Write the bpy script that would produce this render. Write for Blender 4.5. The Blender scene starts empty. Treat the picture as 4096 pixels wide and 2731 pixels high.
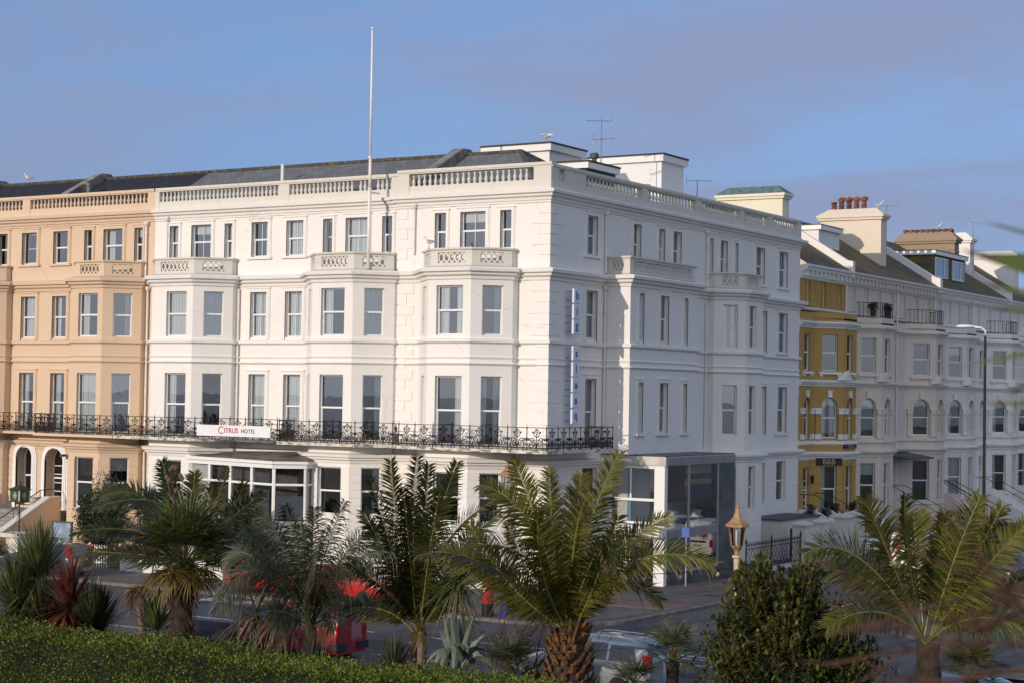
import bpy, math, random
import numpy as np
from math import sin, cos, pi, radians, sqrt, atan2, hypot
from mathutils import Vector, Matrix
random.seed(11)
RNG = np.random.default_rng(5)
scene = bpy.context.scene
COL = scene.collection
V = Vector

# ------------------------------------------------------------------ objects
def link(o, parent=None):
    COL.objects.link(o)
    if parent is not None:
        o.parent = parent
    return o

def tag(o, label=None, cat=None, group=None, kind=None):
    if label: o['label'] = label
    if cat: o['category'] = cat
    if group: o['group'] = group
    if kind: o['kind'] = kind
    return o

def thing(name, label, cat, loc=(0, 0, 0), rz=0.0, group=None):
    o = bpy.data.objects.new(name, None)
    o.empty_display_size = .3
    COL.objects.link(o)
    o.location = loc
    o.rotation_euler = (0, 0, rz)
    return tag(o, label, cat, group)

def put(o, parent):
    """parent a mesh whose vertices are in world space under a thing's Empty"""
    o.parent = parent
    if parent.type == 'EMPTY':
        o.matrix_parent_inverse = (Matrix.Translation(parent.location) @ parent.rotation_euler.to_matrix().to_4x4()).inverted()
    return o

def copy_tree(o, parent=None):
    c = o.copy(); COL.objects.link(c)
    if parent is not None: c.parent = parent
    for ch in list(o.children): copy_tree(ch, c)
    return c

class MB:
    def __init__(s):
        s.v = []; s.f = []; s.m = []
    def add(s, vs, fs, mi=0):
        b = len(s.v)
        s.v.extend([tuple(p) for p in vs])
        s.f.extend([tuple(i + b for i in f) for f in fs])
        s.m.extend([mi] * len(fs))
    def quad(s, a, b, c, d, mi=0):
        s.add((a, b, c, d), ((0, 1, 2, 3),), mi)
    def poly(s, pts, mi=0):
        s.add(pts, (tuple(range(len(pts))),), mi)
    def box(s, x0, y0, z0, x1, y1, z1, mi=0):
        s.add([(x0,y0,z0),(x1,y0,z0),(x1,y1,z0),(x0,y1,z0),(x0,y0,z1),(x1,y0,z1),(x1,y1,z1),(x0,y1,z1)],
              [(0,3,2,1),(4,5,6,7),(0,1,5,4),(1,2,6,5),(2,3,7,6),(3,0,4,7)], mi)
    def fbox(s, o, u, n, u0, u1, n0, n1, z0, z1, mi=0):
        """box in a facade frame: o 2D origin, u along, n outward"""
        def P(a, b, z): return (o[0]+u[0]*a+n[0]*b, o[1]+u[1]*a+n[1]*b, z)
        s.add([P(u0,n1,z0),P(u1,n1,z0),P(u1,n0,z0),P(u0,n0,z0),P(u0,n1,z1),P(u1,n1,z1),P(u1,n0,z1),P(u0,n0,z1)],
              [(0,3,2,1),(4,5,6,7),(0,1,5,4),(1,2,6,5),(2,3,7,6),(3,0,4,7)], mi)
    def prism(s, pts, z0, z1, mi=0, top=True, bot=True):
        n = len(pts)
        s.add([(p[0],p[1],z0) for p in pts]+[(p[0],p[1],z1) for p in pts],
              [(i,(i+1)%n,n+(i+1)%n,n+i) for i in range(n)]
              + ([tuple(range(n,2*n))] if top else []) + ([tuple(range(n-1,-1,-1))] if bot else []), mi)
    def lathe(s, cx, cy, prof, n=12, mi=0, a0=0.0, z=0.0, cap=True):
        b = []
        for r, h in prof:
            for k in range(n):
                a = a0 + 2*pi*k/n
                b.append((cx+r*cos(a), cy+r*sin(a), z+h))
        fs = []
        for j in range(len(prof)-1):
            for k in range(n):
                k2 = (k+1) % n
                fs.append((j*n+k, j*n+k2, (j+1)*n+k2, (j+1)*n+k))
        if cap:
            fs.append(tuple(range(n-1, -1, -1)))
            fs.append(tuple((len(prof)-1)*n+k for k in range(n)))
        s.add(b, fs, mi)
    def tube(s, pts, r, n=6, mi=0, cap=True):
        pts = [V(p) for p in pts]
        rs = r if isinstance(r, (list, tuple)) else [r]*len(pts)
        vs = []; N = len(pts)
        up = None
        for i, p in enumerate(pts):
            d = (pts[min(i+1,N-1)]-pts[max(i-1,0)])
            if d.length < 1e-9: d = V((0,0,1))
            d.normalize()
            if up is None:
                up = V((0,0,1)) if abs(d.z) < .9 else V((1,0,0))
            a = d.cross(up)
            if a.length < 1e-6: a = d.orthogonal()
            a.normalize(); b = a.cross(d).normalized(); up = b
            for k in range(n):
                t = 2*pi*k/n
                vs.append(p + a*(rs[i]*cos(t)) + b*(rs[i]*sin(t)))
        fs = []
        for i in range(N-1):
            for k in range(n):
                k2 = (k+1) % n
                fs.append((i*n+k, i*n+k2, (i+1)*n+k2, (i+1)*n+k))
        if cap:
            fs.append(tuple(range(n-1,-1,-1))); fs.append(tuple((N-1)*n+k for k in range(n)))
        s.add(vs, fs, mi)
    def sweep(s, poly, prof, mi=0, ends=True):
        """profile [(out, z)] swept along a 2D polyline with mitred corners; out = to the right of travel"""
        N = len(poly); offs = []
        for i in range(N):
            def nrm(a, b):
                d = (b[0]-a[0], b[1]-a[1]); l = hypot(*d); return (d[1]/l, -d[0]/l)
            if i == 0: m = nrm(poly[0], poly[1]); k = 1
            elif i == N-1: m = nrm(poly[-2], poly[-1]); k = 1
            else:
                a = nrm(poly[i-1], poly[i]); b = nrm(poly[i], poly[i+1])
                m = (a[0]+b[0], a[1]+b[1]); l = hypot(*m)
                m = (m[0]/l, m[1]/l); k = min(1/max(m[0]*a[0]+m[1]*a[1], .35), 2.2)
            offs.append((m[0]*k, m[1]*k))
        vs = []
        for i in range(N):
            for o, z in prof:
                vs.append((poly[i][0]+offs[i][0]*o, poly[i][1]+offs[i][1]*o, z))
        M = len(prof); fs = []
        for i in range(N-1):
            for j in range(M-1):
                fs.append((i*M+j, (i+1)*M+j, (i+1)*M+j+1, i*M+j+1))
        if ends:
            fs.append(tuple(range(M-1,-1,-1))); fs.append(tuple((N-1)*M+j for j in range(M)))
        s.add(vs, fs, mi)
    def build(s, name, mats, parent=None, smooth=False):
        if not isinstance(mats, (list, tuple)): mats = [mats]
        me = bpy.data.meshes.new(name)
        me.from_pydata(s.v, [], s.f)
        for m in mats: me.materials.append(m)
        if len(mats) > 1: me.polygons.foreach_set('material_index', s.m)
        if smooth:
            me.polygons.foreach_set('use_smooth', [True]*len(s.f))
        me.update()
        o = bpy.data.objects.new(name, me); COL.objects.link(o)
        if parent is not None: put(o, parent)
        return o

def mesh_np(name, verts, faces, mats, parent=None, mi=None, smooth=False):
    """fast mesh from numpy arrays: verts (N,3), faces (M,4) or (M,3)"""
    me = bpy.data.meshes.new(name)
    verts = np.ascontiguousarray(verts, dtype=np.float32); faces = np.ascontiguousarray(faces, dtype=np.int32)
    k = faces.shape[1]
    me.vertices.add(len(verts)); me.vertices.foreach_set('co', verts.ravel())
    me.loops.add(faces.size); me.loops.foreach_set('vertex_index', faces.ravel())
    me.polygons.add(len(faces))
    me.polygons.foreach_set('loop_start', np.arange(0, faces.size, k, dtype=np.int32))
    me.polygons.foreach_set('loop_total', np.full(len(faces), k, dtype=np.int32))
    if not isinstance(mats, (list, tuple)): mats = [mats]
    for m in mats: me.materials.append(m)
    if mi is not None: me.polygons.foreach_set('material_index', np.ascontiguousarray(mi, dtype=np.int32))
    if smooth: me.polygons.foreach_set('use_smooth', np.ones(len(faces), dtype=bool))
    me.update(calc_edges=True)
    o = bpy.data.objects.new(name, me); COL.objects.link(o)
    if parent is not None: put(o, parent)
    return o

def text_mesh(body, size, depth=0.006, align='CENTER', space=1.0, bold=0.0):
    cu = bpy.data.curves.new('lettering', 'FONT')
    cu.body = body; cu.size = size; cu.align_x = align; cu.align_y = 'CENTER'
    cu.extrude = depth; cu.space_character = space; cu.offset = bold
    o = bpy.data.objects.new('lettering', cu); COL.objects.link(o)
    dg = bpy.context.evaluated_depsgraph_get(); dg.update()
    me = bpy.data.meshes.new_from_object(o.evaluated_get(dg))
    bpy.data.objects.remove(o); bpy.data.curves.remove(cu)
    return me

def lettering(name, body, size, at, u, n, mat, parent, flip=0, **kw):
    """flat raised letters at 3D point at, running along 2D u on a face with 2D normal n"""
    me = text_mesh(body, size, **kw)
    me.materials.clear(); me.materials.append(mat)
    M = Matrix(((u[0], 0, n[0], at[0]), (u[1], 0, n[1], at[1]), (0, 1, 0, at[2]), (0, 0, 0, 1)))
    if flip == 1: M = M @ Matrix.Diagonal((-1, 1, 1, 1))
    if flip == 2: M = M @ Matrix.Rotation(pi, 4, 'Z')
    me.transform(M)
    o = bpy.data.objects.new(name, me); COL.objects.link(o)
    if parent is not None: put(o, parent)
    return o

# ------------------------------------------------------------------ materials
def new_mat(name):
    m = bpy.data.materials.new(name); m.use_nodes = True
    nt = m.node_tree
    return m, nt, nt.nodes['Principled BSDF'], nt.nodes['Material Output']

def N(nt, t, **kw):
    n = nt.nodes.new(t)
    for k, v in kw.items():
        if k in n.inputs.keys() if hasattr(n.inputs, 'keys') else False: n.inputs[k].default_value = v
        else: setattr(n, k, v)
    return n

def mat(name, col, rough=.7, var=.12, scale=1.0, metal=0.0, bump=0.0, bscale=40, spec=.4, stretch=(1,1,1), col2=None, lo=.35, hi=.7, detail=6, coat=0.0):
    """principled surface whose colour wanders between col and col2 by noise in object space"""
    m, nt, bs, out = new_mat(name)
    L = nt.links.new
    tc = N(nt, 'ShaderNodeTexCoord'); mp = N(nt, 'ShaderNodeMapping')
    mp.inputs['Scale'].default_value = stretch
    L(tc.outputs['Object'], mp.inputs['Vector'])
    nz = N(nt, 'ShaderNodeTexNoise'); nz.inputs['Scale'].default_value = scale
    nz.inputs['Detail'].default_value = detail; nz.inputs['Roughness'].default_value = .62
    L(mp.outputs['Vector'], nz.inputs['Vector'])
    cr = N(nt, 'ShaderNodeValToRGB')
    c2 = col2 if col2 else tuple(c*(1-var*2.2) for c in col)
    cr.color_ramp.elements[0].position = lo; cr.color_ramp.elements[1].position = hi
    cr.color_ramp.elements[0].color = (*c2, 1); cr.color_ramp.elements[1].color = (*col, 1)
    L(nz.outputs['Fac'], cr.inputs['Fac']); L(cr.outputs['Color'], bs.inputs['Base Color'])
    bs.inputs['Roughness'].default_value = rough; bs.inputs['Metallic'].default_value = metal
    bs.inputs['Specular IOR Level'].default_value = spec
    bs.inputs['Coat Weight'].default_value = coat
    if bump:
        n2 = N(nt, 'ShaderNodeTexNoise'); n2.inputs['Scale'].default_value = bscale; n2.inputs['Detail'].default_value = 4
        L(tc.outputs['Object'], n2.inputs['Vector'])
        bp = N(nt, 'ShaderNodeBump'); bp.inputs['Strength'].default_value = bump; bp.inputs['Distance'].default_value = .02
        L(n2.outputs['Fac'], bp.inputs['Height']); L(bp.outputs['Normal'], bs.inputs['Normal'])
    return m

def render_wall(name, col, dirt=(.36,.32,.25), amount=.8):
    """painted stucco: faint mottling, rain streaks and small dark blemishes"""
    m, nt, bs, out = new_mat(name); L = nt.links.new
    tc = N(nt, 'ShaderNodeTexCoord')
    def noise(sc, st, det=5):
        mp = N(nt, 'ShaderNodeMapping'); mp.inputs['Scale'].default_value = st
        L(tc.outputs['Object'], mp.inputs['Vector'])
        z = N(nt, 'ShaderNodeTexNoise'); z.inputs['Scale'].default_value = sc; z.inputs['Detail'].default_value = det
        z.inputs['Roughness'].default_value = .65
        L(mp.outputs['Vector'], z.inputs['Vector']); return z.outputs['Fac']
    def ramp(x, a, b, v0=0, v1=1):
        r = N(nt, 'ShaderNodeMapRange'); r.inputs[1].default_value = a; r.inputs[2].default_value = b
        r.inputs[3].default_value = v0; r.inputs[4].default_value = v1
        L(x, r.inputs[0]); return r.outputs[0]
    def mix(fac, a, b):
        x = N(nt, 'ShaderNodeMix'); x.data_type = 'RGBA'
        if isinstance(fac, float): x.inputs[0].default_value = fac
        else: L(fac, x.inputs[0])
        for i, c in ((6, a), (7, b)):
            if isinstance(c, tuple): x.inputs[i].default_value = (*c, 1)
            else: L(c, x.inputs[i])
        return x.outputs[2]
    c = mix(ramp(noise(.35, (1,1,1)), .3, .75), tuple(v*.93 for v in col), col)
    c = mix(ramp(noise(1.3, (2.2,2.2,.12)), .60, .82, 0, .45*amount), c, tuple(a*.55+b*.45 for a, b in zip(col, dirt)))
    c = mix(ramp(noise(2.6, (1,1,1), 8), .70, .80, 0, .55*amount), c, dirt)
    vo = N(nt, 'ShaderNodeTexVoronoi'); vo.feature = 'DISTANCE_TO_EDGE'; vo.inputs['Scale'].default_value = .38
    wp = N(nt, 'ShaderNodeMix'); wp.data_type = 'VECTOR'; wp.inputs[0].default_value = .12
    n3 = N(nt, 'ShaderNodeTexNoise'); n3.inputs['Scale'].default_value = 1.6; n3.inputs['Detail'].default_value = 5; L(tc.outputs['Object'], n3.inputs['Vector'])
    L(tc.outputs['Object'], wp.inputs[4]); L(n3.outputs['Color'], wp.inputs[5]); L(wp.outputs[1], vo.inputs['Vector'])
    ck = N(nt, 'ShaderNodeMath'); ck.operation = 'MULTIPLY'; L(ramp(vo.outputs['Distance'], .0, .010, .32, 0), ck.inputs[0]); L(ramp(noise(.5, (1,1,1), 3), .52, .6), ck.inputs[1])
    c = mix(ck.outputs[0], c, dirt)
    L(c, bs.inputs['Base Color'])
    bs.inputs['Roughness'].default_value = .75; bs.inputs['Specular IOR Level'].default_value = .25
    bp = N(nt, 'ShaderNodeBump'); bp.inputs['Strength'].default_value = .12; bp.inputs['Distance'].default_value = .02
    L(noise(14, (1,1,1)), bp.inputs['Height']); L(bp.outputs['Normal'], bs.inputs['Normal'])
    return m

def glass_mat(name, refl=.2, tint=(.86,.9,.9), rough=.0):
    m, nt, bs, out = new_mat(name); L = nt.links.new
    nt.nodes.remove(bs)
    tr = N(nt, 'ShaderNodeBsdfTransparent'); tr.inputs[0].default_value = (*tint, 1)
    gl = N(nt, 'ShaderNodeBsdfGlossy'); gl.inputs['Roughness'].default_value = rough; gl.inputs[0].default_value = (.95,.97,1,1)
    fr = N(nt, 'ShaderNodeFresnel'); fr.inputs[0].default_value = 1.5
    ad = N(nt, 'ShaderNodeMath'); ad.operation = 'ADD'; ad.inputs[1].default_value = refl; ad.use_clamp = True
    # old panes are never dead flat
    tc = N(nt, 'ShaderNodeTexCoord'); nz = N(nt, 'ShaderNodeTexNoise'); nz.inputs['Scale'].default_value = .9
    L(tc.outputs['Object'], nz.inputs['Vector'])
    bp = N(nt, 'ShaderNodeBump'); bp.inputs['Strength'].default_value = .05; bp.inputs['Distance'].default_value = .02
    L(nz.outputs['Fac'], bp.inputs['Height']); L(bp.outputs['Normal'], gl.inputs['Normal'])
    mx = N(nt, 'ShaderNodeMixShader')
    L(fr.outputs[0], ad.inputs[0]); L(ad.outputs[0], mx.inputs[0]); L(tr.outputs[0], mx.inputs[1]); L(gl.outputs[0], mx.inputs[2])
    L(mx.outputs[0], out.inputs[0])
    return m

def leaf_mat(name, c1, c2, scale=3.0, rough=.42, trans=.25, spec=.5):
    m, nt, bs, out = new_mat(name); L = nt.links.new
    gi = N(nt, 'ShaderNodeNewGeometry'); tc = N(nt, 'ShaderNodeTexCoord')
    nz = N(nt, 'ShaderNodeTexNoise'); nz.inputs['Scale'].default_value = scale; nz.inputs['Detail'].default_value = 3
    L(tc.outputs['Object'], nz.inputs['Vector'])
    ad = N(nt, 'ShaderNodeMath'); ad.operation = 'MULTIPLY_ADD'; ad.inputs[1].default_value = .55
    L(gi.outputs['Random Per Island'], ad.inputs[0]); L(nz.outputs['Fac'], ad.inputs[2])
    cr = N(nt, 'ShaderNodeValToRGB'); cr.color_ramp.elements[0].position = .45; cr.color_ramp.elements[1].position = 1.0
    cr.color_ramp.elements[0].color = (*c1, 1); cr.color_ramp.elements[1].color = (*c2, 1)
    L(ad.outputs[0], cr.inputs['Fac']); L(cr.outputs['Color'], bs.inputs['Base Color'])
    bs.inputs['Roughness'].default_value = rough; bs.inputs['Specular IOR Level'].default_value = spec
    if trans:
        tl = N(nt, 'ShaderNodeBsdfTranslucent'); L(cr.outputs['Color'], tl.inputs[0])
        mx = N(nt, 'ShaderNodeMixShader'); mx.inputs[0].default_value = trans
        L(bs.outputs[0], mx.inputs[1]); L(tl.outputs[0], mx.inputs[2]); L(mx.outputs[0], out.inputs[0])
    return m

M = {}
M['white'] = render_wall('white_stucco', (.82,.79,.745), amount=1.15)
M['white_trim'] = render_wall('white_stucco_trim', (.80,.775,.73), amount=1.0)
M['white_parapet'] = render_wall('weathered_white_parapet', (.66,.63,.56), dirt=(.16,.15,.11), amount=2.2)
M['cream'] = render_wall('peach_stucco', (.68,.515,.365), dirt=(.25,.19,.12))
M['cream_trim'] = render_wall('peach_stucco_trim', (.67,.515,.375), dirt=(.22,.17,.10), amount=1.3)
M['upvc'] = mat('white_window_frame', (.82,.82,.80), .4, .03)
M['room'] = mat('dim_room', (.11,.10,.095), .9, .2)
M['curtain'] = mat('sheer_curtain', (.80,.82,.82), .9, .10, 9, stretch=(3,3,.02), lo=.3, hi=.7)
M['blind'] = mat('roller_blind', (.70,.72,.66), .8, .05)
M['glass'] = glass_mat('window_glass', .19)
M['glass_dark'] = glass_mat('dark_window_glass', .12)
M['iron'] = mat('black_iron', (.018,.016,.016), .45, .3, 6, col2=(.05,.03,.022), lo=.3, hi=.55)
M['slab'] = mat('stained_balcony_slab', (.68,.65,.58), .85, .3, 3, col2=(.18,.16,.11), lo=.38, hi=.55, stretch=(1,1,3))
M['lead'] = mat('lead_flashing', (.10,.105,.115), .55, .2)
M['pipe_white'] = mat('white_painted_pipe', (.74,.70,.66), .5, .15, 5, col2=(.45,.28,.18), lo=.2, hi=.42)
M['pole'] = mat('white_flagpole_paint', (.82,.76,.68), .4, .15, 3, col2=(.55,.33,.18), lo=.2, hi=.42, stretch=(1,1,.5))
# ------------------------------------------------------------------ facade kit
def frame_of(a, b):
    d = (b[0]-a[0], b[1]-a[1]); l = hypot(*d); u = (d[0]/l, d[1]/l)
    return u, (u[1], -u[0]), l

def wall_seg(mb, a, b, z0, z1, ops=(), reveal=.2, wi=0, ri=1, room=1.6):
    """wall face from a to b between z0 and z1 with real recessed openings (u0,u1,za,zb[,arch])"""
    u, n, l = frame_of(a, b)
    def P(t, z, d=0.0): return (a[0]+u[0]*t-n[0]*d, a[1]+u[1]*t-n[1]*d, z)
    us = sorted({0.0, l, *[o[0] for o in ops], *[o[1] for o in ops]})
    zs = sorted({z0, z1, *[o[2] for o in ops], *[o[3] for o in ops]})
    for i in range(len(us)-1):
        for j in range(len(zs)-1):
            cu = (us[i]+us[i+1])/2; cz = (zs[j]+zs[j+1])/2
            if any(o[0] < cu < o[1] and o[2] < cz < o[3] for o in ops): continue
            mb.quad(P(us[i],zs[j]), P(us[i+1],zs[j]), P(us[i+1],zs[j+1]), P(us[i],zs[j+1]), wi)
    for o in ops:
        u0, u1, za, zb = o[:4]
        arch = len(o) > 4 and o[4]
        if arch:      # round head: fill the spandrels
            r = (u1-u0)/2; c = (u0+u1)/2; K = 12
            pts = [(c+r*cos(pi-pi*k/K), zb-r+r*sin(pi*k/K)) for k in range(K+1)]
            for k in range(K):
                p, q = pts[k], pts[k+1]
                mb.quad(P(*p), P(*q), P(q[0], zb), P(p[0], zb), wi)
                mb.quad(P(*p), P(p[0],p[1],reveal), P(q[0],q[1],reveal), P(*q), wi)
            zt = zb-r
        else:
            zt = zb
            mb.quad(P(u0,zb), P(u0,zb,reveal), P(u1,zb,reveal), P(u1,zb), wi)
        mb.quad(P(u0,za), P(u0,za,reveal), P(u0,zt,reveal), P(u0,zt), wi)
        mb.quad(P(u1,za), P(u1,zt), P(u1,zt,reveal), P(u1,za,reveal), wi)
        mb.quad(P(u0,za), P(u1,za), P(u1,za,reveal), P(u0,za,reveal), wi)
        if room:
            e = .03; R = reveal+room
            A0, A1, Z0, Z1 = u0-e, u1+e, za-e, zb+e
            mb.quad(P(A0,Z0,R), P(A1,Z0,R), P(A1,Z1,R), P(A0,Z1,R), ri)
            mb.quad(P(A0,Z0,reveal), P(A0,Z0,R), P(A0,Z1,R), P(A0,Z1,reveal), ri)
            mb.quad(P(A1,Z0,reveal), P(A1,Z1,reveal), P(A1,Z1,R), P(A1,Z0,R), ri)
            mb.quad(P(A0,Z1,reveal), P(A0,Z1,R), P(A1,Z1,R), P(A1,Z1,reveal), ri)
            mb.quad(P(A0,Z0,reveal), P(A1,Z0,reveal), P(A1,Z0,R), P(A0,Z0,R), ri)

def arch_pts(u0, u1, za, zb, K=12):
    r = (u1-u0)/2; c = (u0+u1)/2
    return [(u0, za)] + [(c+r*cos(pi-pi*k/K), zb-r+r*sin(pi*k/K)) for k in range(K+1)] + [(u1, za)]

def ring(mb, a, u, n, outer, inner, d0, d1, mi=0, closed=True):
    """solid band between two matching outlines (u,z) in a facade frame, from depth d0 (back) to d1 (front)"""
    def P(p, d): return (a[0]+u[0]*p[0]+n[0]*d, a[1]+u[1]*p[0]+n[1]*d, p[1])
    K = len(outer)
    for k in range(K if closed else K-1):
        o, o2, i, i2 = outer[k], outer[(k+1)%K], inner[k], inner[(k+1)%K]
        mb.quad(P(o,d1), P(o2,d1), P(i2,d1), P(i,d1), mi)
        mb.quad(P(o,d0), P(o2,d0), P(o2,d1), P(o,d1), mi)
        mb.quad(P(i,d1), P(i2,d1), P(i2,d0), P(i,d0), mi)
    if not closed:
        for k in (0, K-1):
            mb.quad(P(outer[k],d0), P(outer[k],d1), P(inner[k],d1), P(inner[k],d0), mi)

def window(root, a, u, n, u0, u1, z0, z1, st='', reveal=.2, fm=None, gm=None, name='window'):
    """sash window set back in its opening: frame > pane, curtain / blind"""
    fm = fm or M['upvc']; gm = gm or M['glass']
    w = u1-u0; h = z1-z0; f = .055 if w > .7 else .045
    arch = 'A' in st
    mb = MB(); d0, d1 = -reveal-.02, -reveal+.055
    def bx(x0, x1, y0, y1, da=d0, db=d1): mb.fbox(a, u, n, x0, x1, da, db, y0, y1)
    zm = z0 + h*(.5 if 'h' not in st else .42)
    if arch:
        ring(mb, a, u, n, arch_pts(u0,u1,z0,z1), arch_pts(u0+f,u1-f,z0,z1-f), d0, d1, closed=False)
        bx(u0+f, u1-f, z0, z0+f*1.3)
    else:
        bx(u0, u0+f, z0, z1); bx(u1-f, u1, z0, z1)
        bx(u0+f, u1-f, z1-f, z1); bx(u0+f, u1-f, z0, z0+f*1.3)
    tilt = 'o' in st
    if not tilt:
        bx(u0+f, u1-f, zm-.04, zm+.04)
        bx(u0+f, u0+f+.03, z0+f*1.3, zm-.04, d0-.02, d1-.03); bx(u1-f-.03, u1-f, z0+f*1.3, zm-.04, d0-.02, d1-.03)
    if 'm' in st:
        bx((u0+u1)/2-.015, (u0+u1)/2+.015, z0+f*1.3, z1-f, d0, d1-.02)
    if 'k' in st:   # door-like small panes
        for k in range(1, 6): bx(u0+f, u1-f, z0+h*k*.14-.02, z0+h*k*.14+.02, d0, d1-.02)
        bx((u0+u1)/2-.02, (u0+u1)/2+.02, z0+f, z0+h*.72, d0, d1-.02)
    # sill nose
    if 'A' not in st and 'n' not in st: bx(u0-.01, u1+.01, z0-.045, z0, -reveal-.02, -reveal+.13)
    if tilt:
        tb = MB()
        ww, hh = w-2*f, h-2.3*f
        for (x0,x1,y0,y1) in ((0,.05,0,hh),(ww-.05,ww,0,hh),(.05,ww-.05,0,.06),(.05,ww-.05,hh-.05,hh),(.05,ww-.05,hh*.5-.03,hh*.5+.03)):
            tb.fbox((0,0),(1,0),(0,1),x0,x1,0,.05,y0,y1)
        ang = radians(11)
        for i,(x,y,z) in enumerate(tb.v):     # hinged on the far jamb, opened into the room at the near one
            xx = ww-(ww-x)*cos(ang); dd = y-(ww-x)*sin(ang)
            tb.v[i] = (a[0]+u[0]*(u0+f+xx)+n[0]*(dd-reveal), a[1]+u[1]*(u0+f+xx)+n[1]*(dd-reveal), z0+1.3*f+z)
        mb.add(tb.v, tb.f)
    wo = mb.build(name, fm, root)
    pm = MB(); dp = -reveal+.01
    def Q(x, z, d): return (a[0]+u[0]*x+n[0]*d, a[1]+u[1]*x+n[1]*d, z)
    e = f*.5
    if arch: pm.poly([Q(p[0],p[1],dp) for p in reversed(arch_pts(u0+e,u1-e,z0+e,z1-e))])
    else: pm.quad(Q(u0+e,z0+e,dp), Q(u1-e,z0+e,dp), Q(u1-e,z1-e,dp), Q(u0+e,z1-e,dp))
    pm.build('pane', gm, wo)
    # curtains, real folds behind the glass
    def folds(x0, x1, za, zb, d, mt, nm):
        cm = MB(); k = max(6, int((x1-x0)/.035)); ph = random.random()*6
        pts = []
        for i in range(k+1):
            x = x0+(x1-x0)*i/k
            pts.append((x, d - .03*sin(i*1.9+ph) - .02*sin(i*.7+ph)))
        for i in range(k):
            p, q = pts[i], pts[i+1]
            cm.quad(Q(p[0],za,p[1]), Q(q[0],za,q[1]), Q(q[0],zb,q[1]), Q(p[0],zb,p[1]))
        cm.build(nm, mt, wo)
    dc = -reveal-.12
    if 'c' in st: folds(u0-.01, u1+.01, z0, z1, dc, M['curtain'], 'curtain')
    if 'l' in st: folds(u0-.01, u0+w*.36, z0, z1, dc, M['curtain'], 'curtain')
    if 'r' in st: folds(u1-w*.36, u1+.01, z0, z1, dc, M['curtain'], 'curtain')
    if 'b' in st or 'B' in st:
        bz = z1-h*(.27 if 'b' in st else 1.0)
        if 'H' in st: bz = z1-h*.5
        cm = MB(); cm.fbox(a, u, n, u0, u1, dc+.02, dc+.03, bz, z1-.02); cm.build('blind', M['blind'], wo)
    return wo

def architrave(mb, a, u, n, u0, u1, z0, z1, w=.2, mi=0, sill=True, foot=0.0):
    """stepped plaster surround round an opening"""
    for k, (ww, d) in enumerate(((w, .035), (w*.72, .06))):
        mb.fbox(a,u,n, u0-ww, u0, 0, d, z0-foot, z1, mi); mb.fbox(a,u,n, u1, u1+ww, 0, d, z0-foot, z1, mi)
        mb.fbox(a,u,n, u0-ww, u1+ww, 0, d, z1, z1+ww, mi)
    mb.fbox(a,u,n, u0-w-.02, u1+w+.02, 0, .085, z1+w*.78, z1+w+.02, mi)
    if sill: mb.fbox(a,u,n, u0-w-.06, u1+w+.06, 0, .13, z0-.12, z0-.01, mi)

def rustic(mb, a, b, z0, z1, ops, h=.36, mi=0, e0=0.0, e1=0.0, proud=.03):
    """banded ground-floor stucco: raised courses with open joints, cut round the openings"""
    u, n, l = frame_of(a, b)
    k = max(1, round((z1-z0)/h)); h = (z1-z0)/k
    for i in range(k):
        za, zb = z0+i*h, z0+(i+1)*h-.035
        cuts = sorted([(o[0], o[1]) for o in ops if o[2] < zb-.02 and o[3] > za+.02])
        x = -e0
        for c0, c1 in cuts + [(l+e1, l+e1)]:
            if c0-x > .05: mb.fbox(a,u,n, x, c0, 0, proud, za, zb, mi)
            x = max(x, c1)

def quoins(mb, corner, du, n, z0, z1, wa=.8, wb=.55, mi=0, h=.5):
    k = round((z1-z0)/h); h = (z1-z0)/k
    for i in range(k):
        w = wa if i % 2 == 0 else wb
        mb.fbox(corner, du, n, -.03 if True else 0, w, 0, .032, z0+i*h, z0+(i+1)*h-.045, mi)

CORN = [(0,-.34),(.06,-.34),(.08,-.22),(.2,-.16),(.22,-.06),(.36,-.02),(.38,.1),(.33,.14),(0,.20)]
def cornice(mb, poly, z, s=1.0, mi=0):
    mb.sweep(poly, [(o*s, z+h*s) for o, h in CORN], mi)
def course(mb, poly, z0, z1, out, mi=0):
    mb.sweep(poly, [(0,z0-.05),(out*.55,z0),(out,z0+.03),(out,z1-.02),(out*.6,z1),(0,z1+.03)], mi)

BAL_PROF = [(.085,0),(.085,.05),(.05,.07),(.075,.12),(.09,.18),(.08,.25),(.05,.33),(.042,.40),(.06,.43),(.045,.45),(.08,.46),(.08,.51)]
_bal = {}
def baluster_mesh(m):
    if m.name not in _bal:
        b = MB(); b.lathe(0,0,BAL_PROF,10)
        me = bpy.data.meshes.new('baluster'); me.from_pydata(b.v, [], b.f); me.materials.append(m)
        me.polygons.foreach_set('use_smooth', [True]*len(b.f)); _bal[m.name] = me
    return _bal[m.name]

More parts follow.
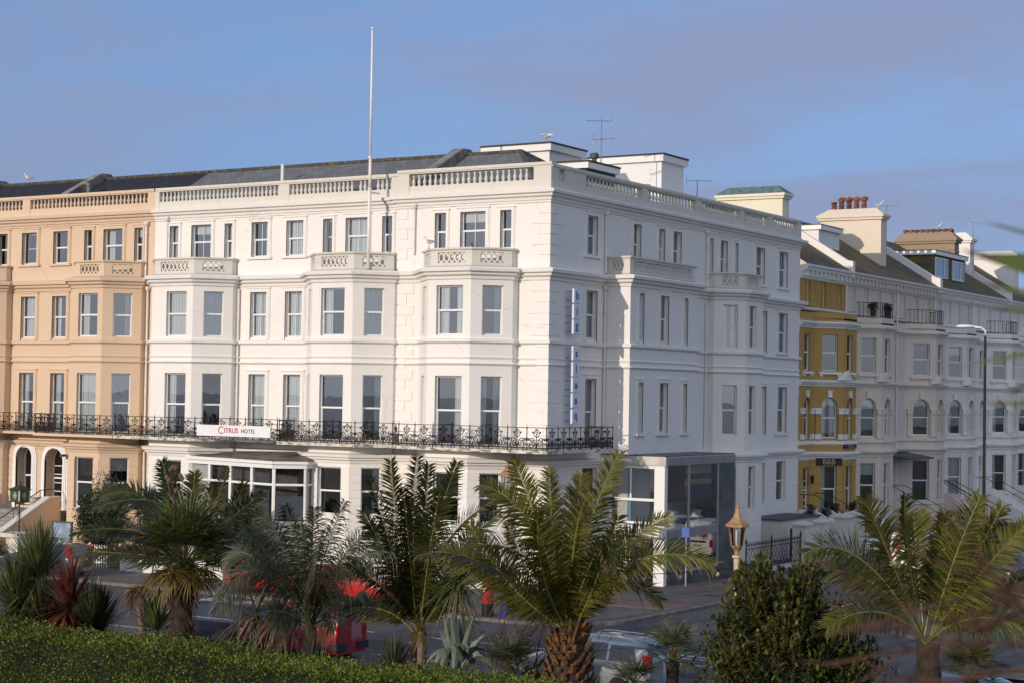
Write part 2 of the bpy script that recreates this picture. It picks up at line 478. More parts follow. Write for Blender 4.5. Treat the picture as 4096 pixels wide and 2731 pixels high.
def balustrade(root, a, b, z, m, n_bal, piers=(), pierw=.5, budget=None, skip=(), name='balustrade', h=.72, dz=0.0):
    """parapet run: plinth, piers, coping; balusters are sub-parts"""
    u, n, l = frame_of(a, b)
    mb = MB()
    mb.fbox(a,u,n, 0, l, -.28, .02, z-.42, z+.02)
    for c, w in piers:
        mb.fbox(a,u,n, c-w/2, c+w/2, -.30, .045, z-.40, z+h-.17)
    mb.fbox(a,u,n, -.02, l+.02, -.30, .05, z+h-.19, z+h-.13); mb.fbox(a,u,n, -.05, l+.05, -.33, .09, z+h-.13, z+h)
    o = mb.build(name, m, root)
    me = baluster_mesh(m); spans = []
    edges = [0.0] + [x for c, w in sorted(piers) for x in (c-w/2, c+w/2)] + [l]
    for k in range(0, len(edges), 2):
        if edges[k+1]-edges[k] > .4: spans.append((edges[k], edges[k+1]))
    tot = sum(e-s for s, e in spans); merged = MB(); idx = 0
    for s, e in spans:
        k = max(2, round(n_bal*(e-s)/tot))
        for i in range(k):
            t = s+(e-s)*(i+.5)/k; idx += 1
            if idx in skip: continue
            p = (a[0]+u[0]*t-n[0]*.13, a[1]+u[1]*t-n[1]*.13, z+.015)
            if budget is None or budget[0] > 0:
                if budget: budget[0] -= 1
                c = bpy.data.objects.new('baluster', me); COL.objects.link(c); c.parent = o; c.location = p
            else: merged.lathe(p[0], p[1], BAL_PROF, 10, z=p[2])
    if merged.v:
        r = merged.build('baluster_row', m, o, smooth=True); r['kind'] = 'stuff'
    return o

def pierced_parapet(root, poly, z, h, m, name='balcony_parapet', th=.2, holes=5):
    """bay-top balcony wall with panels of interlaced rings cut through it"""
    mb = MB()
    for i in range(len(poly)-1):
        a, b = poly[i], poly[i+1]; u, n, l = frame_of(a, b)
        if l < .7:
            mb.fbox(a,u,n, 0, l, -th, 0, z, z+h-.1); continue
        e = min(.38, l*.25); za, zb = z+.2, z+h-.2
        mb.fbox(a,u,n, .006, e, -th, 0, z, z+h-.1); mb.fbox(a,u,n, l-e, l-.006, -th, 0, z, z+h-.1)
        mb.fbox(a,u,n, e, l-e, -th, 0, z, za); mb.fbox(a,u,n, e, l-e, -th, 0, zb, z+h-.1)
        k = max(3, round((l-2*e)/.26)); w = (l-2*e)/k
        for j in range(k):
            c = e+w*(j+.5); K = 10; R = w*.56; r2 = w*.33; H = (zb-za)/2
            out = [(c+R*cos(2*pi*q/K), (za+zb)/2+H*1.02*sin(2*pi*q/K)) for q in range(K)]
            inn = [(c+r2*cos(2*pi*q/K), (za+zb)/2+H*.66*sin(2*pi*q/K)) for q in range(K)]
            ring(mb, a, u, n, out, inn, -th*.7+.003*(j%2), -.05+.003*(j%2))
    mb.sweep(poly, [(-th-.06,z+h-.1),(.06,z+h-.1),(.09,z+h-.06),(.09,z+h),(-th-.06,z+h)])
    return mb.build(name, m, root)

# ---- cast-iron balcony railing
def spiral(c, r0, r1, a0, turns, K=14):
    return [(c[0]+(r0+(r1-r0)*k/K)*cos(a0+2*pi*turns*k/K), c[1]+(r0+(r1-r0)*k/K)*sin(a0+2*pi*turns*k/K)) for k in range(K+1)]
def rail_panel_mesh(w, h, m, name):
    """one scrollwork panel in local x (along) / z"""
    b = MB(); c = w/2
    def T(pts, r=.013): r *= 1.55; b.tube([(p[0], 0, p[1]) for p in pts], r, 4, cap=False)
    T([(0,.12),(w,.12)], .014)
    for s in (-1, 1):
        T(spiral((c+s*.15,.27), .135, .03, pi/2 if s>0 else pi/2, -s*1.35)); T(spiral((c+s*.15,.27), .06, .05, 0, 1), .010)
        T([(c+s*.02,.13),(c+s*.05,.30),(c+s*.10,.44),(c+s*.19,.53),(c+s*.28,.50),(c+s*.30,.43),(c+s*.26,.40)])
        T([(c+s*.30,.14),(c+s*.34,.30),(c+s*.30,.40)]); T([(c+s*.30,.50),(min(max(c+s*.5,0),w),.50)], .011)
        T([(c+s*.10,.60),(c+s*.16,.72),(c+s*.08,.84),(c,.86)]); T([(c,.56),(c+s*.10,.60)])
        T([(c+s*.13,.74),(c+s*.22,.78)], .02); T(spiral((c+s*.40,.24),.09,.02,0,s*1.4,10), .012)
        T([(c+s*.42,.40),(c+s*.36,.47),(c+s*.45,.45)], .016)
    T([(c,.13),(c,.55)]); T(spiral((c,.74),.05,.05,0,1,8), .012); T([(c,.60),(c,.70)]); T([(c-.06,.93),(c,.86),(c+.06,.93)])
    T(spiral((c,.06),.05,.05,0,1,8), .010)
    for k in (.18,.82): T(spiral((w*k,.06),.045,.045,0,1,8), .010)
    me = bpy.data.meshes.new(name); me.from_pydata(b.v, [], b.f); me.materials.append(m)
    return me
RAILM = {}
def railing(root, poly, z, m, H=.98, knobs=False, step=.92):
    """scrollwork railing along a polyline: rails + posts, panels as sub-parts"""
    mb = MB()
    for i in range(len(poly)-1):
        a, b = poly[i], poly[i+1]; u, n, l = frame_of(a, b)
        mb.fbox(a,u,n, 0, l, -.02, .02, z+H-.03, z+H); mb.fbox(a,u,n, 0, l, -.02, .02, z+.08, z+.12)
    o = mb.build('railing', m, root)
    for i in range(len(poly)-1):
        a, b = poly[i], poly[i+1]; u, n, l = frame_of(a, b)
        k = max(1, round(l/step)); w = l/k
        if 'p' not in RAILM:
            pb = MB(); pb.lathe(0,0,[(.04,0),(.04,.1),(.026,.14),(.024,.42),(.042,.46),(.042,.52),(.024,.56),(.023,.9),(.04,.94),(.03,H),(.012,H+.02),(.012,H+.10),(.0,H+.12)],6)
            me = bpy.data.meshes.new('railing_post'); me.from_pydata(pb.v,[],pb.f); me.materials.append(m); RAILM['p'] = me
            pb = MB(); pb.lathe(0,0,[(.0,H+.02),(.03,H+.05),(.034,H+.08),(.02,H+.11),(0,H+.12)],8)
            me = bpy.data.meshes.new('finial'); me.from_pydata(pb.v,[],pb.f); me.materials.append(M['upvc']); RAILM['k'] = me
        for j in range(k):
            c = bpy.data.objects.new('railing_post', RAILM['p']); COL.objects.link(c); c.parent = o
            c.location = (a[0]+u[0]*w*j, a[1]+u[1]*w*j, z)
            key = round(w, 1)
            if key not in RAILM: RAILM[key] = rail_panel_mesh(key, H, m, 'railing_panel')
            if w > .45:
                p = bpy.data.objects.new('railing_panel', RAILM[key]); COL.objects.link(p); p.parent = o
                p.location = c.location; p.rotation_euler = (0,0,atan2(u[1],u[0])); p.scale = (w/key,1,1)
            if knobs:
                f = MB(); f.lathe(c.location[0],c.location[1],[(.0,H),(.03,H+.03),(.034,H+.06),(.02,H+.09),(0,H+.10)],8,z=z)
                mb2 = f.build('finial', M['upvc'], o)
    return o

def downpipe(root, p, z0, z1, m, r=.055, hopper=True):
    mb = MB(); mb.tube([(p[0],p[1],z0),(p[0],p[1],z1)], r, 8)
    for k in range(int((z1-z0)/1.8)+1): mb.lathe(p[0],p[1],[(r+.02,0),(r+.02,.07)],8,z=z0+.4+k*1.8)
    if hopper: mb.lathe(p[0],p[1],[(r,0),(.15,.14),(.16,.28),(.13,.28)],8,z=z1-.05)
    return mb.build('downpipe', m, root, smooth=False)
# ------------------------------------------------------------------ slate
def slate_mat(name, c1, c2, axis='x', moss=None, sc=1.0, amount=.55):
    m, nt, bs, out = new_mat(name); L = nt.links.new
    tc = N(nt, 'ShaderNodeTexCoord'); sp = N(nt, 'ShaderNodeSeparateXYZ'); cb = N(nt, 'ShaderNodeCombineXYZ')
    L(tc.outputs['Object'], sp.inputs[0])
    L(sp.outputs[0 if axis == 'x' else 1], cb.inputs[0])
    mu = N(nt, 'ShaderNodeMath'); mu.operation = 'MULTIPLY'; mu.inputs[1].default_value = 1.9
    L(sp.outputs[2], mu.inputs[0]); L(mu.outputs[0], cb.inputs[1])
    br = N(nt, 'ShaderNodeTexBrick'); br.inputs['Scale'].default_value = 1.0*sc
    br.inputs['Brick Width'].default_value = .42; br.inputs['Row Height'].default_value = .30; br.inputs['Mortar Size'].default_value = .014
    br.inputs['Color1'].default_value = (*c1, 1); br.inputs['Color2'].default_value = (*c2, 1)
    br.inputs['Mortar'].default_value = (*[v*.45 for v in c1], 1); br.inputs['Bias'].default_value = 0.0
    L(cb.outputs[0], br.inputs['Vector'])
    nz = N(nt, 'ShaderNodeTexNoise'); nz.inputs['Scale'].default_value = .9; nz.inputs['Detail'].default_value = 9
    nz.inputs['Roughness'].default_value = .7; L(tc.outputs['Object'], nz.inputs['Vector'])
    mr = N(nt, 'ShaderNodeMapRange'); mr.inputs[1].default_value = .5; mr.inputs[2].default_value = .68; mr.inputs[4].default_value = amount
    L(nz.outputs['Fac'], mr.inputs[0])
    mx = N(nt, 'ShaderNodeMix'); mx.data_type = 'RGBA'; L(mr.outputs[0], mx.inputs[0])
    L(br.outputs['Color'], mx.inputs[6]); mx.inputs[7].default_value = (*(moss or tuple(v*1.5 for v in c1)), 1)
    L(mx.outputs[2], bs.inputs['Base Color']); bs.inputs['Roughness'].default_value = .75; bs.inputs['Specular IOR Level'].default_value = .2
    bp = N(nt, 'ShaderNodeBump'); bp.inputs['Strength'].default_value = .35; bp.inputs['Distance'].default_value = .03
    L(br.outputs['Fac'], bp.inputs['Height']); bp.invert = True; L(bp.outputs['Normal'], bs.inputs['Normal'])
    return m
M['slate'] = slate_mat('grey_slate', (.13,.135,.145), (.175,.178,.185))
M['slate_dark'] = slate_mat('dark_slate', (.026,.028,.034), (.036,.038,.046), amount=.2)
M['slate_side'] = slate_mat('mossy_slate', (.135,.115,.075), (.10,.085,.06), axis='y', moss=(.20,.165,.035), amount=1.0)
M['ridge'] = mat('ridge_tile', (.055,.052,.05), .8, .3, 5, col2=(.16,.13,.04), lo=.3, hi=.5)
M['render_old'] = mat('old_cement_render', (.34,.32,.29), .9, .3, 2, col2=(.12,.11,.10), bump=.3)
M['felt'] = mat('brown_roof_felt', (.20,.165,.14), .9, .3, 1.5, col2=(.06,.05,.045), lo=.35, hi=.55)
M['cladding'] = mat('dark_cladding', (.035,.037,.042), .6, .2)
M['box_white'] = render_wall('roof_box_white', (.80,.79,.76), amount=.8)

G0, G1 = 2.95, 5.13; A0, A1 = 6.34, 9.37; B0, B1 = 11.15, 13.34; C0, C1 = 15.05, 16.75

def seg(root, mb, a, b, z0, z1, wins=(), band=None, reveal=.2, e0=0, e1=0, glass=None):
    """wall segment + its windows; wins: (u0,u1,z0,z1,style)"""
    u, n, l = frame_of(a, b)
    ops = [(w[0], w[1], w[2], w[3], 'A' in w[4]) for w in wins]
    wall_seg(mb, a, b, z0, z1, ops, reveal)
    for w in wins:
        g = glass or (M['glass_dark'] if 'd' in w[4] else None)
        window(root, a, u, n, *w[:5], reveal=reveal, gm=g, name='glazed_door' if 'k' in w[4] else 'window')
        if 's' in w[4]: architrave(mb, a, u, n, w[0], w[1], w[2], w[3], .21 if w[1]-w[0] > .7 else .17, sill='S' in w[4], foot=.0 if 'S' in w[4] else .1)
    if band:
        rustic(mb, a, b, band[0], band[1], [(o[0]-.0, o[1]+.0, o[2], o[3]) for o in ops], e0=e0, e1=e1)

def fr(a, b, f0, f1):
    l = hypot(b[0]-a[0], b[1]-a[1]); return f0*l, f1*l

# ================================================================== the white hotel
hotel = thing('hotel_building', 'large white stucco corner hotel with a balustraded roofline, canted bays and an iron balcony', 'hotel', (0, 0, 0))
mb = MB()
LB = (1.2, 5.2)
P = [(-23.44,.2),(-23.3,.2),(-23.3,-.15),(-21.9,-1.55),(-19.23,-1.55),(-17.87,-.19),(-17.87,.2),
     (-13.25,.2),(-13.25,-.19),(-11.89,-1.55),(-9.53,-1.55),(-8.17,-.19),(-8.17,0),
     (-6.56,0),(-6.56,-.42),(-5.22,-1.75),(-2.95,-1.75),(-1.6,-.42),(-1.6,0),(0,0),
     (0,5),(1.35,5),(1.35,11.95),(0,11.95),(0,15.95),(.36,15.95),(1.58,17.17),(1.58,19.3),(.36,20.5),(.36,20.8),(0,20.8),(0,27.9),(-10,27.9)]
W = {}
W[3] = [(.95,2.26,B0,B1,'c'),(.95,2.30,A0,A1,'l'),(.9,2.15,G0,G1,'d')]
c = fr(P[4],P[5],.27,.77); W[4] = [(*c,B0,B1,'c'),(*c,A0,A1,'d'),(*c,G0,G1,'d')]
W[6] = [(.81,1.83,B0,B1,'scm'),(2.98,4.01,B0,B1,'scm'),(.81,1.83,A0,A1,'sc'),(2.98,4.01,A0,A1,'sc')]
c = fr(P[8],P[9],.3,.7); W[8] = [(*c,B0,B1,''),(*c,A0,A1,'')]
W[9] = [(.52,1.88,B0,B1,'l'),(.52,1.88,A0,A1,'H'),(.52,1.88,G0,G1,'d')]
c = fr(P[10],P[11],.27,.75); W[10] = [(*c,B0,B1,'c'),(*c,A0,A1,'dr'),(*c,G0,G1,'dr')]
c = fr(P[14],P[15],.3,.7); W[14] = [(*c,B0,B1,''),(*c,A0,A1,'')]
W[15] = [(.45,1.86,B0,B1,'lr'),(.45,1.86,A0,A1,'r'),(.45,1.80,G0,G1,'d')]
c = fr(P[16],P[17],.27,.77); W[16] = [(*c,B0,B1,'r'),(*c,A0,A1,'dlr'),(*c,G0,G1,'d')]
W[19] = [(3.2,4.25,B0,B1,'sc'),(3.2,4.25,A0,A1,'sc'),(3.15,4.5,2.9,5.35,'d')]
W[21] = [(.82,1.30,B0,B1,'sc'),(2.95,3.82,B0,B1,'sc'),(5.42,5.85,B0,B1,'sc'),(.82,1.30,6.9,9.25,'sSc'),(2.95,3.82,6.9,9.25,'sSc'),(5.42,5.85,6.9,9.25,'sSc')]
c = fr(P[25],P[26],.28,.74); W[25] = [(*c,B0,B1,'lr'),(*c,6.7,9.25,'S'),(*c,2.9,5.1,'c')]
c = (.45,1.3); W[26] = [(*c,B0,B1,'c'),(*c,6.7,9.25,'c'),(*c,2.9,5.1,'c')]
W[30] = [(1.9,2.5,B0,B1,'sc'),(4.04,5.31,B0,B1,'sSc'),(1.9,2.5,6.7,9.25,'sc'),(4.04,5.31,6.7,9.25,'sSc'),(1.9,2.5,2.9,5.1,'d'),(4.04,5.31,2.95,5.15,'S')]
for i in range(len(P)-1):
    l = hypot(P[i+1][0]-P[i][0], P[i+1][1]-P[i][1])
    seg(hotel, mb, P[i], P[i+1], 0, 14.0, W.get(i, ()), band=LB if l > .5 and i not in (20,21,22,31) else None)
# upper storey, one plane above the bays
T = [(-23.44,.2),(-8.17,.2),(-8.17,0),(0,0),(0,27.9),(-10,27.9)]
x0 = 23.44
u3 = [(-22.41,-21.83,'sl'),(-20.96,-19.67,'smb'),(-18.79,-18.29,'sc'),(-17.06,-16.05,'smrS'),(-14.89,-13.85,'scmS'),(-12.66,-12.10,'so'),(-11.32,-10.04,'scm'),(-9.19,-8.62,'sr')]
seg(hotel, mb, T[0], T[1], 14.0, 17.66, [(a+x0,b+x0,C0,C1,s) for a,b,s in u3])
seg(hotel, mb, T[1], T[2], 14.0, 17.66)
seg(hotel, mb, T[2], T[3], 14.0, 17.66, [(a+8.17,b+8.17,C0,C1,s) for a,b,s in ((-6.09,-5.48,'sr'),(-4.7,-3.35,'smb'),(-2.57,-1.98,'sr'))])
seg(hotel, mb, T[3], T[4], 14.0, 17.66, [(3.22,4.19,14.95,C1,'scS'),(7.68,8.45,C0-.2,C1,'sc'),(10.30,10.95,C0-.2,C1,'sc'),(11.84,12.75,C0-.2,C1,'sc'),
    (16.0,16.4,C0-.2,C1,'sc'),(17.27,18.13,C0-.2,C1,'sc'),(19.05,19.45,C0-.2,C1,'sc'),(21.75,22.9,14.75,C1,'scS'),(24.85,26.05,14.75,C1,'scS')])
seg(hotel, mb, T[4], T[5], 14.0, 17.66)
quoins(mb, (0,0), (-1,0), (0,-1), 6.3, 13.6, .95, .62); quoins(mb, (0,0), (0,1), (1,0), 6.3, 13.6, .95, .62)
quoins(mb, (0,0), (-1,0), (0,-1), 14.25, 17.0, .95, .62); quoins(mb, (0,0), (0,1), (1,0), 14.25, 17.0, .95, .62)
quoins(mb, (-8.17,0), (1,0), (0,-1), 6.3, 13.6, .95, .55); quoins(mb, (-8.17,0), (1,0), (0,-1), 14.25, 17.0, .95, .55)
mb.poly([(-23.44,.2,17.6),(-8.17,.2,17.6),(0,0,17.6),(0,27.9,17.6),(-10,27.9,17.6),(-23.44,14,17.6)], 0)
hw = mb.build('wall', [M['white'], M['room']], hotel)
tb = MB()
course(tb, P, 10.82, 10.98, .13); course(tb, P, 10.16, 10.24, .05); course(tb, P, 9.88, 9.96, .10)
cornice(tb, P, 5.62, .85)
cornice(tb, P, 13.96, 1.05)
tb.build('string_course', M['white_trim'], hotel)
tb = MB(); cornice(tb, T, 17.46, .95); tb.sweep(T, [(0,17.0),(.05,17.03),(.05,17.1),(0,17.12)]); tb.build('roof_cornice', M['white_trim'], hotel)
# flat lead tops of the bays
for q in ((2,3,4,5),(8,9,10,11),(14,15,16,17),(25,26,27,28)):
    fm = MB(); pts = [P[k] for k in q]
    fm.prism([(p[0],p[1]) for p in pts][::-1] if False else [(p[0],p[1]) for p in pts], 14.05, 14.18); fm.build('bay_roof', M['lead'], hotel)
fm = MB(); fm.box(0.0,5.0,14.05,1.35,11.95,14.18); fm.build('bay_roof', M['lead'], hotel)
def inset(q, d):
    return [(P[k][0]+ex, P[k][1]+ey) for k, ex, ey in q]
for pts in ([(-23.2,.12),(-23.2,-.12),(-21.86,-1.44),(-19.27,-1.44),(-17.98,-.15),(-17.98,.15)],
            [(-13.14,.15),(-13.14,-.15),(-11.85,-1.44),(-9.57,-1.44),(-8.28,-.15),(-8.28,-.02)],
            [(-6.45,0),(-6.45,-.38),(-5.18,-1.64),(-2.99,-1.64),(-1.71,-.38),(-1.71,0)],
            [(0,5.1),(1.25,5.1),(1.25,11.85),(0,11.85)],
            [(0,16.05),(.32,16.05),(1.48,17.21),(1.48,19.26),(.3,20.4),(0,20.4)]):
    pierced_parapet(hotel, pts, 14.14, .86, M['white_parapet'])
# roof balustrade
BUD = [100]
balustrade(hotel, (-23.44,.2), (-8.17,.2), 17.98, M['white_parapet'], 54, [(.12,.3),(8.35,.62),(15.0,.5)], budget=BUD, skip=(46,49,50))
balustrade(hotel, (-8.17,0), (.02,0), 18.02, M['white_parapet'], 22, [(.3,.6),(7.75,.9)], budget=BUD, h=.78, skip=(22,))
balustrade(hotel, (0,0.04), (0,27.9), 18.0, M['white_parapet'], 66, [(.3,.6),(2.05,1.9),(8.75,.55),(14.6,.55),(19.9,.55),(23.6,.55),(27.6,.6)], budget=BUD)
# balcony slab and railing
S = [(-23.6,-2.3),(-18.3,-2.3),(-17.3,-.85),(-13.5,-.85),(-13.2,-2.35),(-8.7,-2.35),(-8.2,-1.6),(-7.3,-1.45),(-6.5,-2.1),(-5.4,-2.42),(1.45,-2.42),(1.45,3.6)]
sm = MB()
inner = [(0,3.6),(0,0),(-8.17,0),(-8.17,.2),(-23.6,.2)]
sm.prism(S+inner, 6.10, 6.24); sm.build('balcony_slab', M['slab'], hotel)
Si = [(-23.55,-2.2),(-18.35,-2.2),(-17.4,-.77),(-13.45,-.77),(-13.12,-2.25),(-8.75,-2.25),(-8.25,-1.5),(-7.3,-1.35),(-6.5,-2.0),(-5.4,-2.32),(1.35,-2.32),(1.35,3.5),(.1,3.5)]
railing(hotel, Si, 6.24, M['iron'])
for p, z0, z1, hp in (((-22.55,.12),14.1,17.0,True),((-7.2,-.08),14.9,17.0,True),((.09,5.0-.09),6.3,13.4,True),((.09,4.9),14.2,16.85,True),((.08,15.6),6.0,13.4,False),((.08,15.62),14.2,16.9,True),((-17.75,.1),6.3,13.5,False)):
    downpipe(hotel, p, z0, z1, M['pipe_white'], hopper=hp)
# conservatory on the front
cons = MB(); glz = []
CP = [(-19.3,-1.5),(-12.8,-3.0),(-11.62,-2.1),(-11.62,-1.5)]
for i in range(3):
    a, b = CP[i], CP[i+1]; u, n, l = frame_of(a, b)
    cons.fbox(a,u,n, 0, l, -.2, 0, 0, 2.5, 0)
    cons.fbox(a,u,n, -.03, l+.03, -.2, .05, 2.5, 2.6, 0)
    cons.fbox(a,u,n, -.05, l+.05, -.2, .06, 5.02, 5.36, 0); cons.fbox(a,u,n, -.1, l+.1, .06, .17, 5.22, 5.33, 0)
    ns = (4, 1, 1)[i]
    for k in range(ns+1):
        x = l*k/ns; cons.fbox(a,u,n, max(x-.09,0), min(x+.09,l), -.14, .0, 2.6, 5.02, 0)
    cons.fbox(a,u,n, .0, l, -.12, -.02, 4.22, 4.32, 0)
co = cons.build('conservatory', M['upvc'], hotel)
rf = MB()
rf.add([(-19.5,-1.5,5.37),(-12.78,-3.16,5.37),(-11.5,-2.18,5.37),(-11.5,-1.4,5.37),(-17.9,-.1,5.62),(-13.3,-.1,5.72),(-11.9,-1.5,5.6),(-19.2,-1.5,5.45)],
       [(0,1,5,4),(1,2,6,5),(2,3,6),(0,4,7)], 0); rf.build('conservatory_roof', M['felt'], co)
for i in range(3):
    a, b = CP[i], CP[i+1]; u, n, l = frame_of(a, b); ns = (4,1,1)[i]
    for k in range(ns):
        pm = MB(); xa, xb = l*k/ns+.09, l*(k+1)/ns-.09
        q = lambda x, z, d: (a[0]+u[0]*x+n[0]*d, a[1]+u[1]*x+n[1]*d, z)
        pm.quad(q(xa,2.6,-.07), q(xb,2.6,-.07), q(xb,5.02,-.07), q(xa,5.02,-.07)); pm.build('pane', M['glass_dark'], co)
        if (i, k) in ((0,0),(1,0)):
            bm_ = MB(); zb = 2.65 if i == 0 else 2.65; zt = 5.0 if i == 0 else 3.75
            bm_.quad(q(xa,zb,-.18), q(xb,zb,-.18), q(xb,zt,-.18), q(xa,zt,-.18)); bm_.build('blind', M['blind'], co)
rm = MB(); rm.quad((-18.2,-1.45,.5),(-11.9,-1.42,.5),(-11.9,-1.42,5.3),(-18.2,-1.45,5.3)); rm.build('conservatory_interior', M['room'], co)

# ---- roofs
def roof(name, root, pts, m):
    b = MB()
    for f in pts: b.poly(f)
    return b.build(name, m, root)
rz, ry = 20.1, 5.0
roof('roof', hotel, [[(-24.1,.75,17.72),(-8.3,.75,17.72),(-8.3,ry,rz),(-24.1,ry,rz)],[(-24.1,ry,rz),(-8.3,ry,rz),(-8.3,9.2,17.7),(-24.1,9.2,17.7)],
    [(-7.7,.75,17.72),(-.9,.75,17.72),(-4.65,ry,rz),(-7.7,ry,rz)],[(-.9,.75,17.72),(-.9,9.2,17.72),(-4.65,ry,rz)],[(-7.7,ry,rz),(-4.65,ry,rz),(-.9,9.2,17.72),(-7.7,9.2,17.72)]], M['slate'])
rb = MB()
def ridge_tiles(b, p, q, k):
    p, q = V(p), V(q)
    for i in range(k):
        a, c = p.lerp(q, i/k), p.lerp(q, (i+.96)/k)
        b.tube([a, c], .13, 8)
for p_, q_, k_ in (((-24,ry,rz),(-8.3,ry,rz),34),((-7.7,ry,rz),(-4.65,ry,rz),7),((-4.65,ry,rz),(-.9,.75,17.75),12),((-4.65,ry,rz),(-.9,9.2,17.75),12)):
    rb = MB(); ridge_tiles(rb, p_, q_, k_); rb.build('ridge', M['ridge'], hotel)
def party(root, x, w=.45, ztop=20.42, y0=.8, z0=17.9):
    b = MB(); pts = [(y0,z0-.6),(y0,z0+.45),(ry-.35,ztop-.02),(ry+.3,ztop),(9.5,18.2),(9.5,17.0)]
    for s0, s1 in ((x-w/2, x+w/2),):
        vs = [(s0,p[0],p[1]) for p in pts]+[(s1,p[0],p[1]) for p in pts]; k = len(pts)
        b.add(vs, [tuple(range(k-1,-1,-1)), tuple(range(k,2*k))]+[(i,(i+1)%k,k+(i+1)%k,k+i) for i in range(k)])
    return b.build('party_wall', M['render_old'], root)
party(hotel, -8.0, .55)
sb = MB(); sb.box(-24.15,9.0,18.2,-23.5,9.6,20.75); sb.box(-16.2,9.0,18.2,-14.9,9.8,20.9); sb.build('rear_parapet', M['render_old'], hotel)
vp = MB(); vp.tube([(-17.2,2.6,18.6),(-17.2,2.6,19.9)], .09, 8); vp.build('vent_pipe', M['pipe_white'], hotel)
# rooftop plant rooms
def roof_box(x0, y0, x1, y1, z0, z1, fascia=.5, dark=0.0):
    b = MB()
    b.box(x0+.18,y0+.18,z0,x1-.18,y1-.18,z1-.1,0); b.box(x0,y0,z1-fascia,x1,y1,z1-.09,0); b.box(x0-.03,y0-.03,z1-.09,x1+.03,y1+.03,z1,1)
    if dark: b.box(x0+.17,y0+.17,z0,x1-.17,y1-.17,z1-fascia-.004,1)
    return b.build('plant_room', [M['box_white'], M['cladding']], hotel)
roof_box(-8.9,8.0,-4.8,11.6,17.6,21.0,.42)
roof_box(-6.6,14.6,-2.0,17.5,17.6,21.1,.42)
roof_box(-5.2,6.8,-2.0,10.0,17.6,19.8,.38,dark=1)
fl = MB(); fl.lathe(-3.7,10.4,[(.12,0),(.12,.75),(.22,.78),(.24,.95),(.18,1.05)],12,z=19.6); fl.build('flue_cap', M['lead'], hotel)

# ================================================================== peach neighbour
cream = thing('terrace_building', 'peach painted stucco seafront building with arched entrance, left of the white hotel', 'building', (-30, 0, 0))
mb = MB()
Q = [(-48,.2),(-38.64,.2),(-38.64,-.2),(-37.29,-1.55),(-35.0,-1.55),(-33.65,-.2),(-33.65,.2),
     (-28.75,.2),(-28.75,-.19),(-27.4,-1.55),(-25.26,-1.55),(-23.9,-.19),(-23.9,.2),(-23.44,.2)]
W = {}
W[3] = [(.5,1.8,B0,B1,'l'),(.5,1.8,A0,A1,'c'),(.5,1.8,G0-.5,G1,'b')]
c = fr(Q[4],Q[5],.27,.76); W[4] = [(*c,B0,B1,'r'),(*c,A0,A1,'c'),(*c,G0-.5,G1,'b')]
W[6] = [(.72,1.80,B0,B1,'sc'),(3.05,4.08,B0,B1,'sl'),(.72,1.80,A0-.1,A1-.05,'sl'),(3.05,4.08,A0-.1,A1-.05,'sl'),(.70,1.88,2.3,5.42,'A'),(2.85,4.18,2.2,5.38,'Akn')]
W[9] = [(.46,1.80,B0,B1,'l'),(.46,1.80,A0,A1-.05,'c'),(.46,1.75,G0-.42,G1-.05,'H')]
c = fr(Q[10],Q[11],.27,.76); W[10] = [(*c,B0,B1,'r'),(*c,A0,A1-.05,'c'),(*c,G0-.42,G1-.05,'bd')]
for i in range(len(Q)-1):
    l = hypot(Q[i+1][0]-Q[i][0], Q[i+1][1]-Q[i][1])
    deep = .55 if i == 6 else .2
    if i == 6:
        u, n, l_ = frame_of(Q[6], Q[7])
        wall_seg(mb, Q[6], Q[7], 0, 5.6, [(w[0],w[1],w[2],w[3],True) for w in W[6][4:]], .55)
        for w in W[6][4:]: window(cream, Q[6], u, n, *w[:5], reveal=.55, name='glazed_door' if 'k' in w[4] else 'window', gm=M['glass_dark'])
        rustic(mb, Q[6], Q[7], 1.3, 5.0, [(w[0]-.33,w[1]+.33,w[2]-1,w[3]+.4) for w in W[6][4:]])
        seg(cream, mb, Q[6], Q[7], 5.6, 14.0, W[6][:4])
        for w in W[6][4:]:
            tbm = MB()
            for k, (e, d) in enumerate(((.30,.07),(.21,.11),(.12,.14))):
                zb = w[2]-(.35 if k == 0 else .34)
                ring(tbm, Q[6], u, n, arch_pts(w[0]-e,w[1]+e,zb,w[3]+e), arch_pts(w[0],w[1],zb,w[3]), 0.004, d, closed=False)
            tbm.build('arch_surround', M['upvc'], cream)
        mb.fbox(Q[6],u,n, .6,1.98,-.5,.06,2.18,2.3)
    else:
        seg(cream, mb, Q[i], Q[i+1], 0, 14.0, W.get(i, ()), band=(1.3,5.0) if l > .5 else None)
TC = [(-48,.2),(-23.44,.2)]
seg(cream, mb, *TC, 14.0, 17.66, [(a+48,b+48,C0,C1,s) for a,b,s in ((-36.2,-34.95,'sr'),(-34.85,-34.07,'s'),(-32.97,-31.86,'soS'),(-30.62,-29.56,'srS'),(-28.36,-27.8,'sr'),(-26.99,-25.65,'sl'),(-24.82,-24.25,'sb'))])
mb.poly([(-48,.2,17.6),(-23.44,.2,17.6),(-23.44,14,17.6),(-48,14,17.6)])
mb.build('wall', [M['cream'], M['room']], cream)
tb = MB()
course(tb, Q, 10.82, 10.98, .13); course(tb, Q, 10.16, 10.24, .05); course(tb, Q, 9.88, 9.96, .10)
cornice(tb, Q, 5.62, .85); cornice(tb, Q, 13.96, 1.05)
tb.build('string_course', M['cream_trim'], cream)
tb = MB(); cornice(tb, TC, 17.46, .95); tb.sweep(TC, [(0,17.0),(.05,17.03),(.05,17.1),(0,17.12)]); tb.build('roof_cornice', M['cream_trim'], cream)
for q in ((2,3,4,5),(8,9,10,11)):
    fm = MB(); fm.prism([Q[k] for k in q], 14.05, 14.18); fm.build('bay_roof', M['lead'], cream)
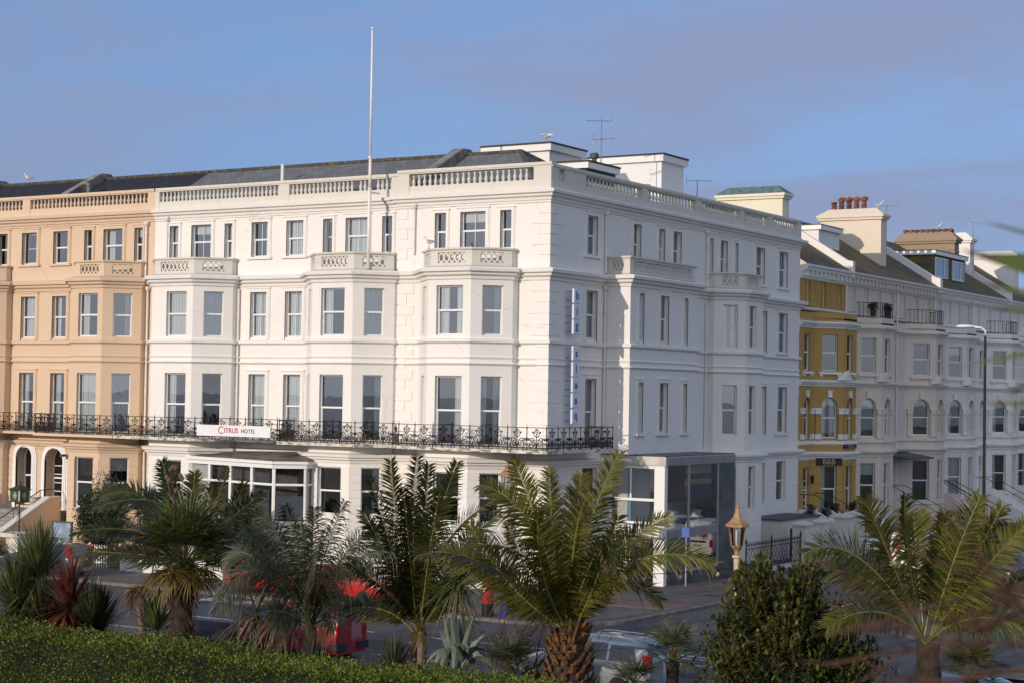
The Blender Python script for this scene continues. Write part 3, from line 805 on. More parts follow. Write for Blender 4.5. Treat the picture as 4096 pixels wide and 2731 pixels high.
for pts in ([(-38.53,.15),(-38.53,-.15),(-37.25,-1.44),(-35.04,-1.44),(-33.76,-.15),(-33.76,.15)],
            [(-28.64,.15),(-28.64,-.15),(-27.36,-1.44),(-25.3,-1.44),(-24.01,-.15),(-24.01,.15)]):
    pierced_parapet(cream, pts, 14.14, .86, M['cream_trim'])
balustrade(cream, (-48,.2), (-23.46,.2), 17.98, M['cream_trim'], 84, [(7.6,.5),(15.3,.55),(24.3,.45)], budget=[100])
S2 = [(-48,-.7),(-39.3,-.7),(-38.9,-2.3),(-33.3,-2.3),(-33.1,-.75),(-29.5,-.75),(-29.2,-2.3),(-23.65,-2.3)]
sm = MB(); sm.prism(S2+[(-23.65,.2),(-48,.2)], 6.10, 6.23); sm.build('balcony_slab', M['cream_trim'], cream)
railing(cream, [(-48,-.62),(-39.35,-.62),(-38.95,-2.2),(-33.35,-2.2),(-33.15,-.67),(-29.45,-.67),(-29.12,-2.2),(-23.72,-2.2)], 6.23, M['iron'], knobs=True)
downpipe(cream, (-23.75,.08), 6.3, 13.5, M['pipe_white']); downpipe(cream, (-23.95,.1), 14.2, 16.8, M['pipe_white']); downpipe(cream, (-23.75,.08), .5, 5.6, M['pipe_white'], hopper=False)
roof('roof', cream, [[(-48,.75,17.72),(-24.1,.75,17.72),(-24.1,ry,rz),(-48,ry,rz)],[(-48,ry,rz),(-24.1,ry,rz),(-24.1,9.2,17.7),(-48,9.2,17.7)]], M['slate_dark'])
rb = MB(); ridge_tiles(rb, (-48,ry,rz), (-24.1,ry,rz), 48); rb.build('ridge', M['ridge'], cream)
party(cream, -31.9, .5); party(cream, -40.2, .5)
vb = MB(); vb.lathe(-30.6,2.6,[(.11,0),(.11,.9),(.17,.95),(.17,1.1)],10,z=18.5); vb.build('vent_pipe', M['render_old'], cream)
cam_ = MB(); cam_.tube([(-28.75,.1,5.05),(-28.7,-.25,5.05)], .03, 6); cam_.box(-29.05,-.55,4.98,-28.9,-.2,5.1); cam_.box(-28.78,-.4,4.85,-28.62,-.2,5.08)
cam_.build('security_camera', M['lead'], cream)
# ================================================================== side-street terrace
M['ochre'] = render_wall('ochre_stucco', (.47,.295,.095), dirt=(.16,.11,.05), amount=1.5)
M['ochre_trim'] = render_wall('white_stucco_dressing', (.80,.79,.77), amount=.6)
M['ivory'] = render_wall('ivory_stucco', (.70,.62,.53), amount=1.3)
M['ivory_trim'] = render_wall('ivory_stucco_dressing', (.73,.67,.59), amount=1.4)
M['sash'] = mat('painted_sash', (.80,.80,.79), .5, .03)
M['sign_black'] = mat('black_sign_board', (.012,.012,.013), .35, .1)
M['gold'] = mat('gold_leaf', (.55,.42,.18), .4, .1, metal=.4)
M['terracotta'] = mat('terracotta_pot', (.30,.095,.05), .8, .3, 3, col2=(.06,.04,.036), lo=.4, hi=.6)
M['brick_old'] = render_wall('brown_cement_stack', (.33,.25,.17), dirt=(.12,.09,.06), amount=1.2)
M['concrete'] = mat('grey_concrete', (.33,.33,.32), .85, .2, 2, bump=.2)

M['white2'] = render_wall('older_white_stucco', (.72,.69,.65), amount=1.5)
def terrace_house(label, y0, y1, ys, w, yf, wall, trim, name='terrace_house', porch=None, blind=''):
    """one house of the terrace: canted bay from ys, three floors, bracketed eaves, slate roof"""
    h = thing(name, label, 'guesthouse' if name == 'guesthouse' else 'house', (0, (y0+y1)/2, 0))
    p = [(0,y0),(0,ys),(w,ys+w),(w,yf),(0,yf+w),(0,y1)]
    if yf+w > y1-.05: p = p[:4]+[(w-(y1-yf-.02),y1-.02),(0,y1)]
    mb = MB(); tm = MB(); rs = random.Random(int(y0*10))
    top = 13.6
    for i in range(len(p)-1):
        a, b = p[i], p[i+1]; u, n, l = frame_of(a, b)
        win = []
        if i == 1: c = fr(a, b, .27, .80)
        elif i == 2: c = (l*.25, l*.25+.95)
        elif i == 0 and l > 1.6: c = (l-1.5, l-.55)
        elif i == 4 and l > 1.6: c = (.7, 1.6)
        else: c = None
        if c:
            win = [(*c,10.26,12.36,'S' if i != 2 else ''),(*c,6.37,8.71,'A'),(*c,2.1,4.78,'d')]
            win = [(*x_[:4], x_[4]+rs.choice(['','l','r','lr','b','c',''])) if 'k' not in x_[4] else x_ for x_ in win]
            if i == 1 and 'B' in blind: win[0] = (*c,10.26,12.36,'HS')
            if i in (0, 4): win[2] = (c[0], c[1], 2.1, 4.7, 'kdn')
        ops = [(x[0],x[1],x[2],x[3],'A' in x[4]) for x in win]
        wall_seg(mb, a, b, 0, top if 0 < i < 4 else 13.9, ops, .2)
        for x in win:
            window(h, a, u, n, *x[:5], fm=M['sash'], gm=M['glass_dark'], name='door' if 'k' in x[4] else 'window')
        if l > .5: rustic(mb, a, b, .9, 5.15, ops, h=.46)
        for x in win:
            if 'A' in x[4]:
                r = .17
                ring(mb, a, u, n, arch_pts(x[0]-r,x[1]+r,8.0,x[3]+r), arch_pts(x[0],x[1],8.0,x[3]), .004, .05, closed=False)
                cx = (x[0]+x[1])/2
                tm.fbox(a,u,n, cx-.13,cx+.13, 0,.13, x[3]+.02,x[3]+.42)
                for s0, s1 in ((x[0]-.42,x[0]-.05),(x[1]+.05,x[1]+.42)):
                    s0 = max(s0, .02); s1 = min(s1, l-.02)
                    if s1 <= s0: continue
                    mb.fbox(a,u,n, s0+.03,s1-.03, 0,.09, 6.5,7.8)
                    tm.fbox(a,u,n, s0,s1, 0,.16, 7.76,8.0); tm.fbox(a,u,n, s0-.02,s1+.02, 0,.19, 8.0,8.1); tm.fbox(a,u,n, s0,s1, 0,.13, 6.3,6.6)
            elif x[2] > 10: tm.fbox(a,u,n, x[0]-.22,x[1]+.22, 0,.14, 10.06,10.2); tm.fbox(a,u,n,x[0]-.15,x[0]+.02,0,.1,9.94,10.06); tm.fbox(a,u,n,x[1]-.02,x[1]+.15,0,.1,9.94,10.06)
            elif x[2] < 3 and 'k' not in x[4]: tm.fbox(a,u,n, x[0]-.2,x[1]+.2, 0,.16, 1.92,2.08)
    # upper wall, small windows, in the main plane
    a, b = (0,y0), (0,y1); u, n, l = frame_of(a, b)
    k = 3 if l < 8 else 4; wins = []
    for q in range(k):
        c = l*(q+.5)/k; wins.append((c-.22, c+.22, 13.98, 15.35, ''))
    wall_seg(mb, a, b, 13.6, 16.1, [x[:4] for x in wins], .14)
    for x in wins: window(h, a, u, n, *x, reveal=.14, fm=M['sash'], gm=M['glass_dark'])
    for q in range(k):
        for s in (-.32, .32):
            mb.fbox(a,u,n, l*(q+.5)/k+s-.07, l*(q+.5)/k+s+.07, 0, .07, 13.95, 15.45)
        for z in (14.3, 14.6, 14.9, 15.2): mb.fbox(a,u,n, l*(q+1)/k-.16 if q < k-1 else l-.3, l*(q+1)/k+.16 if q < k-1 else l, 0, .03, z, z+.2)
    mb.prism([p[1],p[2],p[3],p[4]], 13.2, 13.3)
    mb.build('wall', [wall, M['room']], h)
    course(tm, p, 6.0, 6.2, .12); course(tm, p, 5.15, 5.25, .06); cornice(tm, p, 5.45, .75); cornice(tm, p, 9.6, .7); cornice(tm, p[:1]+p[1:], 12.95, .75); course(tm, [a,b], 13.72, 13.84, .12)
    # pediment over the bay return
    c = (p[2][0], p[2][1])
    pu, pn, pl = frame_of(p[2], p[3])
    for s in ((-.65,.65),):
        tm.add([(c[0]+.3,c[1]-.5,9.72),(c[0]+.3,c[1]+.75,9.72),(c[0]+.3,c[1]+.12,10.25),(c[0]-.2,c[1]-.5,9.72),(c[0]-.2,c[1]+.75,9.72),(c[0]-.2,c[1]+.12,10.25)],
               [(0,1,2),(3,5,4),(0,2,5,3),(1,4,5,2),(0,3,4,1)])
    # bracketed eaves
    tm.sweep([a,b], [(0,15.45),(.08,15.48),(.08,15.62),(.14,15.66),(.14,15.86),(.42,15.95),(.46,16.1),(.56,16.14),(.58,16.26),(.40,16.30),(0,16.2)])
    nb = int(l/.62)
    for q in range(nb): tm.fbox(a,u,n, l*(q+.5)/nb-.08, l*(q+.5)/nb+.08, .1, .40, 15.6, 15.95)
    tm.build('cornice', trim, h)
    roof('roof', h, [[(.45,y0,16.27),(.45,y1,16.27),(-5.6,y1,20.1),(-5.6,y0,20.1)],[(-5.6,y0,20.1),(-5.6,y1,20.1),(-11,y1,16.2),(-11,y0,16.2)]], M['slate_side'])
    downpipe(h, (.08,y1-.25), .5, 15.6, M['pipe_white'] if name != 'guesthouse' else M['ochre_trim'], .06, hopper=False)
    # raised entrance steps down to the pavement
    d0, d1 = (y0+.3, min(ys-.1, y0+2.2)) if ys-y0 > 1.6 else (yf+w+.1, min(yf+w+1.9, y1-.1))
    st = MB()
    for k in range(9): st.box(.0, d0, 0, 1.0+.32*(9-k), d1, .2*(k+1)-.0)
    for yy in (d0-.18, d1):
        st.add([(0,yy,0),(4.0,yy,0),(4.0,yy,.75),(1.0,yy,2.35),(0,yy,2.35)]+[(0,yy+.18,0),(4.0,yy+.18,0),(4.0,yy+.18,.75),(1.0,yy+.18,2.35),(0,yy+.18,2.35)],
               [(4,3,2,1,0),(5,6,7,8,9),(0,1,6,5),(1,2,7,6),(2,3,8,7),(3,4,9,8),(4,0,5,9)])
    st.build('entrance_steps', wall if name != 'guesthouse' else trim, h)
    hr = MB()
    for yy in (d0-.09, d1+.09): hr.tube([(4.0,yy,.7),(4.0,yy,1.6),(1.0,yy,3.2),(.1,yy,3.2)], .025, 6)
    hr.build('handrail', M['iron'], h)
    return h, p

gh, gp = terrace_house('ochre yellow guesthouse with white dressings and a black B&B board, beside the white hotel', 27.92, 35.1, 30.13, 1.3, 33.5, M['ochre'], M['ochre_trim'], 'guesthouse')
ha, pa = terrace_house('ivory terrace house next to the yellow guesthouse with a potted iron balcony', 35.1, 44.0, 36.4, 1.3, 39.8, M['ivory'], M['ivory_trim'])
hb, pb_ = terrace_house('ivory terrace house with a pale roller blind and an empty iron balcony', 44.0, 51.3, 45.53, 1.55, 48.9, M['ivory'], M['ivory_trim'], blind='B')
hc, pc = terrace_house('white terrace house below the wide mossy dormer', 51.3, 59.6, 53.0, 1.3, 56.4, M['white2'], M['white_trim'])
hd, pd = terrace_house('white terrace house behind the tall street light, below the white painted chimney', 59.6, 67.6, 62.9, 1.45, 66.1, M['white'], M['white_trim'])
he, pe = terrace_house('white terrace house farthest along the side street, cut by the right edge', 67.6, 76.0, 69.4, 1.3, 72.6, M['white'], M['white_trim'])

def side_party(root, y, w=.5, m=None):
    b = MB(); pts = [(.5,15.9),(.5,16.9),(.15,16.95),(-5.4,20.42),(-6.0,20.42),(-11,16.8),(-11,15.9)]
    vs = [(p[0],y-w/2,p[1]) for p in pts]+[(p[0],y+w/2,p[1]) for p in pts]; k = len(pts)
    b.add(vs, [tuple(range(k)), tuple(range(2*k-1,k-1,-1))]+[(i,k+i,k+(i+1)%k,(i+1)%k) for i in range(k)])
    return b.build('party_wall', m or M['white'], root)
side_party(gh, 35.0, .35); side_party(hb, 51.2); side_party(hd, 67.5)

def chimney(root, x0, x1, y, z0, z1, m, th=1.0, capm=None, cap=.55, pots=0, band=None):
    b = MB(); capm = capm or m
    b.box(x0, y-th/2, z0, x1, y+th/2, z1)
    e = .22
    b.box(x0-e*.6,y-th/2-e*.6,z1-.1,x1+e*.6,y+th/2+e*.6,z1+.06); b.box(x0-e,y-th/2-e,z1+.06,x1+e,y+th/2+e,z1+.22)
    if band: b.box(x0-.04,y-th/2-.04,z1-.75,x1+.04,y+th/2+.04,z1-.66)
    o = b.build('chimney_stack', m, root)
    c = MB(); t = th/2+e
    c.add([(x0-e,y-t,z1+.22),(x1+e,y-t,z1+.22),(x1+e,y+t,z1+.22),(x0-e,y+t,z1+.22),(x0+.45,y-.18,z1+.22+cap),(x1-.45,y-.18,z1+.22+cap),(x1-.45,y+.18,z1+.22+cap),(x0+.45,y+.18,z1+.22+cap)],
          [(0,1,5,4),(1,2,6,5),(2,3,7,6),(3,0,4,7),(4,5,6,7)])
    c.build('chimney_cap', capm, o)
    for k in range(pots):
        px = x0+.75+k*.52; pm = MB()
        hh = .62 if k == 0 else .74
        pm.lathe(px, y, [(.21,0),(.21,.08),(.16,.11),(.2,.2),(.15,.28),(.2,.36),(.15,.45),(.19,hh-.12),(.15,hh-.1),(.2,hh-.08),(.2,hh)],10,z=z1+.55)
        if k: pm.tube([(px-.2,y-.02,z1+.5+hh),(px,y,z1+.64+hh),(px+.22,y,z1+.56+hh)], .13, 8)
        pm.build('chimney_pot', M['terracotta'], o)
    return o
M['patina'] = mat('blue_green_ridge_tile', (.16,.24,.25), .6, .3, 3, col2=(.07,.10,.11))
c1 = chimney(gh, -8.4, -4.1, 35.3, 15.5, 21.0, render_wall('cream_chimney', (.78,.73,.58), amount=.3), capm=M['patina'], cap=.5)
c2 = chimney(ha, -5.4, -1.2, 44.6, 16, 20.45, render_wall('ivory_chimney', (.74,.65,.53), amount=1.0), pots=5, cap=.45)
c3 = chimney(hc, -5.5, -1.2, 59.6, 16, 20.1, M['brick_old'], cap=.6, band=1)
tl = MB()
for k in range(9): tl.tube([(-5.0+k*.42,59.3,20.95),(-5.0+k*.42,59.9,20.95)], .15, 6)
tl.build('chimney_tile', M['terracotta'], c3)
c4 = chimney(hd, -4.2, -2.6, 67.6, 16, 20.8, M['white'], cap=.5); c5 = chimney(hd, -8.6, -4.6, 67.6, 16, 20.0, M['white'], cap=.3)
c6 = chimney(he, -5.6, -1.6, 76.0, 15, 20.2, M['white'], cap=.3)
# dormers
def dormer(root, x, y0, y1, z0, z1, xb, m, wins, top):
    b = MB(); b.box(xb, y0, z0-1.2, x, y1, z1, 0); b.box(xb, y0-.15, z1, x+.2, y1+.15, z1+.28, 1); b.box(xb, y0-.18, z1+.28, x+.23, y1+.18, z1+.33, 2)
    o = b.build('dormer', [m, M['upvc'], M['cladding']], root)
    for (ya, yb, za, zb) in wins:
        w = MB(); f = .09
        w.box(x+.005,ya,za,x+.07,ya+f,zb); w.box(x+.005,yb-f,za,x+.07,yb,zb); w.box(x+.005,ya+f,zb-f,x+.07,yb-f,zb); w.box(x+.005,ya+f,za,x+.07,yb-f,za+f); 
        c = ya+(yb-ya)*.7; w.box(x+.005,c-.05,za+f,x+.065,c+.05,zb-f)
        w.build('dormer_window', M['upvc'], o)
        p = MB(); p.quad((x+.03,ya,za),(x+.03,yb,za),(x+.03,yb,zb),(x+.03,ya,zb)); p.build('dormer_pane', M['glass'], o)
    return o
dormer(hc, -.9, 53.6, 60.6, 17.1, 18.75, -6, M['slate_side'], [(53.9,56.6,17.2,18.6),(57.6,60.2,17.2,18.6)], 1)
dormer(gh, -2.2, 36.0, 39.4, 18.2, 19.0, -5, M['box_white'], [], 1)
# guesthouse signs
u, n, l = frame_of(gp[1], gp[2]); a = gp[1]
sb = MB(); sb.fbox(a,u,n, .18, l-.05, .04, .10, 4.80, 5.22)
bb = sb.build('sign_board', M['sign_black'], gh)
lettering('lettering', 'B&B', .46, (a[0]+u[0]*l*.52+n[0]*.105, a[1]+u[1]*l*.52+n[1]*.105, 5.0), u, n, M['gold'], None).parent = bb
u, n, l = frame_of(gp[2], gp[3]); a = gp[2]
sb = MB(); sb.fbox(a,u,n, .05, l-.1, .04, .10, 5.78, 6.02)
bb = sb.build('sign_board', M['sign_black'], gh)
lettering('lettering', 'HOTEL', .30, (a[0]+u[0]*l*.5+n[0]*.105, a[1]+u[1]*l*.5+n[1]*.105, 5.9), u, n, M['gold'], None).parent = bb
wl = MB(); wl.tube([(.0,29.4,4.2),(.25,29.4,4.2)],.02,5); wl.lathe(.28,29.4,[(.02,0),(.11,.08),(.12,.38),(.02,.52)],6,z=3.75); wl.build('wall_lantern', M['iron'], gh)
# iron balconies on the ivory bays
def small_rail(root, pts, z, h=.95):
    b = MB()
    for i in range(len(pts)-1):
        a, c = pts[i], pts[i+1]; u, n, l = frame_of(a, c)
        b.fbox(a,u,n,0,l,-.02,.02,z+h-.04,z+h); b.fbox(a,u,n,0,l,-.02,.02,z+.08,z+.11)
        k = max(2, int(l/.28))
        for j in range(k+1): b.tube([(a[0]+u[0]*l*j/k,a[1]+u[1]*l*j/k,z),(a[0]+u[0]*l*j/k,a[1]+u[1]*l*j/k,z+h)], .016, 4)
    return b.build('balcony_railing', M['iron'], root)
small_rail(ha, [(0,pa[1][1]+.1),(1.2,pa[2][1]),(1.2,pa[3][1]),(0,pa[4][1]-.1)], 13.6)
small_rail(hb, [(0,pb_[1][1]+.1),(1.4,pb_[2][1]),(1.4,pb_[3][1]),(0,pb_[4][1]-.1)], 13.6)
small_rail(hd, [(0,pd[1][1]+.1),(1.35,pd[2][1]),(1.35,pd[3][1]),(0,pd[4][1]-.1)], 13.6)
cn = MB(); cn.add([(0,41.0,5.2),(0,45.6,5.2),(2.0,45.6,4.9),(2.0,41.0,4.9),(0,41.0,5.3),(0,45.6,5.3),(2.0,45.6,5.0),(2.0,41.0,5.0)],[(0,3,2,1),(4,5,6,7),(3,7,6,2),(0,4,7,3),(1,2,6,5)])
cn.build('porch_canopy', [M['lead']], hb)
# ------------------------------------------------------------------ ground, road, pavements
M['asphalt'] = mat('worn_asphalt', (.085,.085,.088), .85, .12, .5, col2=(.055,.055,.058), bump=.15, bscale=60, lo=.3, hi=.7)
M['paving'] = mat('grey_brown_paving', (.125,.115,.105), .85, .2, .8, col2=(.075,.07,.066), bump=.1)
M['paving_red'] = mat('red_paving', (.22,.125,.105), .85, .2, 2)
M['paving_buff'] = mat('buff_paving', (.26,.22,.16), .85, .2, 2)
M['kerb'] = mat('granite_kerb', (.24,.225,.20), .8, .25, 3, col2=(.10,.09,.08))
M['road_paint'] = mat('worn_road_paint', (.70,.70,.68), .7, .3, 3, col2=(.25,.25,.25), lo=.3, hi=.5)
M['soil'] = mat('dark_soil', (.045,.035,.025), .95, .3, 2, bump=.4)
M['grass'] = mat('lawn_green', (.06,.11,.03), .9, .3, 4, bump=.4)
def flat(name, pts, z, m, kind='structure'):
    b = MB(); b.poly([(p[0],p[1],z) for p in pts]); o = b.build(name, m); o['kind'] = kind; return o
def slab(name, pts, z0, z1, m):
    b = MB(); b.prism(pts, z0, z1, bot=False); o = b.build(name, m); o['kind'] = 'structure'; return o
flat('ground', [(-2500,-2500),(2500,-2500),(2500,2500),(-2500,2500)], -.02, mat('far_ground', (.10,.10,.085), .9, .2, .02))
flat('road', [(-200,-22.7),(200,-22.7),(200,-10.2),(24,-10.2),(16.5,-3),(16.5,140),(7.8,140),(7.8,-9),(-200,-9)], 0.0, M['asphalt'])
arc = [(4.2+3.6*sin(t), -6.2-3.6*cos(t)) for t in np.linspace(0, pi/2, 9)]
slab('pavement', [(-120,-9.8)]+arc+[(8.2,10),(8.4,140),(-14,140),(-14,2),(-120,2)], -.02, .10, M['paving'])
kb = MB(); kb.sweep([(-120,-9.8)]+arc+[(8.2,10),(8.4,140)], [(0,-.02),(.16,-.02),(.16,.11),(.14,.125),(0,.125)]); o = kb.build('kerb', M['kerb']); o['kind'] = 'structure'
def bands():
    b = MB()
    for q in ([(1.0,-9.4),(6.2,-6.2),(5.2,-5.0),(0.2,-8.2)],[(3.6,-2.6),(7.6,-2.2),(7.6,-.9),(3.6,-1.3)],[(4.6,6.0),(8.0,6.2),(8.0,8.2),(4.6,8.0)],[(4.6,12),(8.1,12.4),(8.1,14),(4.6,13.6)]):
        b.poly([(p[0],p[1],.104) for p in q])
    o = b.build('paving_strip', M['paving_red']); o['kind'] = 'structure'
    b = MB()
    for q in ([(2.4,-3.6),(7.4,-3.1),(7.4,-2.5),(2.4,-2.9)],[(-3,-9.5),(.5,-9.5),(-1,-6.5),(-4,-6.5)]): b.poly([(p[0],p[1],.1045) for p in q])
    o = b.build('paving_strip', M['paving_buff']); o['kind'] = 'structure'
bands()
slab('garden_pavement', [(-200,-25),(200,-25),(200,-22.7),(-200,-22.7)], -.02, .10, M['paving'])
slab('pavement_far_side', [(24.2,-10.4),(200,-10.4),(200,140),(16.7,140),(16.7,-2.9)], -.02, .11, M['paving'])
flat('paving_apron', [(21,-11.9),(40,-13.5),(40,-10.6),(24.2,-10.6)], .117, M['paving_buff'])
flat('lawn', [(19.6,-2.4),(26,-8.8),(60,-8.8),(60,60),(19.6,60)], .118, M['grass'])
slab('planting_bed', [(-120,-36.5),(60,-36.5),(60,-25),(-120,-25)], -.02, .26, M['soil'])
slab('promenade_path', [(-120,-48),(60,-48),(60,-36.5),(-120,-36.5)], -.02, .22, M['paving_buff'])
ml = MB()
def dash(x0, y0, x1, y1, w=.1):
    d = (x1-x0, y1-y0); l = hypot(*d); nx, ny = -d[1]/l*w/2, d[0]/l*w/2
    ml.poly([(x0+nx,y0+ny,.005),(x0-nx,y0-ny,.005),(x1-nx,y1-ny,.005),(x1+nx,y1+ny,.005)])
for k in range(-14, 6): dash(k*4.6, -15.1, k*4.6+1.9, -15.1)
dash(4.0,-15.0,11.0,-14.9,.09)
for k in range(-5, 5): dash(k*6.0-1.0, -19.5, k*6.0+1.8, -19.45, .09)
dash(9.5,-12.9,18,-13.8,.1); dash(11.8,-13.9,15.5,-13.9,.1)
for k in range(12): dash(12.2+.02*k, 2.2+k*5.0, 12.22+.02*k, 5.0+k*5.0, .12)
for k in range(5): dash(8.6+1.5*k,-9.6+.6*k,9.4+1.5*k,-9.3+.6*k,.10)
for x in (-.9,.4): dash(x,-10.9,x+1.0,-10.7,.08)
o = ml.build('road_markings', M['road_paint']); o['kind'] = 'structure'

flat('sea', [(-2400,-2400),(2400,-2400),(2400,-110),(-2400,-110)], .0, mat('grey_sea', (.10,.13,.15), .25, .1, .05, bump=.3, bscale=.4))
flat('beach', [(-400,-110),(400,-110),(400,-62),(-400,-62)], .01, mat('shingle_beach', (.30,.24,.17), .9, .2, .3))

M['patch'] = mat('fresh_tarmac_patch', (.05,.05,.052), .9, .15, 1.5); M['cover'] = mat('iron_cover', (.06,.052,.047), .6, .3, 8)
b = MB()
for x,y,w_,h_ in ((-6,-13.2,5,1.1),(9.5,-17.6,7,.9),(2.2,-18.6,2.6,2.0),(11.2,3,1.2,9),(14.4,12,1.4,6),(-1.5,-11.4,3.2,.8)): b.poly([(x,y,.0035),(x+w_,y+.1,.0035),(x+w_-.1,y+h_,.0035),(x+.05,y+h_,.0035)])
o = b.build('road_patch', M['patch']); o['kind'] = 'structure'
b = MB()
for x,y,z in ((6.5,-13.8,.006),(-3.0,-17.0,.006),(12.2,-3.5,.006),(10.6,8.0,.006),(5.2,-4.6,.106),(6.6,3.0,.106),(-6.0,-7.2,.106)): b.poly([(x-.35,y-.3,z),(x+.35,y-.3,z),(x+.35,y+.3,z),(x-.35,y+.3,z)])
o = b.build('manhole_cover', M['cover']); o['kind'] = 'structure'
# ================================================================== glazed entrance block
M['grey_panel'] = mat('grey_fascia_panel', (.30,.29,.285), .6, .12, .6)
M['pale_panel'] = mat('pale_fascia_panel', (.66,.62,.55), .6, .15, 1.5)
M['marble'] = mat('dark_marble_slab', (.13,.135,.135), .35, .3, 1.2, col2=(.05,.055,.057))
M['alu'] = mat('aluminium_frame', (.50,.51,.50), .4, .1, metal=.6)
M['blue_door'] = mat('pale_blue_panel', (.16,.40,.66), .6, .1)
M['sign_white'] = mat('white_sign_face', (.80,.81,.83), .4, .04)
M['red_ink'] = mat('red_sign_lettering', (.52,.045,.04), .5, .05)
M['navy_ink'] = mat('navy_sign_lettering', (.03,.03,.09), .5, .05)
M['shop_glass'] = glass_mat('shop_glass', .17)
ent = thing('entrance_block', 'two storey glazed hotel entrance with a grey marble pier', 'entrance', (1.7, 8, .1))
X, Y0, Y1, ZT = 3.35, 4.8, 12.15, 5.9
b = MB(); b.box(.02,Y0-.05,5.5,X+.05,Y1+.03,ZT,0); e1 = b.build('fascia', M['pale_panel'], ent)
b = MB()
for k in range(5): b.box(X+.052,Y0+k*1.47+.01,5.52,X+.075,Y0+(k+1)*1.47-.01,ZT-.03)
b.build('fascia_panel', M['grey_panel'], ent)
b = MB(); b.box(.05,Y0-.02,ZT+.003,X,Y1,ZT+.05); b.build('roof', M['lead'], ent)
b = MB(); b.box(2.95,Y0,.1,X-.02,Y0+.3,5.5); b.box(2.80,Y0+.02,.1,2.945,Y0+.15,5.5); b.box(.6,Y0+.02,5.35,2.79,Y0+.14,5.49); b.box(.6,Y0+.02,3.88,2.79,Y0+.14,4.0); b.box(1.55,Y0+.03,3.9,1.63,Y0+.13,5.35)
b.box(.6,Y0+.02,2.84,2.79,Y0+.14,2.95); b.box(.5,Y0,.1,.6,Y0+.2,5.5); b.build('window_frame', M['upvc'], ent)
b = MB(); b.box(X-.02,10.4,.1,X+.04,Y1,5.5); b.box(X-.06,Y0+.31,.1,X+.015,7.3,2.2); b.box(X-.06,7.3,.1,X+.02,10.4,.62); b.box(.3,Y1-.1,.1,X-.03,Y1-.01,5.5); b.build('marble_cladding', M['marble'], ent)
b = MB(); b.box(X-.06,Y0+.31,2.21,X+.03,10.4,2.56); b.build('floor_band', M['grey_panel'], ent)
b = MB(); b.box(X-.05,7.15,2.57,X+.03,7.27,5.5); b.box(X-.05,10.28,.63,X+.03,10.39,2.2); b.box(X-.05,10.28,2.57,X+.03,10.39,5.5); b.box(X-.05,7.31,.63,X+.03,7.4,2.2); b.box(X-.05,7.4,.63,X+.04,10.28,.74)
b.box(X-.05,Y0+.31,2.57,X+.02,10.28,2.64); b.build('mullion', M['alu'], ent)
for q in ([(X-.01,Y0+.31,2.64),(X-.01,7.15,2.64),(X-.01,7.15,5.5),(X-.01,Y0+.31,5.5)],[(X-.01,7.27,2.64),(X-.01,10.28,2.64),(X-.01,10.28,5.5),(X-.01,7.27,5.5)],
          [(X-.01,7.4,.74),(X-.01,10.28,.74),(X-.01,10.28,2.2),(X-.01,7.4,2.2)],[(.6,Y0+.08,2.95),(2.8,Y0+.08,2.95),(2.8,Y0+.08,5.35),(.6,Y0+.08,5.35)]):
    b = MB(); b.poly(q); b.build('pane', M['shop_glass'], ent)
b = MB(); b.box(.05,Y0+.4,2.45,X-.08,Y1-.15,2.55); b.box(.1,5.4,.12,.2,Y1-.2,5.45); b.box(2.2,Y0+1.9,.12,2.3,Y1-.2,2.4); b.build('interior_floor', mat('entrance_interior', (.36,.35,.32), .8, .2), ent)
b = MB(); b.box(.95,Y0+.25,2.6,1.5,Y0+.3,5.4); b.build('blue_panel', M['blue_door'], ent)
b = MB(); b.box(1.3,Y0+.9,.12,1.38,Y0+1.6,2.2); b.box(.7,Y0+.9,.12,1.3,Y0+.97,2.25); b.build('door', M['blue_door'], ent)
b = MB(); b.box(2.6,Y0+.6,3.78,2.95,10.2,3.95); b.build('counter', mat('brown_counter', (.12,.05,.02), .5, .2), ent)
ban = MB()  # coloured panel standing in for a poster reflected in the entrance glass
for k,(z0,z1,mi) in enumerate(((5.05,5.5,0),(4.80,5.05,1),(4.56,4.80,0),(4.47,4.56,2),(3.95,4.47,3))): ban.box(3.02,7.5,z0,3.05,10.2,z1,mi)
po = ban.build('reflection', [mat('reflection_cream', (.62,.58,.48), .8, .1), mat('reflection_green', (.05,.22,.13), .8, .2), mat('reflection_red', (.5,.05,.05), .8, .1), mat('reflection_blue', (.04,.08,.28), .8, .2)])
tag(po, 'cream, green and blue panel painted as a poster reflection in the entrance glass', 'reflection')
def tub_chair(loc, rz, lab):
    t = thing('tub_chair', lab, 'chair', loc, rz, 'white tub chairs inside the glazed entrance')
    b = MB(); seg_ = 12
    prof = [(.20,.05),(.30,.42),(.36,.80),(.33,.80),(.27,.46),(0,.44)]
    pts = []
    for r, z in prof:
        for k in range(seg_+1):
            a = radians(-20)+radians(220)*k/seg_; pts.append((r*cos(a), r*sin(a), z))
    fs = [(j*(seg_+1)+k, j*(seg_+1)+k+1, (j+1)*(seg_+1)+k+1, (j+1)*(seg_+1)+k) for j in range(len(prof)-1) for k in range(seg_)]
    b.add(pts, fs); o = b.build('shell', M['sign_white'], None, smooth=True); o.parent = t
    b = MB(); b.lathe(0,0,[(.30,.40),(.32,.46),(.1,.5)],12); o = b.build('seat', M['sign_white']); o.parent = t
    b = MB(); b.lathe(0,0,[(.22,0),(.22,.03),(.05,.06),(.05,.42)],12); o = b.build('pedestal', M['alu']); o.parent = t
tub_chair((2.75,9.0,2.55), radians(-60), 'white tub chair by the right pane upstairs in the glazed entrance')
tub_chair((2.75,6.6,2.55), radians(-60), 'white tub chair by the left pane upstairs in the glazed entrance')
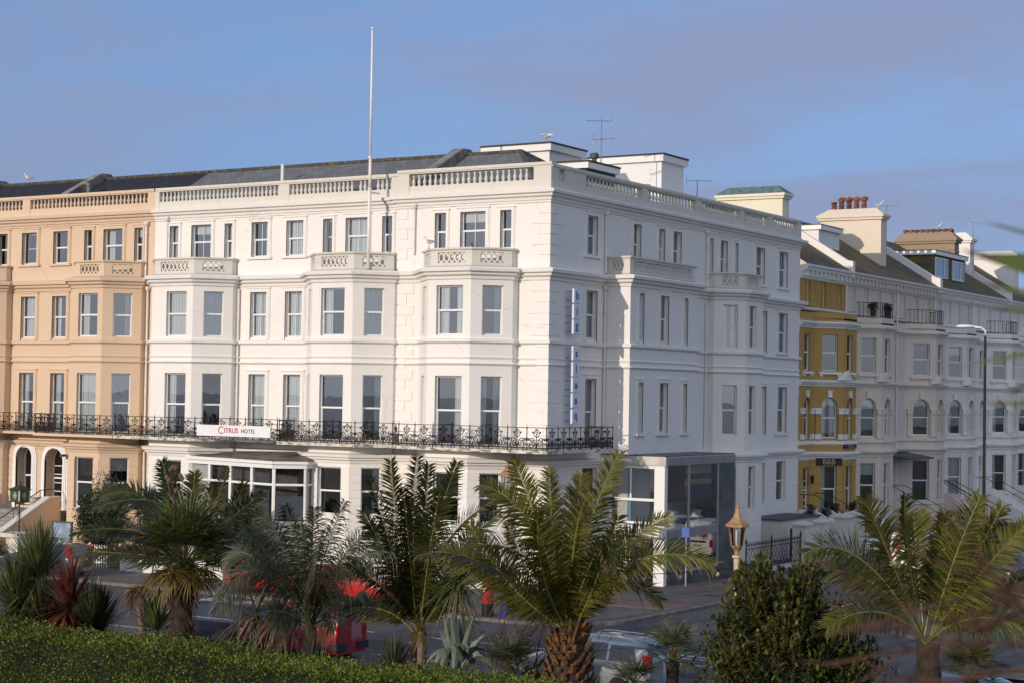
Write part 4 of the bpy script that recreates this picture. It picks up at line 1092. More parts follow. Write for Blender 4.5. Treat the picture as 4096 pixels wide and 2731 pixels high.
# canopy sign over the door
cs = thing('canopy_sign', 'white projecting hotel fascia sign with red lettering over the glazed entrance door', 'sign', (2.3, 4.3, 2.3))
u = (.97,-.243); n = (-.243*1,-.97); n = (u[1],-u[0]); a = (.9,4.6)
b = MB(); b.fbox(a,u,n, 0,2.7, -.25,0, 2.36,2.80); b.fbox(a,u,n,0,2.65,-.9,-.26,2.70,2.78); sbd = b.build('sign_board', M['sign_white'], cs)
def citrus(at, u, n, s, parent):
    lettering('lettering', 'C', s*1.5, (at[0]-u[0]*s*2.25,at[1]-u[1]*s*2.25,at[2]), u, n, M['red_ink'], None).parent = parent
    lettering('lettering', 'ITRUS', s*.98, (at[0]-u[0]*s*.35,at[1]-u[1]*s*.35,at[2]-.01*s), u, n, M['red_ink'], None, bold=.004).parent = parent
    lettering('lettering', 'HOTEL', s*.82, (at[0]+u[0]*s*2.75,at[1]+u[1]*s*2.75,at[2]-.03*s), u, n, M['navy_ink'], None).parent = parent
citrus((a[0]+u[0]*1.35+n[0]*.006, a[1]+u[1]*1.35+n[1]*.006, 2.58), u, n, .24, sbd)
# sign on the iron balcony
hs = thing('hotel_sign', 'long white board with red and navy hotel lettering fixed to the front balcony railing', 'sign', (-15.5, -2.4, 6.3))
ua = (.9955,.094); L_ = 4.5; a = (-17.85,-2.62); ua = (1,.0); na = (0,-1)
b = MB(); b.fbox(a,ua,na, 0,L_, -.05,.0, 6.40,6.92); sbd = b.build('sign_board', M['sign_white'], hs)
b = MB()
for x in (.3,1.5,3.0,4.2): b.fbox(a,ua,na,x,x+.05,-.6 if x > .6 else -.4,-.051,6.6,6.65)
b.build('sign_bracket', M['iron'], hs)
citrus((a[0]+2.25, a[1]-.006, 6.67), ua, na, .335, sbd)
# vertical letter tiles on the side wall
vs = thing('vertical_sign', 'column of eight white letter tiles with blue letters bracketed off the shaded side wall', 'sign', (.4, 1.65, 6.4))
M['tile_face'] = mat('letter_tile_face', (.74,.75,.80), .4, .04); M['tile_blue'] = mat('blue_letter', (.03,.13,.42), .4, .1); M['tile_edge'] = mat('blue_tile_back', (.25,.40,.75), .4, .1)
zt = [12.98,12.28,11.60,10.46,9.75,9.06,8.37,7.66]
for k, ch in enumerate('bigsleep'):
    z = zt[k]; b = MB(); yc = 1.66
    b.add([(.40,yc-.32,z-.33),(.40,yc+.32,z-.33),(.40,yc+.32,z+.33),(.40,yc-.32,z+.33),(.47,yc-.29,z-.30),(.47,yc+.29,z-.30),(.47,yc+.29,z+.30),(.47,yc-.29,z+.30)],
          [(4,5,6,7),(0,1,5,4),(1,2,6,5),(2,3,7,6),(3,0,4,7),(3,2,1,0)], 0)
    b.box(.35,yc-.28,z-.29,.399,yc+.28,z+.29,1)
    t = b.build('letter_tile', [M['tile_face'], M['tile_edge']], vs)
    lettering('letter', ch, .52, (.475,yc,z+(.0 if ch not in 'gp' else .06)), (0,1), (1,0), M['tile_blue'], None, flip=1 if k > 4 else 0, bold=.012).parent = t
    for zz in (z-.2,z+.2):
        b = MB(); b.tube([(.0,yc-.2,zz),(.31,yc-.2,zz)],.012,5); b.build('bracket', M['iron'], None).parent = t
# ------------------------------------------------------------------ flagpole, aerials
fp = thing('flagpole', 'tall bare white flagpole with rust streaks rising from the middle bay balcony', 'flagpole', (-9.1,-1.0,14.2))
b = MB(); b.tube([(-9.1,-1.0,14.2),(-9.1,-1.0,17.9)],.085,10); b.tube([(-9.1,-1.0,17.9),(-9.1,-1.0,19.3)],[.075,.07],10); b.tube([(-9.1,-1.0,19.3),(-9.12,-1.0,25.3)],[.06,.045],10)
b.build('pole', M['pole'], fp, smooth=True)
b = MB()
for z in (17.85,19.3): b.lathe(-9.1,-1.0,[(.1,0),(.1,.1)],10,z=z)
b.lathe(-9.12,-1.0,[(.07,0),(.09,.04),(.02,.12)],8,z=25.28); b.tube([(-9.1,-.95,17.75),(-9.05,-.3,17.75)],.04,6); b.build('collar', M['pipe_white'], fp)
M['galv'] = mat('galvanised_aerial', (.42,.40,.39), .5, .2, metal=.5)
def yagi(b, c, ax, le, n, w, up=False):
    """comb aerial along 3D axis ax"""
    ax = V(ax).normalized(); side = V((0,0,1)).cross(ax).normalized() if not up else V((0,0,1))
    p0 = V(c)-ax*le/2
    b.tube([p0, p0+ax*le], .014, 4)
    for k in range(n):
        q = p0+ax*(le*(k+.5)/n); ww = w*(1-.4*k/n)
        b.tube([q-side*ww/2, q+side*ww/2], .009, 3)
    for s in (-1,1): b.tube([p0+V((0,0,.28*s)), p0+V((0,0,.02*s))+ax*.02], .01, 3); b.tube([p0+V((0,0,.28*s))-side*.25, p0+V((0,0,.28*s))+side*.25], .009, 3)
def aerial(label, x, y, z0, z1, arms):
    t = thing('tv_aerial', label, 'aerial', (x,y,z0), group=None)
    b = MB(); b.tube([(x,y,z0),(x,y,z1)],[.032,.026],6); b.build('mast', M['galv'], t)
    for dz, ax, le, n_, w_ in arms:
        b = MB(); yagi(b, (x+ax[0]*.12,y+ax[1]*.12,z1-dz), ax, le, n_, w_); b.build('antenna', M['galv'], t)
aerial('tall television aerial with two comb antennas beside the rooftop plant rooms', -3.2, 10.2, 18.0, 22.45, [(.25,(-.85,-.5,0),1.3,9,.5),(1.15,(.85,.5,.08),1.1,10,.5)])
aerial('television aerial with one long comb antenna at the far end of the hotel roof', -2.0, 18.6, 17.6, 20.1, [(.02,(.85,.5,0),1.4,12,.35)])
aerial('television aerial with a forked arm between the potted chimney and the brown chimney', -3.0, 50.0, 17.5, 21.9, [(.05,(.9,.4,0),1.5,8,.2)])
aerial('leaning television aerial strapped to the white chimney', -2.2, 66.6, 17.5, 22.2, [(.05,(.9,.4,-.1),.9,6,.3)])
# ------------------------------------------------------------------ gulls
M['gull_white'] = mat('white_plumage', (.80,.79,.77), .8, .05); M['gull_grey'] = mat('grey_wing_plumage', (.36,.37,.39), .8, .15); M['bill'] = mat('yellow_bill', (.6,.35,.05), .5, .1)
def gull(label, loc, rz, pose='stand', s=1.0):
    t = thing('gull', label, 'bird', loc, rz, None)
    b = MB()
    if pose == 'stand':
        body = [(-.26,.25,.02,.015),(-.18,.25,.05,.045),(-.05,.245,.085,.08),(.06,.26,.085,.085),(.13,.31,.06,.065),(.155,.37,.042,.045),(.17,.42,.045,.047),(.205,.43,.04,.038),(.235,.425,.015,.015)]
    elif pose == 'preen':
        body = [(-.28,.27,.02,.015),(-.18,.27,.05,.045),(-.05,.25,.085,.08),(.06,.25,.085,.08),(.14,.27,.055,.055),(.18,.28,.042,.042),(.22,.25,.043,.045),(.245,.21,.03,.032),(.255,.18,.012,.012)]
    else:
        body = [(-.24,0,.03,.01),(-.15,0,.05,.04),(-.03,0,.075,.065),(.08,.01,.07,.065),(.15,.02,.05,.05),(.20,.02,.045,.045),(.24,.015,.015,.015)]
    n_ = 10; vs_ = []
    for x, z, ry_, rz_ in body:
        for k in range(n_): vs_.append((x, ry_*cos(2*pi*k/n_), z+rz_*sin(2*pi*k/n_)))
    fs = [(j*n_+k, j*n_+(k+1)%n_, (j+1)*n_+(k+1)%n_, (j+1)*n_+k) for j in range(len(body)-1) for k in range(n_)]
    b.add(vs_, fs+[tuple(range(n_-1,-1,-1)), tuple((len(body)-1)*n_+k for k in range(n_))])
    b.build('body', M['gull_white'], None, smooth=True).parent = t
    hx, hz = body[-2][0], body[-2][1]
    b = MB(); dn = -.04 if pose != 'preen' else -.07
    b.tube([(hx+.02,0,hz-.005),(hx+.06 if pose != 'preen' else hx+.02,0,hz+dn*.5-.005)],[.014,.005],6); b.build('bill', M['bill'], None).parent = t
    for sgn in (-1,1):
        b = MB()
        if pose == 'fly':
            pts = [(.10,.05,.02),(.13,.30,.16),(.05,.55,.10),(-.12,.72,-.04),(-.09,.50,.07),(-.07,.28,.12),(-.08,.05,.02)]
            pts = [(x, y*sgn, z) for x, y, z in pts]
            b.add(pts+[(x,y,z-.015) for x,y,z in pts], [(0,1,5,6),(1,2,4,5),(2,3,4),(7+6,7+5,7+1,7),(7+5,7+4,7+2,7+1),(7+4,7+3,7+2)]+[(i,7+i,7+(i+1)%7,(i+1)%7) for i in range(7)])
        else:
            pts = [(.08,.075,.31),(-.05,.095,.31),(-.2,.06,.285),(-.34,.015,.27),(-.18,.075,.25),(.0,.095,.235)]
            z_ = 0 if pose == 'stand' else -.005
            pts = [(x, y*sgn, z+z_) for x, y, z in pts]
            b.add(pts+[(x,y*.8,z) for x,y,z in pts], [(0,1,5),(1,2,4,5),(2,3,4)]+[(i,6+i,6+(i+1)%6,(i+1)%6) for i in range(6)])
        b.build('wing', M['gull_grey'], None).parent = t
        if pose != 'fly':
            b = MB(); b.tube([(.0,.03*sgn,0),(-.01,.03*sgn,.18)],.007,4); b.tube([(-.02,.03*sgn,.004),(.05,.03*sgn,.004)],.012,4); b.build('leg', M['bill'], None).parent = t
    t.scale = (s,s,s)
gull('gull bending to preen on the flat roof of the white plant room', (-5.1,8.1,21.0), radians(20), 'preen', 1.25)
gull('gull standing on the bay balcony wall in front of the upper hotel windows', (-5.25,-1.7,15.0), radians(190), 'stand', 1.2)
gull('gull standing on the dark slate ridge at the far left', (-37.8,5.0,20.2), radians(200), 'stand', 1.2)
gull('gull perched on top of the brown chimney with roof tiles', (-2.6,59.6,20.95), radians(20), 'stand', 1.25)
gull('gull standing on the ivory chimney beside the row of chimney pots', (-1.5,44.6,21.05), radians(20), 'stand', 1.2)
gull('dark gull flying in the sky high at the top left corner', (-27.5,-18.0,29.2), radians(20), 'fly', 1.1)
# ------------------------------------------------------------------ lamps
M['copper'] = mat('gold_painted_lantern', (.44,.27,.13), .5, .3, 9, metal=.25, col2=(.24,.15,.08), lo=.3, hi=.55)
M['lamp_cream'] = mat('cream_lamp_post', (.70,.58,.38), .5, .15, 4)
M['lamp_blue'] = mat('blue_lamp_base', (.03,.055,.30), .4, .15)
M['lamp_glass'] = glass_mat('lantern_glass', .12, (.93,.95,.95))
def promenade_lamp(label, x, y, z0, top, sc=1.0):
    t = thing('street_lamp', label, 'lamp', (x,y,z0)); t.scale = (sc,sc,sc)
    H = (top-z0)/sc
    b = MB(); b.lathe(0,0,[(.23,0),(.23,.25),(.19,.3),(.19,1.35),(.24,1.4),(.24,1.5),(.13,1.6)],8); o = b.build('base', M['lamp_blue'], None); o.parent = t
    b = MB(); b.lathe(0,0,[(.11,1.58),(.10,1.8),(.085,H-2.0),(.11,H-1.95),(.11,H-1.85),(.085,H-1.8),(.09,H-1.45),(.13,H-1.42),(.13,H-1.36)],12); o = b.build('post', M['lamp_cream'], None, smooth=False); o.parent = t
    b = MB(); b.lathe(0,0,[(.06,H-1.36),(.07,H-1.25),(.17,H-1.12),(.18,H-1.09)],8)
    for k in range(8):
        a = 2*pi*k/8; b.tube([(.175*cos(a),.175*sin(a),H-1.1),(.245*cos(a),.245*sin(a),H-.56)],.011,4)
    o = b.build('lantern_frame', M['copper'], None); o.parent = t
    b = MB(); b.lathe(0,0,[(.34,H-.58),(.34,H-.51),(.29,H-.49),(.23,H-.44),(.14,H-.34),(.085,H-.22),(.06,H-.13),(.045,H-.08),(.062,H-.05),(.055,H-.02),(.02,H)],8); o = b.build('lantern_cap', M['copper'], None); o.parent = t
    b = MB(); b.lathe(0,0,[(.17,H-1.1),(.24,H-.56)],8,cap=False); o = b.build('lantern_glass', M['lamp_glass'], None); o.parent = t
    b = MB(); b.lathe(0,0,[(.02,H-1.1),(.05,H-.95),(.05,H-.75),(.02,H-.65)],8); o = b.build('lamp_bulb', M['sign_white'], None); o.parent = t
promenade_lamp('gold capped promenade lamp with cream post rising out of the big dark green bush', 22.3, -28.7, .26, 6.08, .86)
promenade_lamp('gold capped promenade lamp with blue base beside the red pillar box', 3.55, -8.9, .1, 6.05)
sl = thing('street_light', 'tall slim black street light with a white lantern head in the side street', 'street light', (12.75,21.3,.1))
b = MB(); b.tube([(12.75,21.3,.1),(12.75,21.3,1.6)],.11,10); b.tube([(12.75,21.3,1.6),(12.75,21.3,11.9)],[.085,.06],10); b.build('column', mat('street_light_black',(.012,.013,.014),.4,.1), sl)
b = MB(); b.tube([(12.75,21.3,11.9),(12.75,21.3,12.15),(12.55,21.2,12.3),(12.25,21.05,12.33)],.05,8)
pr = [(.03,0),(.13,.15),(.18,.45),(.15,.8),(.05,.95)]
vs_ = []; n_ = 10; ax = V((-.85,-.5,.0)).normalized(); sd = V((.5,-.85,0)).normalized()
for r, d in pr:
    for k in range(n_): vs_.append(V((12.3,21.08,12.35))+ax*d+sd*(r*cos(2*pi*k/n_))+V((0,0,1))*(r*.55*sin(2*pi*k/n_)))
b.add(vs_, [(j*n_+k, j*n_+(k+1)%n_, (j+1)*n_+(k+1)%n_, (j+1)*n_+k) for j in range(4) for k in range(n_)]+[tuple(range(n_)), tuple(4*n_+k for k in range(n_))])
b.build('lantern_head', M['sign_white'], sl, smooth=True)
# pillar box
M['post_red'] = mat('pillar_box_red', (.50,.012,.012), .35, .08, coat=.3); M['gloss_black'] = mat('gloss_black', (.012,.012,.012), .35, .1)
pb = thing('pillar_box', 'red cylindrical post box with a black foot on the pavement corner', 'post box', (2.95,-9.2,.1))
b = MB(); b.lathe(0,0,[(.25,0),(.25,.08),(.23,.1),(.23,.48)],20); b.build('foot', M['gloss_black'], None).parent = pb
b = MB(); b.lathe(0,0,[(.225,.481),(.225,1.32),(.25,1.33),(.25,1.38),(.28,1.40),(.28,1.46),(.2,1.54),(.08,1.60),(0,1.61)],20); b.build('body', M['post_red'], None).parent = pb
b = MB(); b.box(-.1,-.262,1.17,.1,-.222,1.2); b.build('aperture', M['gloss_black'], None).parent = pb
b = MB(); b.box(-.06,-.236,.95,.06,-.222,1.1); b.build('notice_plate', M['sign_white'], None).parent = pb
# small traffic sign
ts = thing('traffic_sign', 'small blue parking sign on a grey pole beside the glazed entrance', 'sign', (4.0,5.7,.1))
b = MB(); b.tube([(4.0,5.7,.1),(4.0,5.7,2.75)],.045,8); b.build('pole', M['galv'], ts)
b = MB(); b.box(3.82,5.62,2.3,4.18,5.65,2.72); b.build('sign_plate', mat('blue_sign_plate', (.08,.16,.5), .4, .1), ts)
hr_ = thing('handrail', 'curved white metal handrail by the entrance door', 'handrail', (2.3,3.6,.1))
b = MB(); b.tube([(2.2,3.4,.1),(2.2,3.4,1.2),(2.3,3.5,1.35),(3.1,3.9,1.4)],.03,8); b.build('rail', M['pipe_white'], hr_)
# ------------------------------------------------------------------ boundary walls, fence, flat-roofed store
st = thing('garden_store', 'small flat roofed white rendered store against the shaded hotel side wall', 'outbuilding', (1.2,22,.1))
b = MB(); b.box(.05,20.9,.1,2.0,26.2,2.15); b.build('wall', M['white_parapet'], st); b = MB(); b.box(-.0,20.8,2.16,2.12,26.3,2.24); b.build('roof', M['lead'], st)
b = MB(); b.box(2.005,22.0,.2,2.05,23.6,1.7); b.build('window', M['cladding'], st); b = MB()
for y in (21.95,22.5,23.05,23.6): b.box(2.004,y,.15,2.08,y+.07,1.75)
b.box(2.004,22.02,1.7,2.07,23.6,1.78); b.build('window_frame', M['upvc'], st)
def wall_pillar(label, x, y, w, h):
    t = thing('gate_pillar', label, 'pillar', (x,y,.1), 0, 'white pillars of the side wall')
    b = MB(); b.box(-w/2,-w/2,0,w/2,w/2,h); b.build('shaft', M['white_parapet'], None).parent = t
    b = MB(); e = .1; b.box(-w/2-e*.5,-w/2-e*.5,h+.002,w/2+e*.5,w/2+e*.5,h+.07); b.box(-w/2-e,-w/2-e,h+.07,w/2+e,w/2+e,h+.14)
    b.add([(-w/2-e,-w/2-e,h+.14),(w/2+e,-w/2-e,h+.14),(w/2+e,w/2+e,h+.14),(-w/2-e,w/2+e,h+.14),(0,0,h+.32)],[(0,1,4),(1,2,4),(2,3,4),(3,0,4)]); b.build('cap', M['white_parapet'], None).parent = t
for k,(y,w_,h,s) in enumerate(((19.3,.75,1.95,'where the black spiked fence ends'),(21.9,.6,1.95,'second from the spiked fence'),(25.2,.8,2.05,'third from the spiked fence'),(26.9,.8,2.15,'beside the ochre gate pillar'))):
    wall_pillar('white rendered wall pillar with a pyramid cap, '+s, 3.9, y, w_, h)
sw = thing('garden_wall', 'white rendered wall between capped pillars along the side street', 'wall', (3.9,23,.1))
b = MB(); b.box(3.8,19.7,.1,4.0,21.55,1.9); b.box(3.8,22.25,.1,4.0,24.75,1.2); b.box(3.8,25.65,.1,4.0,26.45,1.9); b.build('panel', M['white_parapet'], sw)
b = MB(); b.box(3.74,22.25,1.21,4.06,24.75,1.3); b.build('coping', M['white_parapet'], sw)
gp_ = thing('gate_pillar', 'ochre gate pillar with a white scrolled cap in front of the guesthouse', 'pillar', (3.5,31.2,.1))
b = MB(); b.box(-.45,-.5,0,.45,.5,1.35); b.build('shaft', M['ochre'], None).parent = gp_
b = MB(); b.box(-.55,-.6,1.352,.55,.6,1.47); b.add([(-.6,-.65,1.47),(.6,-.65,1.47),(.6,.65,1.47),(-.6,.65,1.47),(-.2,-.2,1.75),(.2,-.2,1.75),(.2,.2,1.75),(-.2,.2,1.75)],[(0,1,5,4),(1,2,6,5),(2,3,7,6),(3,0,4,7),(4,5,6,7)])
for s in (-1,1): b.tube([(-.25,s*.35,1.62),(.25,s*.35,1.62)],.13,8)
b.tube([(-.2,0,1.8),(.2,0,1.8)],.18,10); b.build('cap', M['ochre_trim'], None).parent = gp_
fn = thing('iron_fence', 'black spiked iron fence with a lattice lower panel along the side street', 'fence', (4,15,.1))
b = MB(); b.box(3.8,11.6,.1,4.15,18.95,.28); b.build('plinth', M['white_parapet'], fn)
b = MB()
for z in (.36,1.32): b.tube([(4.0,12.2,z),(4.0,18.95,z)],.022,6)
k = 34
for j in range(k+1):
    y = 12.2+6.7*j/k; b.tube([(4,y,1.32),(4,y,1.45)],.012,4); b.lathe(4,y,[(.012,0),(.04,.05),(.0,.22)],6,z=1.45)
for j in range(17):
    y = 12.2+6.7*j/17; s_ = 6.7/17
    b.tube([(4,y,.36),(4,y+s_,.86),(4,y,1.32)],.014,4); b.tube([(4,y+s_,.36),(4,y,.86),(4,y+s_,1.32)],.014,4)
b.build('lattice', M['iron'], fn)
for y in (12.2,15.2,18.9):
    b = MB(); b.tube([(4,y,.28),(4,y,1.6)],.035,8); b.lathe(4,y,[(.03,0),(.06,.06),(.0,.32)],8,z=1.6); b.build('post', M['iron'], fn)
fn2 = thing('iron_fence', 'short black spiked fence beside the ochre gate pillar', 'fence', (3.6,35,.1))
b = MB()
for z in (.3,1.15): b.tube([(3.6,32.3,z),(3.6,41.0,z)],.02,5)
for j in range(45): y = 32.3+8.7*j/44; b.tube([(3.6,y,.1),(3.6,y,1.2)],.012,4); b.lathe(3.6,y,[(.012,0),(.035,.05),(0,.2)],5,z=1.2)
b.build('bars', M['iron'], fn2)
# ------------------------------------------------------------------ forecourt of the peach building and the hotel
lw = thing('low_wall', 'low white forecourt wall in front of the hotel', 'wall', (-12,-5.6,.1))
b = MB(); b.box(-19.6,-5.75,.1,-2.2,-5.5,.58); b.build('panel', M['white'], lw); b = MB(); b.box(-19.65,-5.8,.582,-2.15,-5.45,.66); b.build('coping', M['white_parapet'], lw)
es = thing('entrance_steps', 'grey entrance steps between sloping peach side walls with white copings', 'steps', (-31,-3,.1))
b = MB()
for k in range(12): b.box(-33.6,-5.3+.34*k,.1,-29.2,-1.0,.1+.172*(k+1))
b.box(-33.6,-1.2,.1,-29.0,.15,2.16); b.build('flight', M['concrete'], es)
for s0,s1,nm in ((-29.2,-28.85,0),(-33.95,-33.6,0)):
    prof = [(.1,-5.9),(.95,-5.9),(1.0,-5.0),(2.85,-1.4),(2.85,-.6),(.1,-.6)]
    b = MB(); k = len(prof)
    b.add([(s0,p[1],p[0]) for p in prof]+[(s1,p[1],p[0]) for p in prof], [tuple(range(k)), tuple(range(2*k-1,k-1,-1))]+[(i,k+i,k+(i+1)%k,(i+1)%k) for i in range(k)]); b.build('side_wall', M['cream'], es)
    b = MB(); pr2 = prof[1:5]
    for p,q in zip(pr2[:-1],pr2[1:]): b.add([(s0-.06,p[1],p[0]+.004),(s1+.06,p[1],p[0]+.004),(s1+.06,q[1],q[0]+.004),(s0-.06,q[1],q[0]+.004),(s0-.06,p[1],p[0]+.1),(s1+.06,p[1],p[0]+.1),(s1+.06,q[1],q[0]+.1),(s0-.06,q[1],q[0]+.1)],[(0,3,2,1),(4,5,6,7),(0,1,5,4),(1,2,6,5),(2,3,7,6),(3,0,4,7)])
    b.build('coping', M['white_parapet'], es)
b = MB(); b.tube([(-29.5,-5.6,1.25),(-29.5,-5.0,1.45),(-29.5,-1.4,3.25),(-29.5,-.4,3.3)],.025,6)
for y,z in ((-5.0,1.45),(-3.2,2.35),(-1.4,3.25)): b.tube([(-29.5,y,z-.95),(-29.5,y,z)],.02,5)
b.build('handrail', M['iron'], es)
ur = thing('stone_urn', 'fluted white stone urn on the entrance landing by the arched window', 'urn', (-30.7,-.75,2.16))
b = MB(); b.lathe(0,0,[(.22,0),(.22,.08),(.09,.14),(.08,.24),(.2,.32),(.33,.46),(.37,.62),(.42,.66),(.42,.70),(.34,.70),(.3,.6)],16); b.build('bowl', M['white_parapet'], None, smooth=False).parent = ur
lp = thing('gate_pillar', 'peach and white gate pillar under the green glass lantern', 'pillar', (-26.7,-5.4,.1))
b = MB(); b.box(-.42,-.42,0,.42,.42,1.15,0); b.box(-.2,-.43,.05,.43,.43,1.12,1); b.build('shaft', [M['cream'], M['white']], None).parent = lp
b = MB(); b.box(-.62,-.62,1.152,.62,.62,1.36); b.build('cap', M['white_parapet'], None).parent = lp
gl = thing('lantern_post', 'wrought iron lantern post with a green stained glass box lantern', 'lamp', (-26.7,-5.4,1.46))
b = MB(); b.tube([(0,0,0),(0,0,1.5)],.035,8)
for s in (-1,1):
    for ax in ((s,0),):
        b.tube([(ax[0]*.32,0,.02),(ax[0]*.36,0,.3),(ax[0]*.1,0,.75),(ax[0]*.08,0,1.0)],.014,4)
        b.tube([(ax[0]*.13+ax[0]*.11*cos(t),0,.22+.11*sin(t)) for t in np.linspace(0,5,12)],.012,4)
        b.tube([(ax[0]*.06,0,1.0),(ax[0]*.25,0,1.25),(ax[0]*.3,0,1.45)],.012,4)
b.box(-.36,-.36,1.5,.36,.36,1.54)
b.add([(-.44,-.44,2.08),(.44,-.44,2.08),(.44,.44,2.08),(-.44,.44,2.08),(0,0,2.34)],[(0,1,4),(1,2,4),(2,3,4),(3,0,4),(3,2,1,0)]); b.lathe(0,0,[(.06,2.3),(.05,2.45),(0,2.5)],8); b.build('scroll_post', M['iron'], None).parent = gl
M['green_glass'] = mat('green_stained_glass', (.09,.13,.02), .2, .2); M['clear_diamond'] = mat('clear_diamond_glass', (.45,.45,.40), .2, .2)
b = MB(); b.box(-.31,-.31,1.545,.31,.31,2.07,0)
for (n0,u0) in (((0,-1),(1,0)),((1,0),(0,1)),((-1,0),(0,-1)),((0,1),(-1,0))):
    q = lambda a_,z_: (n0[0]*.315+u0[0]*a_, n0[1]*.315+u0[1]*a_, z_)
    b.poly([q(0,1.6),q(.13,1.81),q(0,2.02),q(-.13,1.81)],1)
b.build('lantern_glass', [M['green_glass'],M['clear_diamond']], None).parent = gl
b = MB()
for sx in (-1,1):
    for sy in (-1,1): b.box(sx*.33-.02,sy*.33-.02,1.541,sx*.33+.02,sy*.33+.02,2.078)
b.build('lantern_frame', M['upvc'], None).parent = gl
wf = thing('picket_fence', 'white iron picket fence by the dark shrub below the peach bay', 'fence', (-24,-5.2,.1))
b = MB(); 
for z in (.3,1.0): b.box(-26.2,-5.22,z,-21.0,-5.18,z+.05)
for k in range(34): x = -26.2+5.2*k/33; b.tube([(x,-5.2,.1),(x,-5.2,1.15)],.022,5)
b.build('bars', M['upvc'], wf)
nb = thing('notice_board', 'framed notice board below the peach bay window', 'notice board', (-25.6,-3.6,.1))
b = MB(); b.box(-26.2,-3.62,1.0,-25.0,-3.58,1.9,0); b.build('board', mat('pale_blue_poster', (.42,.52,.68), .4, .3, 1), nb); b = MB()
for q in ((-26.28,-26.2,.92,1.98),(-25.0,-24.92,.92,1.98)): b.box(q[0],-3.66,q[2],q[1],-3.55,q[3])
b.box(-26.2,-3.66,1.9,-25.0,-3.55,1.98); b.box(-26.2,-3.66,.92,-25.0,-3.55,1.0); b.box(-26.2,-3.62,.1,-26.12,-3.56,.92); b.box(-25.08,-3.62,.1,-25.0,-3.56,.92); b.build('frame', M['lead'], nb)
# festoon lights strung between the promenade lamps
M['bulb'] = mat('clear_festoon_bulb', (.7,.68,.6), .15, .05)
def festoon(label, pts, n_):
    t = thing('festoon_lights', label, 'string lights', pts[0])
    path = []
    for p, q in zip(pts[:-1], pts[1:]):
        for k in range(24):
            f = k/24; path.append((p[0]+(q[0]-p[0])*f, p[1]+(q[1]-p[1])*f, p[2]+(q[2]-p[2])*f-.9*4*f*(1-f)*.5))
    path.append(pts[-1])
    b = MB(); b.tube(path, .009, 4); b.build('cable', M['iron'], t)
    for k in range(n_):
        p = path[int((len(path)-1)*(k+.5)/n_)]
        b = MB(); b.lathe(p[0],p[1],[(.02,-.0),(.025,-.06)],6,z=p[2]); b.build('bulb_holder', M['iron'], t)
        b = MB(); b.lathe(p[0],p[1],[(.02,-.061),(.045,-.11),(.035,-.15),(0,-.17)],8,z=p[2]); b.build('bulb', M['bulb'], t)
festoon('string of clear festoon bulbs strung above the planting on the left', [(-9,-28.2,4.6),(6.0,-28.4,4.35)], 14)
festoon('string of clear festoon bulbs running from the gold lamp in the bush', [(22.3,-28.7,4.62),(10.5,-28.6,4.5)], 12)
# ================================================================== vehicles
M['tyre'] = mat('tyre_rubber', (.02,.02,.02), .85, .1); M['alloy'] = mat('silver_wheel', (.45,.45,.46), .35, .1, metal=.7)
M['car_glass'] = mat('tinted_car_glass', (.025,.03,.034), .06, .2, spec=.9); M['trim_black'] = mat('black_plastic_trim', (.025,.025,.026), .55, .1)
M['lamp_red'] = mat('red_lamp_lens', (.42,.01,.01), .15, .1, coat=.5); M['lamp_clear'] = mat('clear_lamp_lens', (.65,.66,.66), .12, .1, coat=.5)
M['plate_y'] = mat('yellow_number_plate', (.62,.40,.02), .4, .05); M['plate_w'] = mat('white_number_plate', (.72,.72,.70), .4, .05); M['chrome'] = mat('chrome_strip', (.6,.6,.6), .15, .05, metal=1)
def paint(name, c, metal=.0): return mat(name, c, .32, .06, 3, metal=metal, coat=.8)

